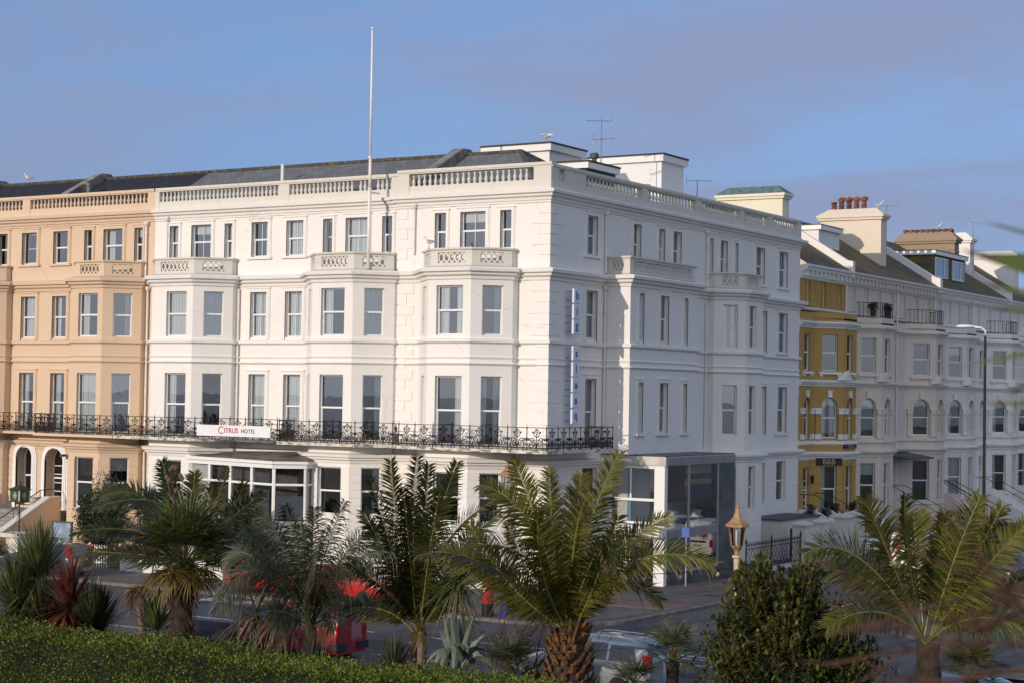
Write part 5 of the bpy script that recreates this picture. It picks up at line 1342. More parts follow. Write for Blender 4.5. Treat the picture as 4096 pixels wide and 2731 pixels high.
class Car:
    """nose towards local +x; stations: x, belt z, top z, half width, roof half width"""
    def __init__(s, label, paint_m, st, loc, rz, zb=.22, name='parked_car', cat='car', group=None):
        s.t = thing(name, label, cat, loc, rz, group)
        a = np.array(st, float); s.a = a
        xs = np.linspace(a[0,0], a[-1,0], 61); s.xs = xs
        K = [np.interp(xs, a[:,0], a[:,i]) for i in range(1, a.shape[1])]
        ker = np.array([1,2,3,2,1])/9
        s.K = [np.convolve(np.pad(k, 2, mode='edge'), ker, 'valid') for k in K]
        rows = []
        for i, x in enumerate(xs):
            be, tp, w, wt = [k[i] for k in s.K]
            tp = max(tp, be+.02)
            ring_ = [(0,zb),(w*.86,zb),(w*.95,zb+.05),(w*.99,zb+.2),(w,be-.28),(w*.995,be-.10),(w*.975,be)]
            for f in (.25,.5,.75,.92): ring_.append((w*.97+(wt-w*.97)*f, be+(tp-be)*f*.97))
            ring_ += [(wt*.95, tp-.012),(wt*.8,tp+.012),(wt*.4,tp+.028),(0,tp+.032)]
            rows.append([(x, y, z) for y, z in ring_])
        n = len(rows[0]); b = MB()
        for sg in (1, -1):
            base = len(b.v); b.v += [(x, y*sg, z) for r in rows for x, y, z in r]
            for i in range(len(xs)-1):
                for j in range(n-1):
                    f = (base+i*n+j, base+(i+1)*n+j, base+(i+1)*n+j+1, base+i*n+j+1)
                    b.f.append(f if sg < 0 else f[::-1]); b.m.append(0)
            for i in (0, len(xs)-1):
                f = tuple(base+i*n+j for j in range(n)); b.f.append(f); b.m.append(0)
        s.body = b.build('body', paint_m, None, smooth=True); s.body.parent = s.t
        try: s.body.data.set_sharp_from_angle(angle=radians(38))
        except Exception: pass
        s.rows = rows
    def at(s, x):
        i = min(max((x-s.xs[0])/(s.xs[-1]-s.xs[0])*60, 0), 60); return [float(np.interp(i, range(61), k)) for k in s.K]
    def side_y(s, x, z):
        be, tp, w, wt = s.at(x)
        if z <= be: return w*.985
        f = min((z-be)/max(tp-be,.05)/.97, 1); return w*.97+(wt-w*.97)*f
    def part(s, b, name, m, smooth=False):
        o = b.build(name, m, None, smooth); o.parent = s.t; return o
    def window(s, x0, x1, z0, z1, sl0=0, sl1=0, name='side_window', m=None, out=.008):
        """side glass strip on both flanks, edges raked by sl0, sl1"""
        for sg in (1, -1):
            b = MB(); A, Bn = 12, 5; vs = []
            for i in range(A+1):
                for j in range(Bn+1):
                    f = j/Bn; xa = x0+sl0*f; xb = x1+sl1*f; x = xa+(xb-xa)*i/A
                    be, tp, w, wt = s.at(x); z = min(z0+(z1-z0)*f, tp-.05)
                    vs.append((x, sg*(s.side_y(x, z)+out), z))
            fs = [(i*(Bn+1)+j,(i+1)*(Bn+1)+j,(i+1)*(Bn+1)+j+1,i*(Bn+1)+j+1) for i in range(A) for j in range(Bn)]
            b.add(vs, fs if sg < 0 else [f[::-1] for f in fs]); s.part(b, name, m or M['car_glass'], True)
    def screen(s, x0, x1, k0=.86, k1=.9, name='windscreen', m=None):
        b = MB(); A, Bn = 8, 8; vs = []
        for i in range(A+1):
            x = x0+(x1-x0)*i/A; be, tp, w, wt = s.at(x); hw = wt*(k0+(k1-k0)*i/A)
            for j in range(Bn+1):
                y = -hw+2*hw*j/Bn; vs.append((x, y, tp+.04-.02*(abs(y)/max(wt,.1))**2))
        b.add(vs, [(i*(Bn+1)+j,(i+1)*(Bn+1)+j,(i+1)*(Bn+1)+j+1,i*(Bn+1)+j+1) for i in range(A) for j in range(Bn)]); s.part(b, name, m or M['car_glass'], True)
    def wheels(s, xf, xr, r=.31, wdt=.2):
        for x in (xf, xr):
            be, tp, w, wt = s.at(x)
            for sg in (1, -1):
                b = MB(); prof = [(r*.62,-.02),(r*.66,.0),(r*.95,.0),(r,.04),(r,wdt-.04),(r*.95,wdt)]
                def tf(b):
                    b.v = [(x+p[0], sg*(w+.012-p[2]), r+p[1]) for p in b.v]
                b.lathe(0,0,prof,24); tf(b); wh = s.part(b, 'wheel', M['tyre'])
                b = MB(); b.lathe(0,0,[(0,.035),(r*.16,.02),(r*.2,.035),(r*.6,.03),(r*.64,.008)],24,cap=False)
                tf(b); o = b.build('rim', M['alloy'], None); o.parent = wh
                b = MB()
                for k in range(7):
                    a = 2*pi*k/7; b.add([(r*.24*cos(a-.3),r*.24*sin(a-.3),.018),(r*.55*cos(a-.16),r*.55*sin(a-.16),.018),(r*.55*cos(a+.16),r*.55*sin(a+.16),.018),(r*.24*cos(a+.3),r*.24*sin(a+.3),.018)],[(0,1,2,3)])
                tf(b); o = b.build('rim_slots', M['trim_black'], None); o.parent = wh
                b = MB(); K = 20
                pts = [((r+.07)*cos(pi*k/K), (r+.06)*sin(pi*k/K)) for k in range(K+1)]
                b.poly([(x+p[0], sg*(s.side_y(x,.5)+.006), r+p[1]) for p in (pts if sg < 0 else pts[::-1])]); s.part(b, 'wheel_arch', M['trim_black'])
    def slab(s, x0, x1, y0, y1, z0, z1, name, m, both=True):
        for sg in ((1,-1) if both else (1,)):
            b = MB(); ya, yb = sorted((sg*y0, sg*y1)); b.box(x0,ya,z0,x1,yb,z1); o = s.part(b, name, m)
            o.modifiers.new('round', 'BEVEL').width = .02
    def plate(s, x, z, text, m, rear=True):
        b = MB(); d = -1 if rear else 1; b.box(min(x,x+d*.02),-.26,z-.055,max(x,x+d*.02),.26,z+.055); o = s.part(b, 'number_plate', m)
        l = lettering('lettering', text, .10, (x+d*.022,0,z), (0,-d*-1*-1 if False else (-1 if rear else 1)), (d,0), M['gloss_black'], None, depth=.002); l.parent = o
    def mirrors(s, x, z):
        for sg in (1,-1):
            b = MB(); y = s.side_y(x,z); b.box(x-.05,min(sg*y,sg*(y+.2)),z,x+.06,max(sg*y,sg*(y+.2)),z+.13); o = s.part(b, 'wing_mirror', s.body.data.materials[0]); o.modifiers.new('round','BEVEL').width = .03
    def rails(s, x0, x1):
        for sg in (1,-1):
            b = MB(); pts = []
            for k in range(9):
                x = x0+(x1-x0)*k/8; be,tp,w,wt = s.at(x); pts.append((x, sg*wt*.9, tp+(.06 if 0<k<8 else .0)))
            b.tube(pts,.016,6); s.part(b, 'roof_rail', M['chrome'])

HATCH = [(-2.0,.86,.95,.72,.60),(-1.97,.92,1.0,.80,.62),(-1.75,.95,1.30,.83,.60),(-1.45,.95,1.40,.84,.60),(-.2,.94,1.44,.85,.60),(.35,.92,1.38,.85,.58),(1.0,.90,.96,.84,.66),(1.7,.80,.84,.82,.68),(1.95,.66,.70,.76,.60),(2.02,.5,.54,.7,.5)]
ESTATE = [(-2.26,.80,.90,.76,.64),(-2.22,.92,1.02,.84,.66),(-2.0,.95,1.38,.87,.62),(-1.7,.95,1.44,.88,.62),(-.3,.94,1.47,.89,.62),(.25,.93,1.40,.89,.60),(.95,.92,.98,.88,.68),(1.8,.82,.87,.86,.72),(2.15,.68,.73,.80,.64),(2.26,.50,.55,.72,.5)]
MPV = [(-2.33,.85,.98,.78,.66),(-2.3,.98,1.1,.87,.68),(-2.08,1.02,1.52,.90,.66),(-1.7,1.02,1.62,.91,.66),(-.2,1.0,1.66,.92,.66),(.5,.98,1.55,.92,.64),(1.35,.96,1.03,.91,.70),(1.95,.84,.90,.88,.72),(2.25,.68,.73,.80,.64),(2.35,.5,.55,.72,.5)]
VANLET = [(-2.06,.95,1.45,.80,.66),(-2.03,1.0,1.62,.84,.66),(-1.9,1.05,1.76,.855,.66),(-1.5,1.05,1.80,.86,.67),(.1,1.03,1.79,.86,.66),(.55,1.02,1.66,.86,.64),(1.05,1.0,1.10,.85,.68),(1.6,.90,.97,.83,.70),(1.95,.72,.78,.76,.62),(2.05,.5,.56,.68,.5)]
VAN = [(-2.15,1.0,1.75,.84,.74),(-2.12,1.05,1.90,.88,.76),(-2.0,1.1,1.96,.89,.78),(.2,1.08,1.98,.89,.78),(.8,1.05,1.75,.89,.72),(1.3,1.0,1.1,.88,.70),(1.85,.85,.92,.86,.72),(2.12,.6,.66,.78,.6)]

# grey estate on the forecourt, tail towards the corner
c = Car('grey estate car with tall red tail lights parked on the forecourt below the peach building', paint('gunmetal_paint', (.055,.065,.08), .3), ESTATE, (-21.0,-9.0,.1), pi)
c.window(-1.75,-1.05,.98,1.36,.12,.0); c.window(-.98,-.1,.98,1.37); c.window(-.03,.75,.98,1.33,0,-.5); c.screen(.35,.92); c.screen(-2.16,-2.0,.9,.9,'rear_window'); c.wheels(1.35,-1.35); c.rails(-1.75,.1); c.mirrors(.6,.95)
c.slab(-2.28,-2.12,.60,.80,.62,1.02,'tail_light',M['lamp_red']); c.slab(-2.20,-1.96,.60,.76,1.0,1.36,'tail_light',M['lamp_red']); c.plate(-2.275,.80,'GX08 EJL',M['plate_y']); c.slab(2.05,2.22,.45,.72,.58,.72,'headlight',M['lamp_clear']); c.slab(-2.3,-2.24,0,.7,.3,.5,'bumper',M['trim_black'],False)
lettering('lettering','VOLVO',.07,(-2.30,0,.93),(0,-1),(-1,0),M['chrome'],None,space=1.6).parent = c.body
# red hatchback, nose towards the corner
red = paint('bright_red_paint', (.50,.012,.01))
c = Car('bright red hatchback parked on the forecourt, nose towards the pillar box', red, HATCH, (-4.1,-8.6,.1), 0)
c.window(-1.5,-.75,.98,1.30,.15,0); c.window(-.68,.15,.98,1.34); c.window(.2,.85,.97,1.28,0,-.45); c.screen(.45,.98); c.screen(-1.93,-1.75,.9,.9,'rear_window'); c.wheels(1.25,-1.25,.29); c.mirrors(.6,.93)
c.slab(1.82,2.0,.46,.70,.60,.74,'headlight',M['lamp_clear']); c.plate(2.03,.42,'R34 RVR',M['plate_w'],False); c.slab(1.97,2.03,0,.4,.58,.66,'grille',M['trim_black']); c.slab(-2.03,-1.95,.5,.72,.7,.92,'tail_light',M['lamp_red'])
# second red car further back
c = Car('second red hatchback half hidden behind the palm, in front of the hotel conservatory', red, HATCH, (-8.3,-8.5,.1), 0)
c.window(-1.5,-.75,.98,1.30,.15,0); c.window(-.68,.15,.98,1.34); c.window(.2,.85,.97,1.28,0,-.45); c.screen(.45,.98); c.screen(-1.93,-1.75,.9,.9,'rear_window'); c.wheels(1.25,-1.25,.29); c.mirrors(.6,.93)
c.slab(1.82,2.0,.46,.70,.60,.74,'headlight',M['lamp_clear']); c.slab(-2.03,-1.95,.5,.72,.7,.92,'tail_light',M['lamp_red'])
# dark blue estate and red van along the garden kerb
c = Car('dark navy estate car with chrome window line parked behind the hedge', paint('navy_paint', (.010,.013,.035), .2), ESTATE, (-1.1,-20.6,0), pi)
c.window(-1.75,-1.05,.98,1.36,.12,.0); c.window(-.98,-.1,.98,1.37); c.window(-.03,.75,.98,1.33,0,-.5); c.window(-1.85,.78,.945,.965,name='chrome_strip',m=M['chrome'],out=.016); c.screen(.35,.92); c.screen(-2.16,-2.0,.9,.9,'rear_window'); c.wheels(1.35,-1.35); c.rails(-1.75,.1); c.mirrors(.6,.95)
c.slab(2.05,2.22,.45,.72,.58,.72,'headlight',M['lamp_clear']); c.slab(-2.28,-2.14,.58,.80,.62,.95,'tail_light',M['lamp_red']); c.plate(2.27,.42,'LX57 KVD' if False else 'LX57 KVD',M['plate_w'],False)
c = Car('red small family van with black bumper parked behind the hedge and grey green palm', paint('dark_red_paint', (.30,.010,.014)), VANLET, (3.25,-21.0,0), pi, name='parked_van', cat='van')
c.window(-1.85,-.95,1.10,1.58,.10,0); c.window(-.85,.0,1.10,1.62); c.window(.08,.85,1.08,1.56,0,-.42); c.screen(.62,1.04); c.screen(-2.1,-2.03,.9,.9,'rear_window'); c.wheels(1.35,-1.3,.3); c.mirrors(.75,1.05)
c.slab(-2.13,-1.75,.3,.86,.34,.58,'bumper',M['trim_black']); c.slab(-2.09,-1.98,.62,.80,.75,1.15,'tail_light',M['lamp_red']); c.slab(1.9,2.05,.42,.66,.60,.76,'headlight',M['lamp_clear'])
c.window(-1.2,1.3,.62,.66,name='door_moulding',m=M['trim_black'],out=.014)
# silver people carrier
c = Car('silver people carrier parked behind the pineapple trunked palm', paint('silver_paint', (.42,.44,.46), .55), MPV, (14.35,-21.35,0), pi)
c.window(-1.9,-1.0,1.06,1.50,.14,0); c.window(-.92,.05,1.06,1.53); c.window(.12,1.05,1.04,1.48,0,-.55); c.screen(.6,1.32); c.screen(-2.25,-2.1,.9,.9,'rear_window'); c.wheels(1.5,-1.35,.32); c.rails(-1.75,.2); c.mirrors(.85,1.0)
c.slab(-2.34,-2.08,.68,.86,.85,1.30,'tail_light',M['lamp_red']); c.slab(2.1,2.3,.45,.72,.62,.78,'headlight',M['lamp_clear'])
b = MB(); b.tube([(-1.7,0,1.64),(-1.95,0,1.98)],.008,4); c.part(b,'aerial',M['trim_black'])
# blue grey car at the lower right
c = Car('blue grey hatchback at the lower right behind the broad leaved bush', paint('blue_grey_paint', (.16,.20,.27), .4), HATCH, (24.7,-21.0,0), pi)
c.window(-1.5,-.75,.98,1.30,.15,0); c.window(-.68,.15,.98,1.34); c.window(.2,.85,.97,1.28,0,-.45); c.screen(.45,.98); c.screen(-1.93,-1.75,.9,.9,'rear_window'); c.wheels(1.25,-1.25,.3); c.mirrors(.6,.93); c.slab(-2.03,-1.95,.5,.72,.7,.92,'tail_light',M['lamp_red']); c.slab(1.82,2.0,.46,.70,.60,.74,'headlight',M['lamp_clear'])
# side street
c = Car('white delivery van with a red stripe and yellow rear plate in the side street', paint('white_van_paint', (.78,.77,.72)), VAN, (9.15,22.3,0), pi/2, name='parked_van', cat='van')
c.window(.25,.95,1.1,1.66,0,-.35); c.screen(.9,1.3); c.wheels(1.35,-1.3,.32); c.mirrors(.8,1.15)
for y0,y1 in ((.06,.66),(-.66,-.06)):
    b = MB(); b.box(-2.175,y0,1.12,-2.16,y1,1.66); c.part(b,'rear_window',mat('grey_window_film',(.30,.27,.24),.4,.1))
b = MB(); b.box(-2.182,.30,1.10,-2.176,.50,1.70); o = c.part(b,'red_stripe',M['post_red'])
lettering('lettering','SP',.30,(-2.186,.40,1.48),(0,-1),(-1,0),M['sign_white'],None,depth=.002).parent = o
c.slab(-2.19,-2.05,.74,.87,.6,1.0,'tail_light',M['lamp_red']); c.plate(-2.165,.66,'YU53 CLJ',M['plate_y']); b = MB(); b.box(-2.18,-.5,.82,-2.16,.5,.93); c.part(b,'rear_trim',M['trim_black'])
lettering('lettering','TRANSIT',.10,(-2.165,.45,1.02),(0,-1),(-1,0),M['trim_black'],None,depth=.002).parent = c.body
for lab, col, loc, rz in (('dark grey hatchback parked ahead of the white van in the side street',(.09,.09,.10),(9.6,28.6,0),pi/2),('white saloon parked on the right of the side street',(.62,.63,.64),(15.2,24.5,0),-pi/2),('pale silver hatchback farther up the right of the side street',(.5,.5,.51),(15.2,30.6,0),-pi/2),('black hatchback near the corner on the right of the side street',(.02,.02,.022),(15.1,17.6,0),-pi/2)):
    c = Car(lab, paint('car_paint', col), HATCH, loc, rz)
    c.window(-1.5,-.75,.98,1.30,.15,0); c.window(-.68,.15,.98,1.34); c.window(.2,.85,.97,1.28,0,-.45); c.screen(.45,.98); c.screen(-1.93,-1.75,.9,.9,'rear_window'); c.wheels(1.25,-1.25,.3); c.mirrors(.6,.93)
    c.slab(1.82,2.0,.46,.70,.60,.74,'headlight',M['lamp_clear']); c.slab(-2.03,-1.95,.5,.72,.7,.92,'tail_light',M['lamp_red'])
# ================================================================== planting
_y, _p, _r = radians(-31.886), radians(1.6726), radians(-.958)
_F = V((sin(_y)*cos(_p), cos(_y)*cos(_p), sin(_p))); _R0 = V((cos(_y), -sin(_y), 0)); _D0 = _F.cross(_R0)
_R = _R0*cos(_r)+_D0*sin(_r); _D = _D0*cos(_r)-_R0*sin(_r); EYE = V((40.122,-67.513,8.6))
def at(px, py, d):
    """survey helper: a sight line through the photograph, followed for d metres of depth"""
    return EYE + _F*d + _R*((px-1176)/4128.6*d) + _D*((py-784.1)/4128.6*d)

M['frond'] = leaf_mat('palm_frond_green', (.030,.040,.009), (.165,.165,.030), 1.6, .42, .2)
M['frond_dark'] = leaf_mat('deep_palm_green', (.018,.027,.010), (.072,.085,.020), 1.6, .42, .18)
M['frond_grey'] = leaf_mat('grey_green_palm', (.034,.042,.026), (.105,.115,.065), 1.6, .5, .15)
M['frond_tip'] = leaf_mat('scorched_leaf_tip', (.10,.055,.025), (.24,.15,.075), 4, .6, .2)
M['rachis'] = mat('yellow_green_stalk', (.24,.20,.045), .45, .2, 3, col2=(.14,.13,.03))
M['rachis_green'] = mat('green_stalk', (.09,.10,.03), .5, .2, 3)
M['fan'] = leaf_mat('fan_palm_green', (.022,.036,.010), (.085,.11,.028), 2.5, .36, .15)
M['fan_old'] = leaf_mat('yellowing_fan_leaf', (.10,.075,.018), (.26,.19,.05), 3, .5, .2)
M['dead_leaf'] = leaf_mat('dead_brown_leaf', (.07,.04,.02), (.20,.12,.06), 5, .8, .1)
M['palm_bark'] = mat('fibrous_palm_bark', (.060,.042,.030), .95, .3, 5, col2=(.022,.016,.012), bump=.8, bscale=18)
M['leaf_base'] = mat('orange_leaf_base', (.20,.085,.022), .7, .35, 7, col2=(.05,.03,.018), lo=.38, hi=.6)
M['pale_bark'] = mat('pale_ringed_bark', (.26,.19,.145), .9, .3, 6, col2=(.13,.09,.07), bump=.5)
M['cord_green'] = leaf_mat('cordyline_green', (.030,.045,.014), (.135,.165,.055), 3, .4, .15)
M['cord_red'] = leaf_mat('bronze_red_cordyline', (.060,.014,.010), (.16,.05,.028), 3, .4, .15)
M['cord_var'] = leaf_mat('striped_cordyline', (.05,.05,.022), (.20,.17,.10), 6, .4, .15)
M['agave'] = leaf_mat('blue_grey_agave', (.045,.065,.048), (.10,.13,.095), 2, .5, .05)
M['agave_edge'] = mat('cream_agave_margin', (.45,.40,.22), .5, .2)
M['bush_leaf'] = leaf_mat('glossy_bush_leaf', (.014,.023,.006), (.145,.155,.035), 1.4, .36, .15, .5)
M['hedge_leaf'] = leaf_mat('glossy_hedge_leaf', (.022,.036,.005), (.185,.225,.030), .7, .45, .22, .32)
M['hedge_core'] = mat('hedge_inner_twigs', (.014,.018,.008), .95, .3, 6)
M['twig'] = mat('reddish_bare_twig', (.085,.05,.035), .8, .3, 5)
M['far_bush'] = leaf_mat('dark_shrub_leaf', (.012,.020,.008), (.05,.065,.020), 3, .4, .1)

def bez(a, m, b, n):
    """curve from a through m (at its middle) to b"""
    c = m*2-(a+b)*.5
    return [a*((1-t)**2)+c*(2*t*(1-t))+b*(t*t) for t in np.linspace(0, 1, n)]

def strips(bases, dirs, lens, widths, normals, droop, mats, name, parent, tipfrac=.5, shape=(.55,1.0,.62,0.0)):
    """many narrow leaf blades at once: each a 3-segment tapering strip that sags; last segment may be scorched"""
    n = len(bases); B = np.array(bases); Dn = np.array(dirs); Dn /= np.linalg.norm(Dn, axis=1)[:,None]
    L_ = np.array(lens)[:,None]; Wd = np.array(widths)[:,None]; Nn = np.array(normals)
    S_ = np.cross(Dn, Nn); S_ /= np.maximum(np.linalg.norm(S_, axis=1), 1e-6)[:,None]
    dr = np.array(droop)[:,None] if np.ndim(droop) else np.full((n,1), droop)
    vs = np.zeros((n, 8, 3)); ts = (0, .33, .70, 1.0)
    for k, t in enumerate(ts):
        c = B+Dn*L_*t+np.array((0,0,-1.0))*L_*dr*t*t
        vs[:,2*k] = c-S_*Wd*.5*max(shape[k], .04); vs[:,2*k+1] = c+S_*Wd*.5*max(shape[k], .04)
    f = np.array([[0,1,3,2],[2,3,5,4],[4,5,7,6]])
    faces = (np.arange(n)[:,None,None]*8+f[None]).reshape(-1,4)
    mi = np.zeros((n,3), int)
    if len(mats) > 1: mi[:,2] = (RNG.random(n) < tipfrac)
    o = mesh_np(name, vs.reshape(-1,3), faces, mats, None, mi.reshape(-1)); o.parent = parent
    return o

def frond(root, a, m, b, L0=.5, n=46, w=.032, mats=None, rach=None, tip=.5, up=V((0,0,1)), droop=.35, vee=.35, start=.18, rr=.022):
    """one feather leaf: stalk + two ranks of leaflets"""
    mats = mats or [M['frond'], M['frond_tip']]; rach = rach or M['rachis']
    n = int(n*2.3); up = (-_F*random.uniform(.35,1.0)+V((0,0,random.uniform(.45,.9)))+_R*random.uniform(-.35,.35)).normalized()
    pts = bez(a, m, b, n+1); bs = []; ds = []; ls = []; ws = []; ns = []; dp = []
    for i in range(int(n*start), n+1):
        t = i/n; p = pts[i]; tg = (pts[min(i+1,n)]-pts[max(i-1,0)]).normalized()
        sd = tg.cross(up); sd = sd.normalized() if sd.length > .05 else V((1,0,0)); nu = sd.cross(tg).normalized()
        le = L0*(min(1, (t-start+.08)/.22)*.9+.1)*(1-max(0,(t-.55)/.45)**1.6*.62)
        for s in (-1, 1):
            an = radians(52-30*t+random.gauss(0,6))
            d = sd*(s*sin(an+.35)) + tg*cos(an+.35)*1.05 + nu*(vee*random.uniform(.5,1.3))
            bs.append(p+sd*(s*.012)); ds.append(d); ls.append(le*random.uniform(.85,1.12)); ws.append(w*random.uniform(.8,1.15)); ns.append(nu+sd*(s*.5)); dp.append(droop*(random.uniform(.4,1.6)+(2.2 if random.random() < .07 else 0)))
    o = strips(bs, ds, ls, ws, ns, dp, mats, 'frond', root, tip)
    rb = MB(); q = pts[::8]+([pts[-1]] if n % 8 else []); k = len(q); rb.tube(q, [rr*(1.25-1.0*i/(k-1)) for i in range(k)], 5)
    r = rb.build('stalk', rach, None); r.parent = o
    return o

def palm(name, label, crown, base_z, fronds, d, L0=.5, trunk='stub', extra=8, ext_len=2.0, mats=None, rach=None, tip=.5, w=.047, droop=.24, group=None, tr=.42, n=46):
    """feather palm: fronds given by sight points (mid, tip) plus extras that fill the crown's volume"""
    C = at(*crown, d); t = thing(name, label, 'palm', (C.x, C.y, base_z), 0, group)
    O = V((C.x, C.y, base_z))
    def loc(p): return p-O
    for f in fronds:
        (mx, my, md), (tx, ty, td) = f[0], f[1]
        a = C+V((random.uniform(-.1,.1), random.uniform(-.1,.1), random.uniform(-.05,.05)))
        frond(t, loc(a), loc(at(mx,my,d+md)), loc(at(tx,ty,d+td)), L0*(f[2] if len(f) > 2 else 1), n, w, mats if len(f) < 4 else f[3], rach, tip, droop=droop)
    for k in range(extra):
        az = 2*pi*k/extra+random.uniform(-.3,.3); el = radians(random.uniform(15,75)); le = ext_len*random.uniform(.75,1.1)
        dr = V((cos(az)*cos(el), sin(az)*cos(el), sin(el)))
        m_ = C+dr*le*.55; e = C+dr*le+V((0,0,-le*.22*cos(el)))
        frond(t, loc(C), loc(m_), loc(e), L0, n, w, mats, rach, tip, droop=droop)
    h = C.z-base_z
    if trunk == 'pine':
        b = MB(); b.lathe(0,0,[(tr*.8,0),(tr*.95,h*.25),(tr*1.05,h*.62),(tr*.85,h*.9),(tr*.45,h*1.02),(.1,h*1.06)],18)
        b.build('trunk', M['palm_bark'], None, smooth=True).parent = t
        b = MB(); rows = int(h/.17)
        for r_ in range(rows):
            z = .1+r_*.17; f = z/h; rad = tr*(.86+.3*sin(min(f,1)*pi*.85)) if f < .9 else tr*.75
            kk = 13
            for k in range(kk):
                a = 2*pi*(k+.5*(r_ % 2))/kk+random.uniform(-.06,.06); ca, sa = cos(a), sin(a)
                o_ = V((ca*rad, sa*rad, z)); ou = V((ca,sa,0)); tn = V((-sa,ca,0)); s = random.uniform(.65,1.35); ou = (ou+V((random.gauss(0,.18),random.gauss(0,.18),random.gauss(0,.25)))).normalized()
                p0 = o_-tn*.085*s; p1 = o_+tn*.085*s; p2 = o_+ou*.10*s+V((0,0,.16*s))+tn*.045*s; p3 = o_+ou*.10*s+V((0,0,.16*s))-tn*.045*s
                b.add([p0,p1,p2,p3,o_+ou*.045+V((0,0,-.03)),o_+ou*.115*s+V((0,0,.13*s))], [(0,4,5,3),(4,1,2,5),(0,1,4),(3,5,2)])
        b.build('leaf_bases', M['leaf_base'], None).parent = t
        b = MB()
        for k in range(26):
            a = random.uniform(0,2*pi); r0 = tr*.7; z = h*random.uniform(.8,1.0)
            b.tube([(cos(a)*r0,sin(a)*r0,z),(cos(a)*(r0+.12),sin(a)*(r0+.12),z+.22),(cos(a)*(r0+.22),sin(a)*(r0+.22),z+random.uniform(.2,.5))],[.05,.045,.02],5)
        b.build('cut_stalks', M['leaf_base'], None).parent = t
    elif trunk == 'hairy':
        b = MB(); K = 9; b.lathe(0,0,[(tr*(.9+.12*sin(k*2.1)), h*k/K) for k in range(K+1)],14); b.build('trunk', M['palm_bark'], None, smooth=True).parent = t
    elif trunk:
        b = MB(); b.lathe(0,0,[(tr*.9,0),(tr,h*.4),(tr*.75,h)],12); b.build('trunk', M['palm_bark'], None, smooth=True).parent = t
    return t, C, O

def fan(root, hub, axis, R_=.65, n=26, spread=150, mats=None, w=.045, droop=.12, petiole=None, tip=.3, name='fan_leaf', pm=None):
    """palmate leaf: stiff segments radiating in a plane from the hub"""
    axis = axis.normalized(); sd = axis.cross(V((0,0,1))); sd = sd.normalized() if sd.length > .1 else V((1,0,0)); nu = sd.cross(axis).normalized()
    bs=[];ds=[];ls=[];ws=[];ns=[];dp=[]
    for k in range(n):
        a = radians(-spread+2*spread*k/(n-1)); d = axis*cos(a)+sd*sin(a)+nu*(.18*random.uniform(.3,1.2))
        bs.append(hub+d*.03); ds.append(d); ls.append(R_*(1-.28*(abs(a)/radians(180)))*random.uniform(.92,1.05)); ws.append(w*random.uniform(.85,1.1)); ns.append(nu+sd*.35*sin(a)); dp.append(droop*random.uniform(.2,1.6))
    o = strips(bs, ds, ls, ws, ns, dp, mats or [M['fan'], M['frond_tip']], name, root, tip, shape=(.35,1.0,.75,0))
    if petiole is not None:
        b = MB(); b.tube([petiole, (petiole+hub)*.5+V((0,0,.04)), hub], [.02,.016,.012], 5); b.build('petiole', pm or M['rachis_green'], None).parent = o
    return o

def fan_palm(name, label, crown, base_z, d, n=26, reach=1.0, R_=.7, old=6, trunk=True, tr=.25, mats=None, elev=(-25,80), group=None, segs=26, hair=True, w=.045):
    C = at(*crown, d); t = thing(name, label, 'palm', (C.x,C.y,base_z), 0, group); c = V((0,0,C.z-base_z))
    for k in range(n):
        az = 2.399*k; el = radians(elev[0]+(elev[1]-elev[0])*((k+.5)/n)); dr = V((cos(az)*cos(el), sin(az)*cos(el), sin(el)))
        hub = c+dr*reach*random.uniform(.8,1.1)
        ax = (dr+V((0,0,-.35))).normalized()
        m_ = mats
        if k < old: m_ = [M['fan_old'], M['dead_leaf']]; hub = c+dr*reach*.62
        fan(t, hub, ax, R_*(random.uniform(.85,1.1) if k >= old else .62), segs, 125, m_, w, .12 if k >= old else .5, c)
    if trunk:
        h = c.z; b = MB(); K = 12; b.lathe(0,0,[(tr*(1+.14*sin(k*2.3)+.25*(k/K)), h*k/K) for k in range(K+1)],14); b.build('trunk', M['palm_bark'], None, smooth=True).parent = t
        if hair:
            bs=[];ds=[];ls=[];ws=[];ns=[]
            for k in range(500):
                a = random.uniform(0,2*pi); z = random.uniform(.1,h); r_ = tr*1.15
                bs.append((cos(a)*r_,sin(a)*r_,z)); ds.append((cos(a)*.6,sin(a)*.6,-random.uniform(.3,1.2))); ls.append(random.uniform(.12,.32)*(1+.8*(z/h)**4)); ws.append(.02); ns.append((-sin(a),cos(a),.3))
            strips(bs,ds,ls,ws,ns,.2,[M['palm_bark'] if False else M['dead_leaf']],'bark_fibre',t)
    return t

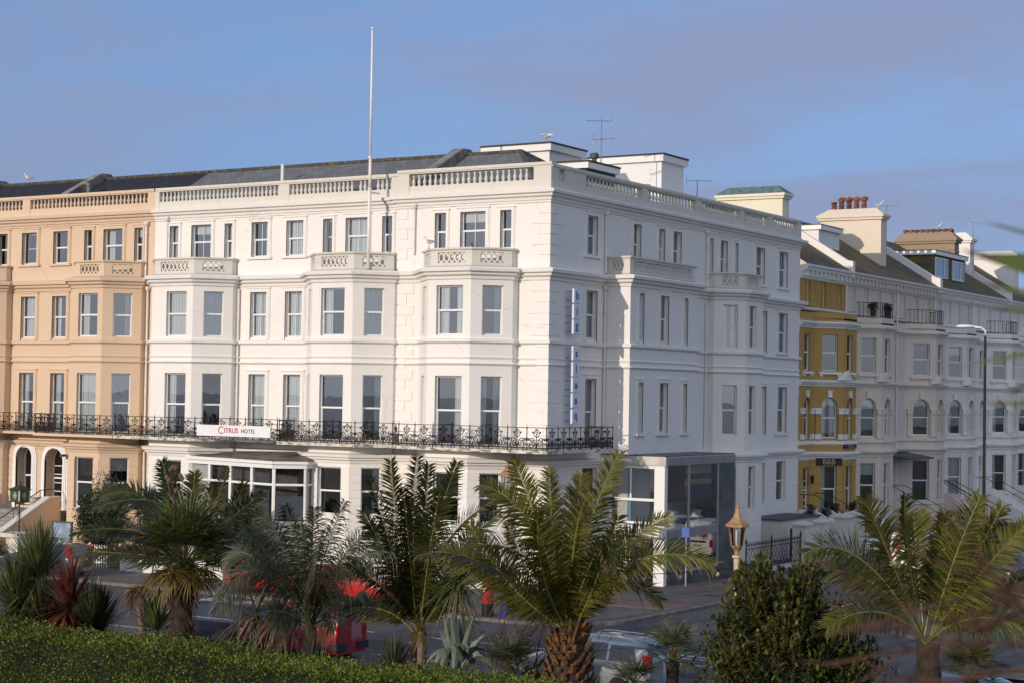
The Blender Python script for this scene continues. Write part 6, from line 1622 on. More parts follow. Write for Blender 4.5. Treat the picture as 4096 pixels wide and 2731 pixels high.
def rosette(name, label, cat, c, base_z, d, n=70, L_=.7, w=.045, mats=None, el=(-20,85), droop=.35, trunk=None, group=None, trunk_mat=None, tr=.06, bend=0.0, tip=.2):
    """strap-leaved head (cordyline, yucca) on a stem"""
    C = at(*c, d); t = thing(name, label, cat, (C.x,C.y,base_z), 0, group); h = C.z-base_z
    bs=[];ds=[];ls=[];ws=[];ns=[];dp=[]
    for k in range(n):
        az = 2.399*k; e = radians(el[0]+(el[1]-el[0])*(k/n)**.8+random.uniform(-8,8))
        dr = V((cos(az)*cos(e), sin(az)*cos(e), sin(e)))
        bs.append(V((0,0,h-.10*(1-k/n)))+dr*.04); ds.append(dr); ls.append(L_*random.uniform(.78,1.1)); ws.append(w*random.uniform(.85,1.1)); ns.append(V((-cos(az)*sin(e),-sin(az)*sin(e),cos(e)))); dp.append(droop*random.uniform(.3,1.5)*max(.15,cos(e)))
    strips(bs,ds,ls,ws,ns,dp,mats or [M['cord_green'],M['frond_tip']],'crown',t,tip,shape=(.6,1,.75,0))
    b = MB(); b.tube([(bend,0,0),(bend*.8,0,h*.3),(bend*.25,0,h*.65),(0,0,h-.05)],[tr*1.3,tr*1.1,tr,tr*.9],8); b.build('stem', trunk_mat or M['pale_bark'], None).parent = t
    return t

# --- feather palms
palm('feather_palm', 'large feather palm with an orange brown pineapple trunk in front of the silver car', (1308,1452), .26, [
    ((1120,1298,-.3),(958,1275,-.9)), ((1150,1330,.5),(1010,1262,1.2)), ((1225,1215,.3),(1108,1112,.7)), ((1215,1285,-.5),(1075,1255,-1.3)),
    ((1245,1235,-.2),(1182,1058,.1)), ((1275,1260,.7),(1262,1080,1.3)), ((1322,1230,-.4),(1352,1140,-.7),1.15), ((1345,1240,.2),(1422,1042,.6),1.1),
    ((1318,1240,.9),(1335,1090,1.6)), ((1395,1290,.4),(1535,1185,.6)), ((1455,1290,-.6),(1636,1295,-1.1),1.1), ((1405,1340,.4),(1518,1380,.5)),
    ((1225,1340,-.9),(1165,1200,-1.6)), ((1370,1330,-.8),(1420,1185,-1.2)), ((1180,1350,.2),(1080,1205,.5)), ((1250,1330,-1.0),(1235,1170,-1.7)),
    ((1375,1260,-.9),(1402,1300,-1.3),.7,[M['frond_dark'],M['dead_leaf']])],
    43, .70, 'pine', extra=4, ext_len=1.9, tr=.47, group='feather palms of the promenade garden')
palm('feather_palm', 'upright feather palm with crowded tall fronds between the grey palm and the post box', (962,1450), .26, [
    ((905,1280,-.2),(850,1098,-.5)), ((920,1240,.2),(898,1058,.3)), ((950,1240,-.3),(960,1050,-.6)), ((972,1240,.5),(985,1068,.9)), ((995,1240,0),(1050,1062,.2)),
    ((1010,1270,-.5),(1130,1150,-.8)), ((1030,1300,.5),(1150,1175,.9)), ((900,1300,.7),(835,1175,1.2)), ((890,1360,-.7),(800,1290,-1.3)), ((1020,1370,.3),(1105,1290,.6)),
    ((940,1260,-.9),(925,1120,-1.5)), ((985,1280,-.8),(1010,1130,-1.4)), ((880,1400,.4),(790,1400,.8)), ((960,1300,1.0),(940,1140,1.7))],
    46, .64, 'hairy', extra=3, ext_len=1.8, mats=[M['frond_dark'],M['frond_tip']], tr=.22, tip=.35, group='feather palms of the promenade garden')
palm('feather_palm', 'feather palm with long arching fronds behind the shaggy fan palm on the left', (430,1290), .26, [
    ((325,1222,-.5),(165,1222,-1.0)), ((340,1150,.3),(232,1140,.5)), ((375,1160,-.6),(215,1165,-1.0)), ((400,1170,.5),(372,1058,.8)), ((440,1180,0),(447,1086,.2)), ((485,1180,-.4),(522,1078,-.6)),
    ((520,1200,.3),(604,1132,.5)), ((505,1220,.9),(560,1110,1.4)), ((390,1225,1.0),(290,1125,1.6)), ((350,1275,.2),(205,1265,.5)), ((470,1200,-.9),(490,1110,-1.5)), ((540,1270,-.3),(640,1255,-.5))],
    52, .66, 'hairy', extra=2, ext_len=1.9, mats=[M['frond_dark'],M['frond_tip']], tr=.22, tip=.35, group='feather palms of the promenade garden')
palm('feather_palm', 'wide feather palm at the right edge in front of the white delivery van', (2132,1478), .26, [
    ((1980,1285,-.3),(1848,1272,-.7)), ((1990,1330,.4),(1822,1322,.8)), ((2040,1270,.1),(1985,1148,.3),1.1), ((2085,1270,-.5),(2078,1140,-.8)), ((2105,1260,.6),(2100,1180,1.0)), ((2150,1310,.2),(2168,1180,.4)),
    ((2190,1290,-.3),(2252,1140,-.5),1.15), ((2215,1320,.6),(2300,1165,1.0)), ((2240,1330,-.5),(2370,1190,-.8)), ((2250,1390,.4),(2380,1320,.8)), ((2020,1405,-.6),(1900,1440,-1.0)), ((2230,1420,-.8),(2350,1440,-1.3)),
    ((2190,1350,.9),(2215,1230,1.5))],
    40, .72, 'hairy', extra=0, ext_len=1.7, tr=.30, group='feather palms of the promenade garden')
palm('feather_palm', 'grey green bushy palm with fine arching leaves in front of the red van', (712,1440), .26, [
    ((600,1310,-.4),(500,1395,-.8)), ((590,1285,.3),(530,1285,.6)), ((620,1280,-.2),(560,1215,-.4)), ((660,1270,.5),(600,1185,.8)), ((685,1270,-.5),(655,1160,-.8)), ((715,1280,.2),(722,1165,.4)), ((745,1275,-.3),(792,1150,-.5)),
    ((780,1290,.4),(860,1215,.7)), ((800,1300,-.6),(905,1265,-1.0)), ((760,1330,-.9),(850,1300,-1.6)), ((660,1330,-.9),(590,1280,-1.6)), ((700,1300,1.0),(690,1200,1.7)), ((735,1310,-1.0),(745,1210,-1.8))],
    46.6, .72, 'hairy', extra=5, ext_len=1.7, mats=[M['frond_grey'],M['frond_tip']], rach=M['rachis_green'], tr=.20, tip=.25, w=.036, droop=.6, group='feather palms of the promenade garden', n=44)
# cluster of bare leaf bases under the grey palm
# --- fan palms
fan_palm('fan_palm', 'shaggy fan palm with a thick dark fibrous trunk on the left', (420,1300), .26, 49, n=50, reach=1.15, R_=1.15, old=11, tr=.26, segs=34, group='fan palms of the promenade garden')
fan_palm('fan_palm', 'low fan palm beside the agave, in front of the silver car bonnet', (1168,1530), .26, 43.2, n=11, reach=.4, R_=.62, old=0, tr=.1, elev=(20,85), segs=30, mats=[M['frond_grey'],M['frond_tip']], group='fan palms of the promenade garden', hair=False, w=.03)
fan_palm('fan_palm', 'fan palm with grey green leaves between the pineapple trunk palm and the big bush', (1545,1520), .26, 41, n=16, reach=.62, R_=.55, old=1, tr=.12, elev=(0,85), segs=30, mats=[M['frond_grey'],M['frond_tip']], group='fan palms of the promenade garden', hair=False, w=.03)
fan_palm('fan_palm', 'low fan palm at the bottom edge left of the big bush', (1455,1570), .26, 40.5, n=9, reach=.4, R_=.5, old=0, tr=.1, elev=(10,80), segs=28, mats=[M['frond_grey'],M['frond_tip']], group='fan palms of the promenade garden', hair=False, w=.03)
fan_palm('fan_palm', 'fan palm with glossy stiff leaves at the lower right corner', (2230,1560), .26, 38, n=14, reach=.55, R_=.6, old=0, tr=.12, elev=(0,85), segs=30, group='fan palms of the promenade garden', hair=False, w=.035)
fan_palm('fan_palm', 'small fan palm with yellow lower leaves by the hotel conservatory wall', (545,1262), .1, 76, n=16, reach=.55, R_=.55, old=5, tr=.16, elev=(-20,80), segs=20, group='fan palms of the promenade garden', hair=False, w=.05)
# --- strap-leaved plants
rosette('cordyline', 'tall green cordyline with a dense spiky head at the far left', 'cordyline', (88,1325), .26, 53, n=520, L_=1.75, w=.062, el=(-60,88), droop=.18, tr=.07, group='cordylines and yuccas of the promenade garden')
rosette('cordyline', 'lower green spiky cordyline head beneath the tall one at the far left', 'cordyline', (40,1395), .26, 52.5, n=520, L_=1.75, w=.062, el=(-60,88), droop=.22, tr=.07, group='cordylines and yuccas of the promenade garden')
rosette('cordyline', 'bronze red cordyline with a spiky open head', 'cordyline', (158,1392), .26, 51.3, n=140, L_=1.45, w=.13, mats=[M['cord_red'],M['cord_red']], el=(-55,85), droop=.2, tr=.08, group='cordylines and yuccas of the promenade garden')
rosette('cordyline', 'green cordyline with drooping lower leaves beside the red post box', 'cordyline', (1052,1328), .26, 44.4, n=150, L_=1.25, w=.04, el=(-60,80), droop=.45, tr=.07, bend=-.5, trunk_mat=M['pale_bark'], group='cordylines and yuccas of the promenade garden')
rosette('cordyline', 'striped cordyline with hanging leaves in front of the navy estate car', 'cordyline', (588,1405), .26, 47.4, n=70, L_=1.15, w=.06, mats=[M['cord_var'],M['cord_var']], el=(-45,60), droop=.75, tr=.06, group='cordylines and yuccas of the promenade garden')
rosette('cordyline', 'striped cordyline with hanging leaves in front of the red van bonnet', 'cordyline', (640,1412), .26, 47, n=70, L_=1.2, w=.06, mats=[M['cord_var'],M['cord_var']], el=(-45,60), droop=.75, tr=.06, group='cordylines and yuccas of the promenade garden')
rosette('yucca', 'fresh green yucca beside the fibrous palm trunk', 'yucca', (358,1440), .26, 49.3, n=80, L_=1.2, w=.10, el=(5,85), droop=.12, tr=.07, group='cordylines and yuccas of the promenade garden')
rosette('yucca', 'dark low yucca clump behind the hedge beside the bronze cordyline', 'yucca', (215,1450), .26, 51, n=380, L_=1.5, w=.08, mats=[M['far_bush'],M['far_bush']], el=(0,85), droop=.2, tr=.07, group='cordylines and yuccas of the promenade garden')
rosette('yucca', 'grey green grassy yucca at the foot of the upright feather palm', 'yucca', (905,1540), .26, 45, n=260, L_=.95, w=.036, mats=[M['frond_grey'],M['frond_tip']], el=(5,88), droop=.15, tr=.06, group='cordylines and yuccas of the promenade garden')
rosette('dry_grass_tuft', 'yellow dry palm flower tuft hanging at the foot of the upright feather palm', 'plant', (968,1445), .26, 44.6, n=140, L_=.55, w=.014, mats=[M['fan_old'],M['fan_old']], el=(-70,50), droop=.3, tr=.1)
rosette('cordyline', 'dark green cordyline clump at the foot of the two spiky heads, far left', 'cordyline', (100,1455), .26, 52, n=480, L_=1.7, w=.07, mats=[M['far_bush'],M['cord_green']], el=(-20,88), droop=.3, tr=.07, group='cordylines and yuccas of the promenade garden')
# bare ringed trunks left of the fan palm
tt = thing('cordyline', 'pale forked bare cordyline stem with dead hanging leaves', 'cordyline', at(322,1470,49.6)*1.0)
p0 = at(330,1478,49.6); o_ = V(tt.location); b = MB()
b.tube([V((p0.x,p0.y,.2))-o_, at(326,1440,49.6)-o_, at(318,1390,49.6)-o_, at(308,1360,49.6)-o_],[.09,.085,.08,.07],8); b.tube([at(318,1392,49.6)-o_, at(326,1370,49.6)-o_, at(322,1350,49.6)-o_],[.06,.055,.05],8)
b.build('stem', M['pale_bark'], None).parent = tt
bs=[];ds=[];ls=[];ws=[];ns=[]
for hx, hy in ((308,1352),(322,1346)):
    h_ = at(hx,hy,49.6)-o_
    for k in range(70):
        az = 2.399*k; e = radians(random.uniform(-85,30)); dr = V((cos(az)*cos(e),sin(az)*cos(e),sin(e))); bs.append(h_+dr*.03); ds.append(dr); ls.append(random.uniform(.3,.65)); ws.append(.03); ns.append(V((-sin(az),cos(az),.2)))
strips(bs,ds,ls,ws,ns,.6,[M['dead_leaf']],'dead_leaves',tt)
# agaves
def agave(label, c, d, specs, w=.17, m=None, edge=False, L0=1.2):
    C = at(*c, d); t = thing('agave', label, 'agave', (C.x,C.y,.26), 0, 'agaves behind the hedge'); h = C.z-.26
    O = V((C.x,C.y,.26))
    for (tx, ty, td, bow, wd) in specs:
        tip = at(tx,ty,d+td)-O; base = V((random.uniform(-.08,.08),random.uniform(-.08,.08),h-.25))
        mid = (base+tip)*.5+V((0,0,bow)); pts = bez(base, mid, tip, 11); b = MB(); vs_ = []
        for i, p in enumerate(pts):
            t_ = i/10; tg = (pts[min(i+1,10)]-pts[max(i-1,0)]).normalized(); sd = tg.cross(_F); sd = sd.normalized() if sd.length > .05 else V((1,0,0))
            sd = (sd+_F*random.uniform(-.02,.02)).normalized(); wv = w*wd*(.75+.9*t_*(1-t_)*1.6)*(1-t_**3)+.008; nu = sd.cross(tg)
            vs_ += [p-sd*wv*.5+nu*wv*.16, p-nu*wv*.05, p+sd*wv*.5+nu*wv*.16, p+nu*.02-nu*wv*.02]
        fs = []
        for i in range(10):
            for j in range(4): fs.append((i*4+j, i*4+(j+1)%4, (i+1)*4+(j+1)%4, (i+1)*4+j))
        b.add(vs_, fs); o = b.build('leaf', m or M['agave'], None, smooth=False); o.parent = t
        if edge:
            e = MB()
            for q in (0,2): e.tube([vs_[i*4+q] for i in range(11)],.010,4)
            e.build('leaf_margin', M['agave_edge'], None).parent = o
    return t
agave('large blue grey agave with tall spikes and folded outer leaves, right of the upright palm', (1055,1520), 44, [
    (1017,1396,.2,.0,.9),(1036,1402,-.1,.05,1.0),(1068,1392,.3,0,.7),(1094,1398,-.2,0,.9),(1062,1365,.1,0,.6),(1008,1445,.3,.1,1.0),(1116,1455,-.1,.1,1.0),
    (988,1560,-.4,.55,1.2),(1006,1575,-.7,.6,1.2),(1040,1570,-.8,.75,1.3),(1075,1500,-.7,.35,1.1),(975,1530,-.1,.4,1.0),(1130,1500,.2,.25,.9),(1150,1560,-.3,.5,1.2)], w=.22)
agave('cream edged agave with curled leaves at the hedge in front of the navy car', (530,1545), 47.6, [(492,1545,-.3,.5,1.0),(520,1548,-.6,.6,1.0),(565,1545,-.4,.55,1.1),(548,1470,0,.05,.9),(585,1490,.2,.1,.9),(600,1530,.1,.35,.9)], w=.12, m=M['agave'], edge=True)

# --- leaf masses
def leaf_cloud(pts, nrm, size, m, name, parent, asp=.55, jit=.9):
    """many small folded leaves: pts (n,3), preferred outward normals"""
    n = len(pts); d = RNG.normal(size=(n,3))*jit+nrm; d /= np.linalg.norm(d,axis=1)[:,None]
    r_ = RNG.normal(size=(n,3)); s_ = np.cross(d, r_); s_ /= np.linalg.norm(s_,axis=1)[:,None]; nn = np.cross(s_, d)
    L_ = (size*RNG.uniform(.7,1.25,n))[:,None]; W_ = L_*asp
    vs = np.stack([pts, pts+d*L_*.5+s_*W_*.5+nn*L_*.06, pts+d*L_, pts+d*L_*.5-s_*W_*.5+nn*L_*.06], 1)
    return mesh_np(name, vs.reshape(-1,3), np.arange(n*4).reshape(-1,4), [m], None)

def bush(name, label, cat, c, r, n, size, m, group=None, seedpts=26, stems=True, asp=.45):
    """shrub of overlapping leafy sprays: uneven outline with gaps"""
    t = thing(name, label, cat, (c[0],c[1],c[2]-r[2]), 0, group)
    P_ = []; Nn = []
    cl = []
    for k in range(seedpts):
        v = RNG.normal(size=3); v /= np.linalg.norm(v); rr = RNG.uniform(.45,1.0)
        cl.append((v*rr*np.array(r)*.86, RNG.uniform(.22,.42)))
    for cc, cr_ in cl:
        k = n//seedpts; v = RNG.normal(size=(k,3)); v /= np.linalg.norm(v,axis=1)[:,None]
        rad = RNG.uniform(.35,1.0,k)[:,None]**.5
        P_.append(cc+v*rad*cr_*np.array((r[0],r[0],r[2]*.8))*1.15); o_ = v*.7+np.array((0,0,.5)); Nn.append(o_)
    P_ = np.concatenate(P_); Nn = np.concatenate(Nn); P_[:,2] += r[2]; keep = P_[:,2] > .02
    o = leaf_cloud(P_[keep], Nn[keep], size, m, 'foliage', None, asp); o.parent = t
    b = MB()
    for k in range(9):
        a = random.uniform(0,2*pi); e = random.uniform(.1,.7)
        b.tube([(cos(a)*.1,sin(a)*.1,0),(cos(a)*r[0]*.3*e,sin(a)*r[1]*.3*e,r[2]*.7),(cos(a)*r[0]*.7*e,sin(a)*r[1]*.7*e,r[2]*1.4)],[.05,.035,.012],5)
    b.build('stem', M['twig'], None).parent = t
    return t

def leafy_shoots(name, label, c, d, base_z, m):
    """big evergreen shrub made of upright leafy shoots with whorls of long leaves"""
    C = at(*c, d); t = thing(name, label, 'bush', (C.x,C.y,base_z), 0); O = V((C.x,C.y,base_z))
    shoots = []
    outline = [(1640,1470,.2),(1660,1420,0),(1680,1370,.1),(1700,1320,.0),(1720,1300,-.2),(1745,1275,.1),(1775,1300,.1),(1800,1330,-.1),(1835,1300,.2),(1862,1290,0),(1880,1345,.2),(1905,1390,0),(1930,1400,.1),(1960,1440,.1),(1985,1455,0),(2005,1500,.2),(1660,1500,-.4),(1690,1430,-.5),(1730,1370,-.6),(1780,1380,-.6),(1830,1390,-.6),(1880,1420,-.5),(1930,1460,-.5),(1760,1430,-.9),(1820,1450,-.9),(1700,1490,-.8),(1880,1490,-.8),(1960,1510,-.6)]
    bs=[];ds=[];ls=[];ws=[];ns=[]; sb = MB()
    for (x, y, dd) in outline:
        for q in range(11):
            tip = at(x+random.uniform(-22,22), y+random.uniform(-6,40), d+dd+random.uniform(-.5,.5))-O
            root = V((tip.x*.45+random.uniform(-.2,.2), tip.y*.45+random.uniform(-.2,.2), max(.1, tip.z-random.uniform(.9,1.5))))
            pts = bez(root, (root+tip)*.5+V((0,0,-.05)), tip, 9)
            sb.tube(pts[::2], .010, 4)
            for i, p in enumerate(pts):
                k = 5 if i < 6 else 9
                for j in range(k):
                    az = random.uniform(0,2*pi); e = radians(random.uniform(5,45)+i*4); dr = V((cos(az)*cos(e),sin(az)*cos(e),sin(e)))
                    bs.append(p+V((0,0,random.uniform(-.06,.06)))); ds.append(dr); ls.append(random.uniform(.12,.20)); ws.append(random.uniform(.045,.065)); ns.append(V((-cos(az)*sin(e),-sin(az)*sin(e),cos(e))))
    # fill the inside
    n_in = 6500
    for k in range(n_in):
        x, y, dd = random.choice(outline); tip = at(x+random.uniform(-60,60), y+random.uniform(30,190), d+dd+random.uniform(-.7,.7))-O
        if tip.z < .05: continue
        az = random.uniform(0,2*pi); e = radians(random.uniform(-10,60)); dr = V((cos(az)*cos(e),sin(az)*cos(e),sin(e)))
        bs.append(tip); ds.append(dr); ls.append(random.uniform(.12,.21)); ws.append(random.uniform(.05,.075)); ns.append(V((-cos(az)*sin(e),-sin(az)*sin(e),cos(e))))
    strips(bs,ds,ls,ws,ns,.15,[m],'foliage',t,shape=(.35,1,.85,.05)); sb.build('stem', M['twig'], None).parent = t
    return t
leafy_shoots('evergreen_bush', 'big dark evergreen bush of upright leafy shoots round the gold capped lamp', (1810,1470), 40.5, .26, M['bush_leaf'])
p_ = at(1945,1560,37); bush('evergreen_bush', 'round leaved evergreen bush at the bottom edge in front of the blue grey car', 'bush', (p_.x,p_.y,1.15), (1.35,.9,1.0), 5200, .13, M['bush_leaf'], seedpts=30, asp=.6)
p_ = ony_ = V((-23.0,-3.9,2.1)); bush('clipped_shrub', 'tall dark clipped shrub against the peach bay window', 'shrub', (-22.2,-4.2,2.2), (1.35,1.1,2.1), 24000, .12, M['far_bush'], seedpts=110)
bush('clipped_shrub', 'round dark shrub in front of the hotel conservatory', 'shrub', (-13.2,-4.4,1.7), (1.3,1.0,1.6), 18000, .12, M['far_bush'], seedpts=90)
bush('clipped_shrub', 'low dark shrub on the forecourt at the far left', 'shrub', (-27.4,-6.4,.6), (1.0,.6,.5), 2500, .09, M['far_bush'], seedpts=25)
bush('clipped_shrub', 'low brown hedge plant behind the grey estate car', 'shrub', (-20.0,-4.8,.75), (1.6,.5,.65), 3500, .09, M['dead_leaf'], seedpts=30)
for lab, loc, r in (('potted evergreen on the sill of the yellow guesthouse front window', (1.05,30.95,2.45),(.3,.75,.4)),('potted evergreen on the sill of the guesthouse end window', (1.65,32.3,2.45),(.28,.4,.38)),('evergreen shrub in a tub by the guesthouse entrance', (1.2,28.9,2.2),(.5,.5,.55)),('second evergreen shrub beside the guesthouse entrance wall', (.7,28.1,2.2),(.45,.4,.5)),
                    ('potted shrub standing on the ivory bay balcony, left of its twin', (.9,37.2,14.3),(.3,.3,.32)),('potted shrub at the outer corner of the ivory bay balcony', (1.1,39.2,14.3),(.3,.3,.32))):
    t = bush('potted_shrub', lab, 'plant', loc, r, 900, .09, M['far_bush'], 'potted shrubs of the terrace', seedpts=14)
    b = MB(); b.lathe(0,0,[(r[0]*.5,-.3),(r[0]*.7,.05),(r[0]*.7,.08)],10); b.build('pot', M['cladding'], None).parent = t

# --- clipped hedge along the promenade
def hedge():
    t = thing('hedge', 'long clipped glossy green hedge across the bottom left of the picture', 'hedge', (5,-34,.22))
    x0, x1, yb, yf, z0 = -30, 24.5, -33.0, -34.7, .22
    def top(x): return 2.22+.05*np.sin(x*.8)+.03*np.sin(x*2.3+1)
    xs = np.linspace(x0, x1, 90); b = MB()
    prof = lambda x: [(yb-.12,z0),(yb-.10,top(x)-.35),(yb-.3,top(x)-.13),(yf+.35,top(x)-.13),(yf+.1,top(x)-.4),(yf+.12,z0)]
    vs_ = [(x,p[0],p[1]) for x in xs for p in prof(x)]; b.add(vs_, [(i*6+j,(i+1)*6+j,(i+1)*6+j+1,i*6+j+1) for i in range(89) for j in range(5)])
    b.build('twig_core', M['hedge_core'], t)
    P_ = []; Nn = []
    def put_(n, f, nrm):
        x = RNG.uniform(-9, x1, n) ; a, bq = f(x, n); P_.append(np.stack([x, a, bq], 1)); Nn.append(np.tile(np.array(nrm), (n,1)))
    put_(26000, lambda x, n: (RNG.uniform(yf, yb, n), top(x)+RNG.normal(0,.05,n)-.05+.04*np.sin(x*5)*np.sin(x*3.1)), (0,-.15,1.1))
    put_(46000, lambda x, n: (yf+RNG.normal(0,.055,n)+.03*np.sin(x*4), top(x)-.05-np.abs(RNG.uniform(0,1,n))*1.95), (0,-1.0,.35))
    put_(7000, lambda x, n: (yf+.12+RNG.normal(0,.05,n), top(x)-.06+RNG.normal(0,.05,n)), (0,-.7,.9))
    put_(5000, lambda x, n: (yb+RNG.normal(0,.05,n), top(x)-np.abs(RNG.normal(0,.3,n))), (0,1,.4))
    # young shoots standing proud of the clipped top
    m_ = 2600; x = RNG.uniform(-9,x1,m_); y = RNG.uniform(yf,yb,m_); sp_ = []; hs_ = RNG.random(m_)**2
    for k in range(4): sp_.append(np.stack([x+RNG.normal(0,.02,m_), y+RNG.normal(0,.02,m_), top(x)+.01+(.02+.05*hs_)*k], 1))
    P_.append(np.concatenate(sp_)); Nn.append(np.tile(np.array((0,-.1,.9)), (4*m_,1)))
    P_ = np.concatenate(P_); Nn = np.concatenate(Nn)
    o = leaf_cloud(P_, Nn, .066, M['hedge_leaf'], 'foliage', None, .6, .75); put(o, t)
hedge()

# --- leafless shrub by the agave
def twigs(label, base, d, tips, m, name='bare_shrub', r0=.035, depth_=3, spread=.5, n_sub=4, cat='shrub', jag=.06):
    t = thing(name, label, cat, base); O = V(base); b = MB()
    def grow(p, dr, le, r, lev):
        pts = [p]; dd = dr.normalized()
        for k in range(4):
            dd = (dd+V((random.gauss(0,spread*.35),random.gauss(0,spread*.35),random.gauss(.02,spread*.3)))).normalized(); pts.append(pts[-1]+dd*le/4)
        b.tube(pts, [r*(1-.16*k) for k in range(5)], 5 if lev < 2 else 3, cap=False)
        if lev < depth_:
            for k in range(n_sub):
                i = random.choice((1,2,3,4)); nd = (dd+V((random.gauss(0,spread*1.5),random.gauss(0,spread*1.5),random.gauss(.1,spread)))).normalized(); grow(pts[i], nd, le*random.uniform(.45,.75), r*.55, lev+1)
    for tp, r in tips:
        tip = tp-O; grow(V((0,0,0)), tip, tip.length, r, 0)
    return b.build('branches', m, t) if False else (setattr(b.build('branches', m, None), 'parent', t), t)[1]
bb0 = at(1145,1545,43.6); twigs('leafless reddish shrub with a tangle of bare twigs right of the agave', (bb0.x,bb0.y,.26), 41.8, [(at(1168,1440,43.6),.045),(at(1195,1420,43.8),.03),(at(1155,1400,43.4),.03),(at(1215,1470,43.6),.022)], M['twig'], n_sub=5, spread=.45)
# --- near branches beside the camera, out of focus at the right edge
M['near_twig'] = mat('rusty_bare_branch', (.115,.055,.035), .8, .3, 20)
M['near_leaf'] = leaf_mat('near_green_blade', (.06,.09,.02), (.12,.15,.04), 6, .5, .2)
for lab, d, segs_ in (('blurred rusty branches at the lower right edge', 5.2, [((2420,1330),(2060,1420)),((2420,1420),(1980,1440)),((2400,1480),(1900,1530)),((2420,1520),(2010,1560)),((2420,1250),(2230,1480)),((2400,1380),(2110,1500)),((2440,1500),(2250,1290))]),):
    b0 = at(2470,1640,d); t = thing('near_branch', lab, 'branches', b0); b = MB()
    for (p, q) in segs_:
        a_ = at(*p, d+random.uniform(-.3,.3))-b0; e_ = at(*q, d+random.uniform(-.3,.3))-b0
        m_ = (a_+e_)*.5+V((0,0,random.uniform(-.02,.03))); pts = bez(a_, m_, e_, 9)
        b.tube([V((.15,0,-.1)), a_], [.012,.009], 6); b.tube(pts, [.0065*(1-.08*k) for k in range(9)], 6)
        for k in range(7):
            i = random.randint(2,7); dr = (e_-a_).normalized()+V((random.gauss(0,.5),random.gauss(0,.5),random.gauss(0,.5))); b.tube([pts[i], pts[i]+dr*.09, pts[i]+dr*.16+V((0,0,.02))], [.004,.003,.002], 4)
    b.build('branches', M['near_twig'], None).parent = t
b0 = at(2480,700,4.6); t = thing('near_branch', 'blurred green and rusty leaf blades at the upper right edge', 'branches', b0)
bs=[];ds=[];ls=[];ws=[];ns=[]
for (p, q, w_) in (((2420,640),(2205,560),.030),((2420,600),(2230,575),.022),((2420,690),(2240,640),.016),((2430,800),(2200,830),.012),((2430,850),(2310,900),.02),((2430,560),(2260,500),.012),((2430,930),(2250,915),.012),((2420,720),(2270,700),.014)):
    a_ = at(*p,4.6)-b0; e_ = at(*q,4.6)-b0; bs.append(a_); ds.append(e_-a_); ls.append((e_-a_).length); ws.append(w_); ns.append(-_F)
strips(bs,ds,ls,ws,ns,.06,[M['near_leaf'],M['near_twig']],'leaf_blades',t,.8)
b = MB(); b.tube([V((.3,0,-1.6)),V((.12,.05,-.5)),V((.08,.05,.3))],[.012,.01,.006],6); b.build('stem', M['near_twig'], None).parent = t

sh = at(398,1215,46); t = thing('seed_head', 'dark dried seed head on a thin stalk above the left feather palm', 'plant', sh); b = MB(); o_ = V(sh)
b.tube([V((0,0,0)), at(402,1150,46)-o_, at(396,1110,46)-o_, at(398,1078,46)-o_],[.02,.016,.012,.01],5); b.tube([at(400,1120,46)-o_, at(385,1100,46)-o_],[.01,.008],4); b.tube([at(399,1105,46)-o_, at(412,1096,46)-o_],[.01,.008],4)
b.build('stalk', M['twig'], None).parent = t
for (x,y) in ((398,1072),(392,1078),(404,1074),(383,1096),(388,1102),(414,1092),(418,1098),(404,1126)):
    b = MB(); p = at(x,y,46)-o_; b.lathe(p.x,p.y,[(.0,-.09),(.05,-.03),(.06,.03),(.0,.09)],7,z=p.z); b.build('seed_pod', M['dead_leaf'], None).parent = t
# ================================================================== people
M['skin'] = mat('skin', (.50,.29,.21), .5, .08, 8); M['jacket'] = mat('dusty_pink_jacket', (.36,.20,.20), .85, .15, 6); M['trousers'] = mat('dark_trousers', (.03,.03,.04), .85, .2)
M['grey_hair'] = mat('thin_grey_hair', (.42,.36,.33), .7, .3, 30); M['shoe'] = mat('dark_shoe', (.02,.018,.015), .5, .1); M['green_shirt'] = mat('dark_green_shirt', (.02,.05,.035), .85, .2)
def limb(b, pts, rs, n=10):
    P_ = [V(p) for p in pts]; q = []; r = []
    for i in range(len(P_)-1):
        for k in range(4): q.append(P_[i].lerp(P_[i+1], k/4)); r.append(rs[i]+(rs[i+1]-rs[i])*k/4)
    q.append(P_[-1]); r.append(rs[-1]); b.tube(q, r, n)
def skinned(name, nodes, edges, m, parent):
    """one continuous body grown over a joint skeleton"""
    me = bpy.data.meshes.new(name); me.from_pydata([n[0] for n in nodes], edges, []); me.materials.append(m)
    o = bpy.data.objects.new(name, me); COL.objects.link(o); o.parent = parent
    sk = o.modifiers.new('skin', 'SKIN'); sk.use_smooth_shade = True
    for v, n_ in zip(me.skin_vertices[0].data, nodes): v.radius = (n_[1], n_[2] if len(n_) > 2 else n_[1])
    me.skin_vertices[0].data[0].use_root = True
    ss = o.modifiers.new('subdivision', 'SUBSURF'); ss.levels = 1; ss.render_levels = 1
    return o
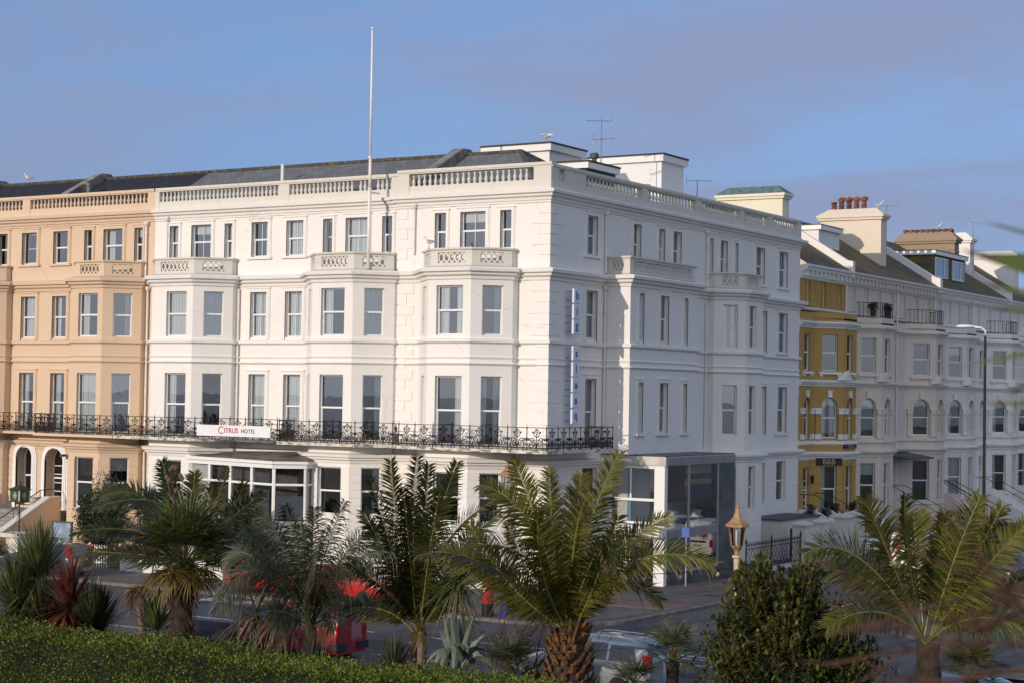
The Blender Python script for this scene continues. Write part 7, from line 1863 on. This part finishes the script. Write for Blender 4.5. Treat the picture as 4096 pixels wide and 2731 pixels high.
def person(label, loc, rz, top, legs, bald=True):
    t = thing('person', label, 'person', loc, rz)
    # +x is forward
    nodes = [((0,0,.96),.125,.155),((0,0,1.15),.115,.15),((0.0,0,1.36),.12,.175),((-.01,0,1.48),.055,.06),((.015,0,1.56),.05,.05),
             ((-.01,.10,.90),.085),((.03,.105,.50),.062),((-.02,.11,.10),.042),((.10,.12,.04),.035),
             ((-.01,-.10,.90),.085),((-.06,-.105,.50),.062),((-.14,-.11,.11),.042),((-.02,-.12,.04),.035),
             ((0,.19,1.42),.055),((-.03,.24,1.14),.043),((.08,.24,.92),.032),((0,-.19,1.42),.055),((.02,-.24,1.14),.043),((.14,-.22,.94),.032)]
    ed = [(0,1),(1,2),(2,3),(3,4),(0,5),(5,6),(6,7),(7,8),(0,9),(9,10),(10,11),(11,12),(2,13),(13,14),(14,15),(2,16),(16,17),(17,18)]
    skinned('body', nodes, ed, M['skin'], t)
    tn = [((0,0,.93),.14,.17),((0,0,1.15),.128,.165),((0,0,1.37),.13,.185),((-.005,0,1.45),.075,.085),((0,.19,1.42),.068),((-.03,.245,1.14),.056),((.07,.245,.95),.046),((0,-.19,1.42),.068),((.02,-.245,1.14),.056),((.12,-.225,.97),.046)]
    skinned('jacket', tn, [(0,1),(1,2),(2,3),(2,4),(4,5),(5,6),(2,7),(7,8),(8,9)], top, t)
    ln = [((0,0,.93),.135,.16),((-.01,.10,.86),.10),((.03,.105,.50),.076),((-.02,.11,.12),.06),((-.01,-.10,.86),.10),((-.06,-.105,.50),.076),((-.14,-.11,.13),.06)]
    skinned('trousers', ln, [(0,1),(1,2),(2,3),(0,4),(4,5),(5,6)], legs, t)
    b = MB(); n_ = 14; vs_ = []; prof = [(.0,1.50,.0),(.05,1.51,.02),(.078,1.56,.012),(.088,1.62,.004),(.092,1.67,0),(.086,1.72,-.004),(.062,1.755,-.008),(0,1.775,-.01)]
    for r, z, dx in prof:
        for k in range(n_): a = 2*pi*k/n_; vs_.append((dx+r*1.12*cos(a), r*.86*sin(a), z))
    b.add(vs_, [(j*n_+k,j*n_+(k+1)%n_,(j+1)*n_+(k+1)%n_,(j+1)*n_+k) for j in range(7) for k in range(n_)]); b.tube([(.09,0,1.66),(.125,0,1.615),(.10,0,1.605)],[.008,.014,.01],6)
    for s in (-1,1): b.lathe(-.005,s*.083,[(.0,-.035),(.016,-.02),(.02,.01),(.0,.035)],6,z=1.64)
    b.build('head', M['skin'], None, smooth=True).parent = t
    b = MB()
    for s in (-1,1): b.lathe(.088,s*.032,[(0,-.008),(.009,0),(0,.008)],6,z=1.655)
    b.tube([(.092,-.025,1.575),(.098,0,1.573),(.092,.025,1.575)],.005,4); b.build('face', M['shoe'], None).parent = t
    b = MB(); hp = [(.092,1.66),(.096,1.69),(.09,1.725)] if bald else [(.094,1.62),(.098,1.69),(.09,1.735),(.05,1.775),(0,1.785)]
    vs_ = []; kk = 10
    for r, z in hp:
        for k in range(kk+1): a = radians(75)+radians(210)*k/kk; vs_.append((-.004+r*1.14*cos(a), r*.9*sin(a), z))
    b.add(vs_, [(j*(kk+1)+k,j*(kk+1)+k+1,(j+1)*(kk+1)+k+1,(j+1)*(kk+1)+k) for j in range(len(hp)-1) for k in range(kk)]); b.build('hair', M['grey_hair'], None, smooth=True).parent = t
    for (hx,hy,hz,s) in ((.085,.24,.905,1),(.15,-.22,.925,-1)):
        b = MB(); limb(b, [(hx-.01,hy,hz+.03),(hx+.02,hy,hz-.04),(hx+.03,hy,hz-.085)],[.026,.034,.028],8)
        for f in range(4): y = hy+(f-1.5)*.017; L_ = (.062,.075,.07,.055)[f]; limb(b, [(hx+.03,y,hz-.08),(hx+.045,y,hz-.08-L_*.55),(hx+.035,y,hz-.08-L_)],[.009,.0085,.007],6)
        limb(b, [(hx+.035,hy-s*.025,hz-.035),(hx+.06,hy-s*.03,hz-.07),(hx+.06,hy-s*.022,hz-.10)],[.011,.010,.008],6)
        b.build('hand', M['skin'], None, smooth=True).parent = t
    for (x,y) in ((.03,.115),(-.09,-.115)):
        b = MB(); limb(b, [(x-.10,y,.045),(x+.02,y,.05),(x+.13,y,.035)],[.045,.05,.036],8); b.build('shoe', M['shoe'], None, smooth=True).parent = t
    return t
ph = at(941,1482,48.6); person('person with thin grey hair in a dusty pink jacket standing behind the hedge planting', (ph.x,ph.y,.10), radians(160), M['jacket'], M['trousers'])
person('person in a dark green shirt standing inside the arched window of the peach building', (-32.1,1.15,2.2), radians(-70), M['green_shirt'], M['trousers'], False)
# ------------------------------------------------------------------ camera, sun, sky
def setup_camera():
    cam = bpy.data.cameras.new('camera'); co = bpy.data.objects.new('camera', cam); COL.objects.link(co)
    yaw, pit, rol = radians(-31.886), radians(1.6726), radians(-.958)
    fwd = V((sin(yaw)*cos(pit), cos(yaw)*cos(pit), sin(pit)))
    right = V((cos(yaw), -sin(yaw), 0)); down = fwd.cross(right)
    r2 = right*cos(rol)+down*sin(rol); d2 = down*cos(rol)-right*sin(rol)
    R = Matrix((r2, -d2, -fwd)).transposed()
    co.matrix_world = Matrix.Translation((40.122, -67.513, 8.6)) @ R.to_4x4()
    cam.sensor_width = 36; cam.lens = 36*4128.6/2352
    cam.clip_start = .2; cam.clip_end = 6000
    cam.dof.use_dof = True; cam.dof.focus_distance = 72; cam.dof.aperture_fstop = 3.2
    scene.camera = co
setup_camera()

SUN_EL = radians(14.5); sdir = V((.158, .987, 0)).normalized()     # direction the light travels over the ground
sun = bpy.data.lights.new('sun', 'SUN'); sun.energy = 2.85; sun.angle = radians(.55); sun.color = (1.0, .85, .70)
so = bpy.data.objects.new('sun', sun); COL.objects.link(so)
ld = V((sdir.x*cos(SUN_EL), sdir.y*cos(SUN_EL), -sin(SUN_EL)))
so.rotation_euler = ld.to_track_quat('-Z', 'Y').to_euler(); so.location = (0, -80, 60)

w = bpy.data.worlds.new('World'); scene.world = w; w.use_nodes = True
nt = w.node_tree; L = nt.links.new
bg = nt.nodes['Background']
sky = nt.nodes.new('ShaderNodeTexSky'); sky.sky_type = 'NISHITA'; sky.sun_disc = False
sky.sun_elevation = SUN_EL
sky.sun_rotation = atan2(-sdir.x, -sdir.y)     # measured from +Y towards +X
sky.air_density = 1.0; sky.dust_density = .6; sky.ozone_density = 2.2; sky.altitude = 10
# thin cloud banks, laid on a flat cloud deck above the town (direction projected on a plane)
tc = nt.nodes.new('ShaderNodeTexCoord'); sp = nt.nodes.new('ShaderNodeSeparateXYZ'); L(tc.outputs['Generated'], sp.inputs[0])
mz = nt.nodes.new('ShaderNodeMath'); mz.operation = 'MAXIMUM'; mz.inputs[1].default_value = 0; L(sp.outputs[2], mz.inputs[0])
az = nt.nodes.new('ShaderNodeMath'); az.operation = 'ADD'; az.inputs[1].default_value = .13; L(mz.outputs[0], az.inputs[0])
cb = nt.nodes.new('ShaderNodeCombineXYZ')
for i in (0, 1):
    d = nt.nodes.new('ShaderNodeMath'); d.operation = 'DIVIDE'; L(sp.outputs[i], d.inputs[0]); L(az.outputs[0], d.inputs[1]); L(d.outputs[0], cb.inputs[i])
mp = nt.nodes.new('ShaderNodeMapping'); mp.inputs['Rotation'].default_value = (0, 0, radians(-28)); mp.inputs['Scale'].default_value = (.8, 1.15, 1); mp.inputs['Location'].default_value = (7.7, -3.1, 0)
L(cb.outputs[0], mp.inputs['Vector'])
nz = nt.nodes.new('ShaderNodeTexNoise'); nz.inputs['Scale'].default_value = 1.0; nz.inputs['Detail'].default_value = 9; nz.inputs['Roughness'].default_value = .58; nz.inputs['Distortion'].default_value = .25
L(mp.outputs[0], nz.inputs['Vector'])
cr = nt.nodes.new('ShaderNodeMapRange'); cr.interpolation_type = 'SMOOTHSTEP'; cr.inputs[1].default_value = .40; cr.inputs[2].default_value = .66; cr.inputs[4].default_value = .85
L(nz.outputs['Fac'], cr.inputs[0])
mul = nt.nodes.new('ShaderNodeMix'); mul.data_type = 'RGBA'; mul.blend_type = 'MULTIPLY'; mul.inputs[0].default_value = 1.0
L(sky.outputs[0], mul.inputs[6]); mul.inputs[7].default_value = (.98, 1.10, 1.42, 1)
mx = nt.nodes.new('ShaderNodeMix'); mx.data_type = 'RGBA'
hz = nt.nodes.new('ShaderNodeMapRange'); hz.interpolation_type = 'SMOOTHSTEP'; hz.inputs[1].default_value = .0; hz.inputs[2].default_value = .34; hz.inputs[3].default_value = .82; hz.inputs[4].default_value = .2; L(sp.outputs[2], hz.inputs[0])
hm = nt.nodes.new('ShaderNodeMix'); hm.data_type = 'RGBA'; L(hz.outputs[0], hm.inputs[0]); L(mul.outputs[2], hm.inputs[6]); HAZE = hm
L(cr.outputs[0], mx.inputs[0]); L(hm.outputs[2], mx.inputs[6]); mx.inputs[7].default_value = (2.5, 3.1, 4.8, 1)
# unseen seaward sky: bright cloud and haze added to lift shade and window reflections
def math_(op, a, b):
    n_ = nt.nodes.new('ShaderNodeMath'); n_.operation = op
    for i, v in enumerate((a, b)):
        if isinstance(v, float): n_.inputs[i].default_value = v
        else: L(v, n_.inputs[i])
    return n_.outputs[0]
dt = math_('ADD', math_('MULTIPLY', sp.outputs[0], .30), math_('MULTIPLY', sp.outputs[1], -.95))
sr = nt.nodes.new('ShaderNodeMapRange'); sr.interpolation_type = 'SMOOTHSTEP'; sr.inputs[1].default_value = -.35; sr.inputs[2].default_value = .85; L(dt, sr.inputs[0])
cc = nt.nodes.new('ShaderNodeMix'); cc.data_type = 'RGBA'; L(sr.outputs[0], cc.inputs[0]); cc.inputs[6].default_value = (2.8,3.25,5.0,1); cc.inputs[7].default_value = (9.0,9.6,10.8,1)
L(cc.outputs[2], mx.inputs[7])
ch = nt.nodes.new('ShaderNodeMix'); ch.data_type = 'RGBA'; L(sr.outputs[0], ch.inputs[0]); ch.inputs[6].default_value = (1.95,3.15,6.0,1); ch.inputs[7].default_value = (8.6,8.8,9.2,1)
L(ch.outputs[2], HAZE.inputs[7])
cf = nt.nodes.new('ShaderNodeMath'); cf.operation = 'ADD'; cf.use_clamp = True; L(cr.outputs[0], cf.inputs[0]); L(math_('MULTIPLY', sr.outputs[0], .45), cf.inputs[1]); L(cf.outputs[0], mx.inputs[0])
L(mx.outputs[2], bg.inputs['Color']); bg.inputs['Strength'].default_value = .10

scene.view_settings.view_transform = 'Standard'; scene.view_settings.look = 'None'
scene.view_settings.exposure = 0; scene.view_settings.gamma = 1
scene.cycles.max_bounces = 6; scene.cycles.transparent_max_bounces = 24; scene.cycles.use_denoising = True
scene.cycles.caustics_reflective = False; scene.cycles.caustics_refractive = False
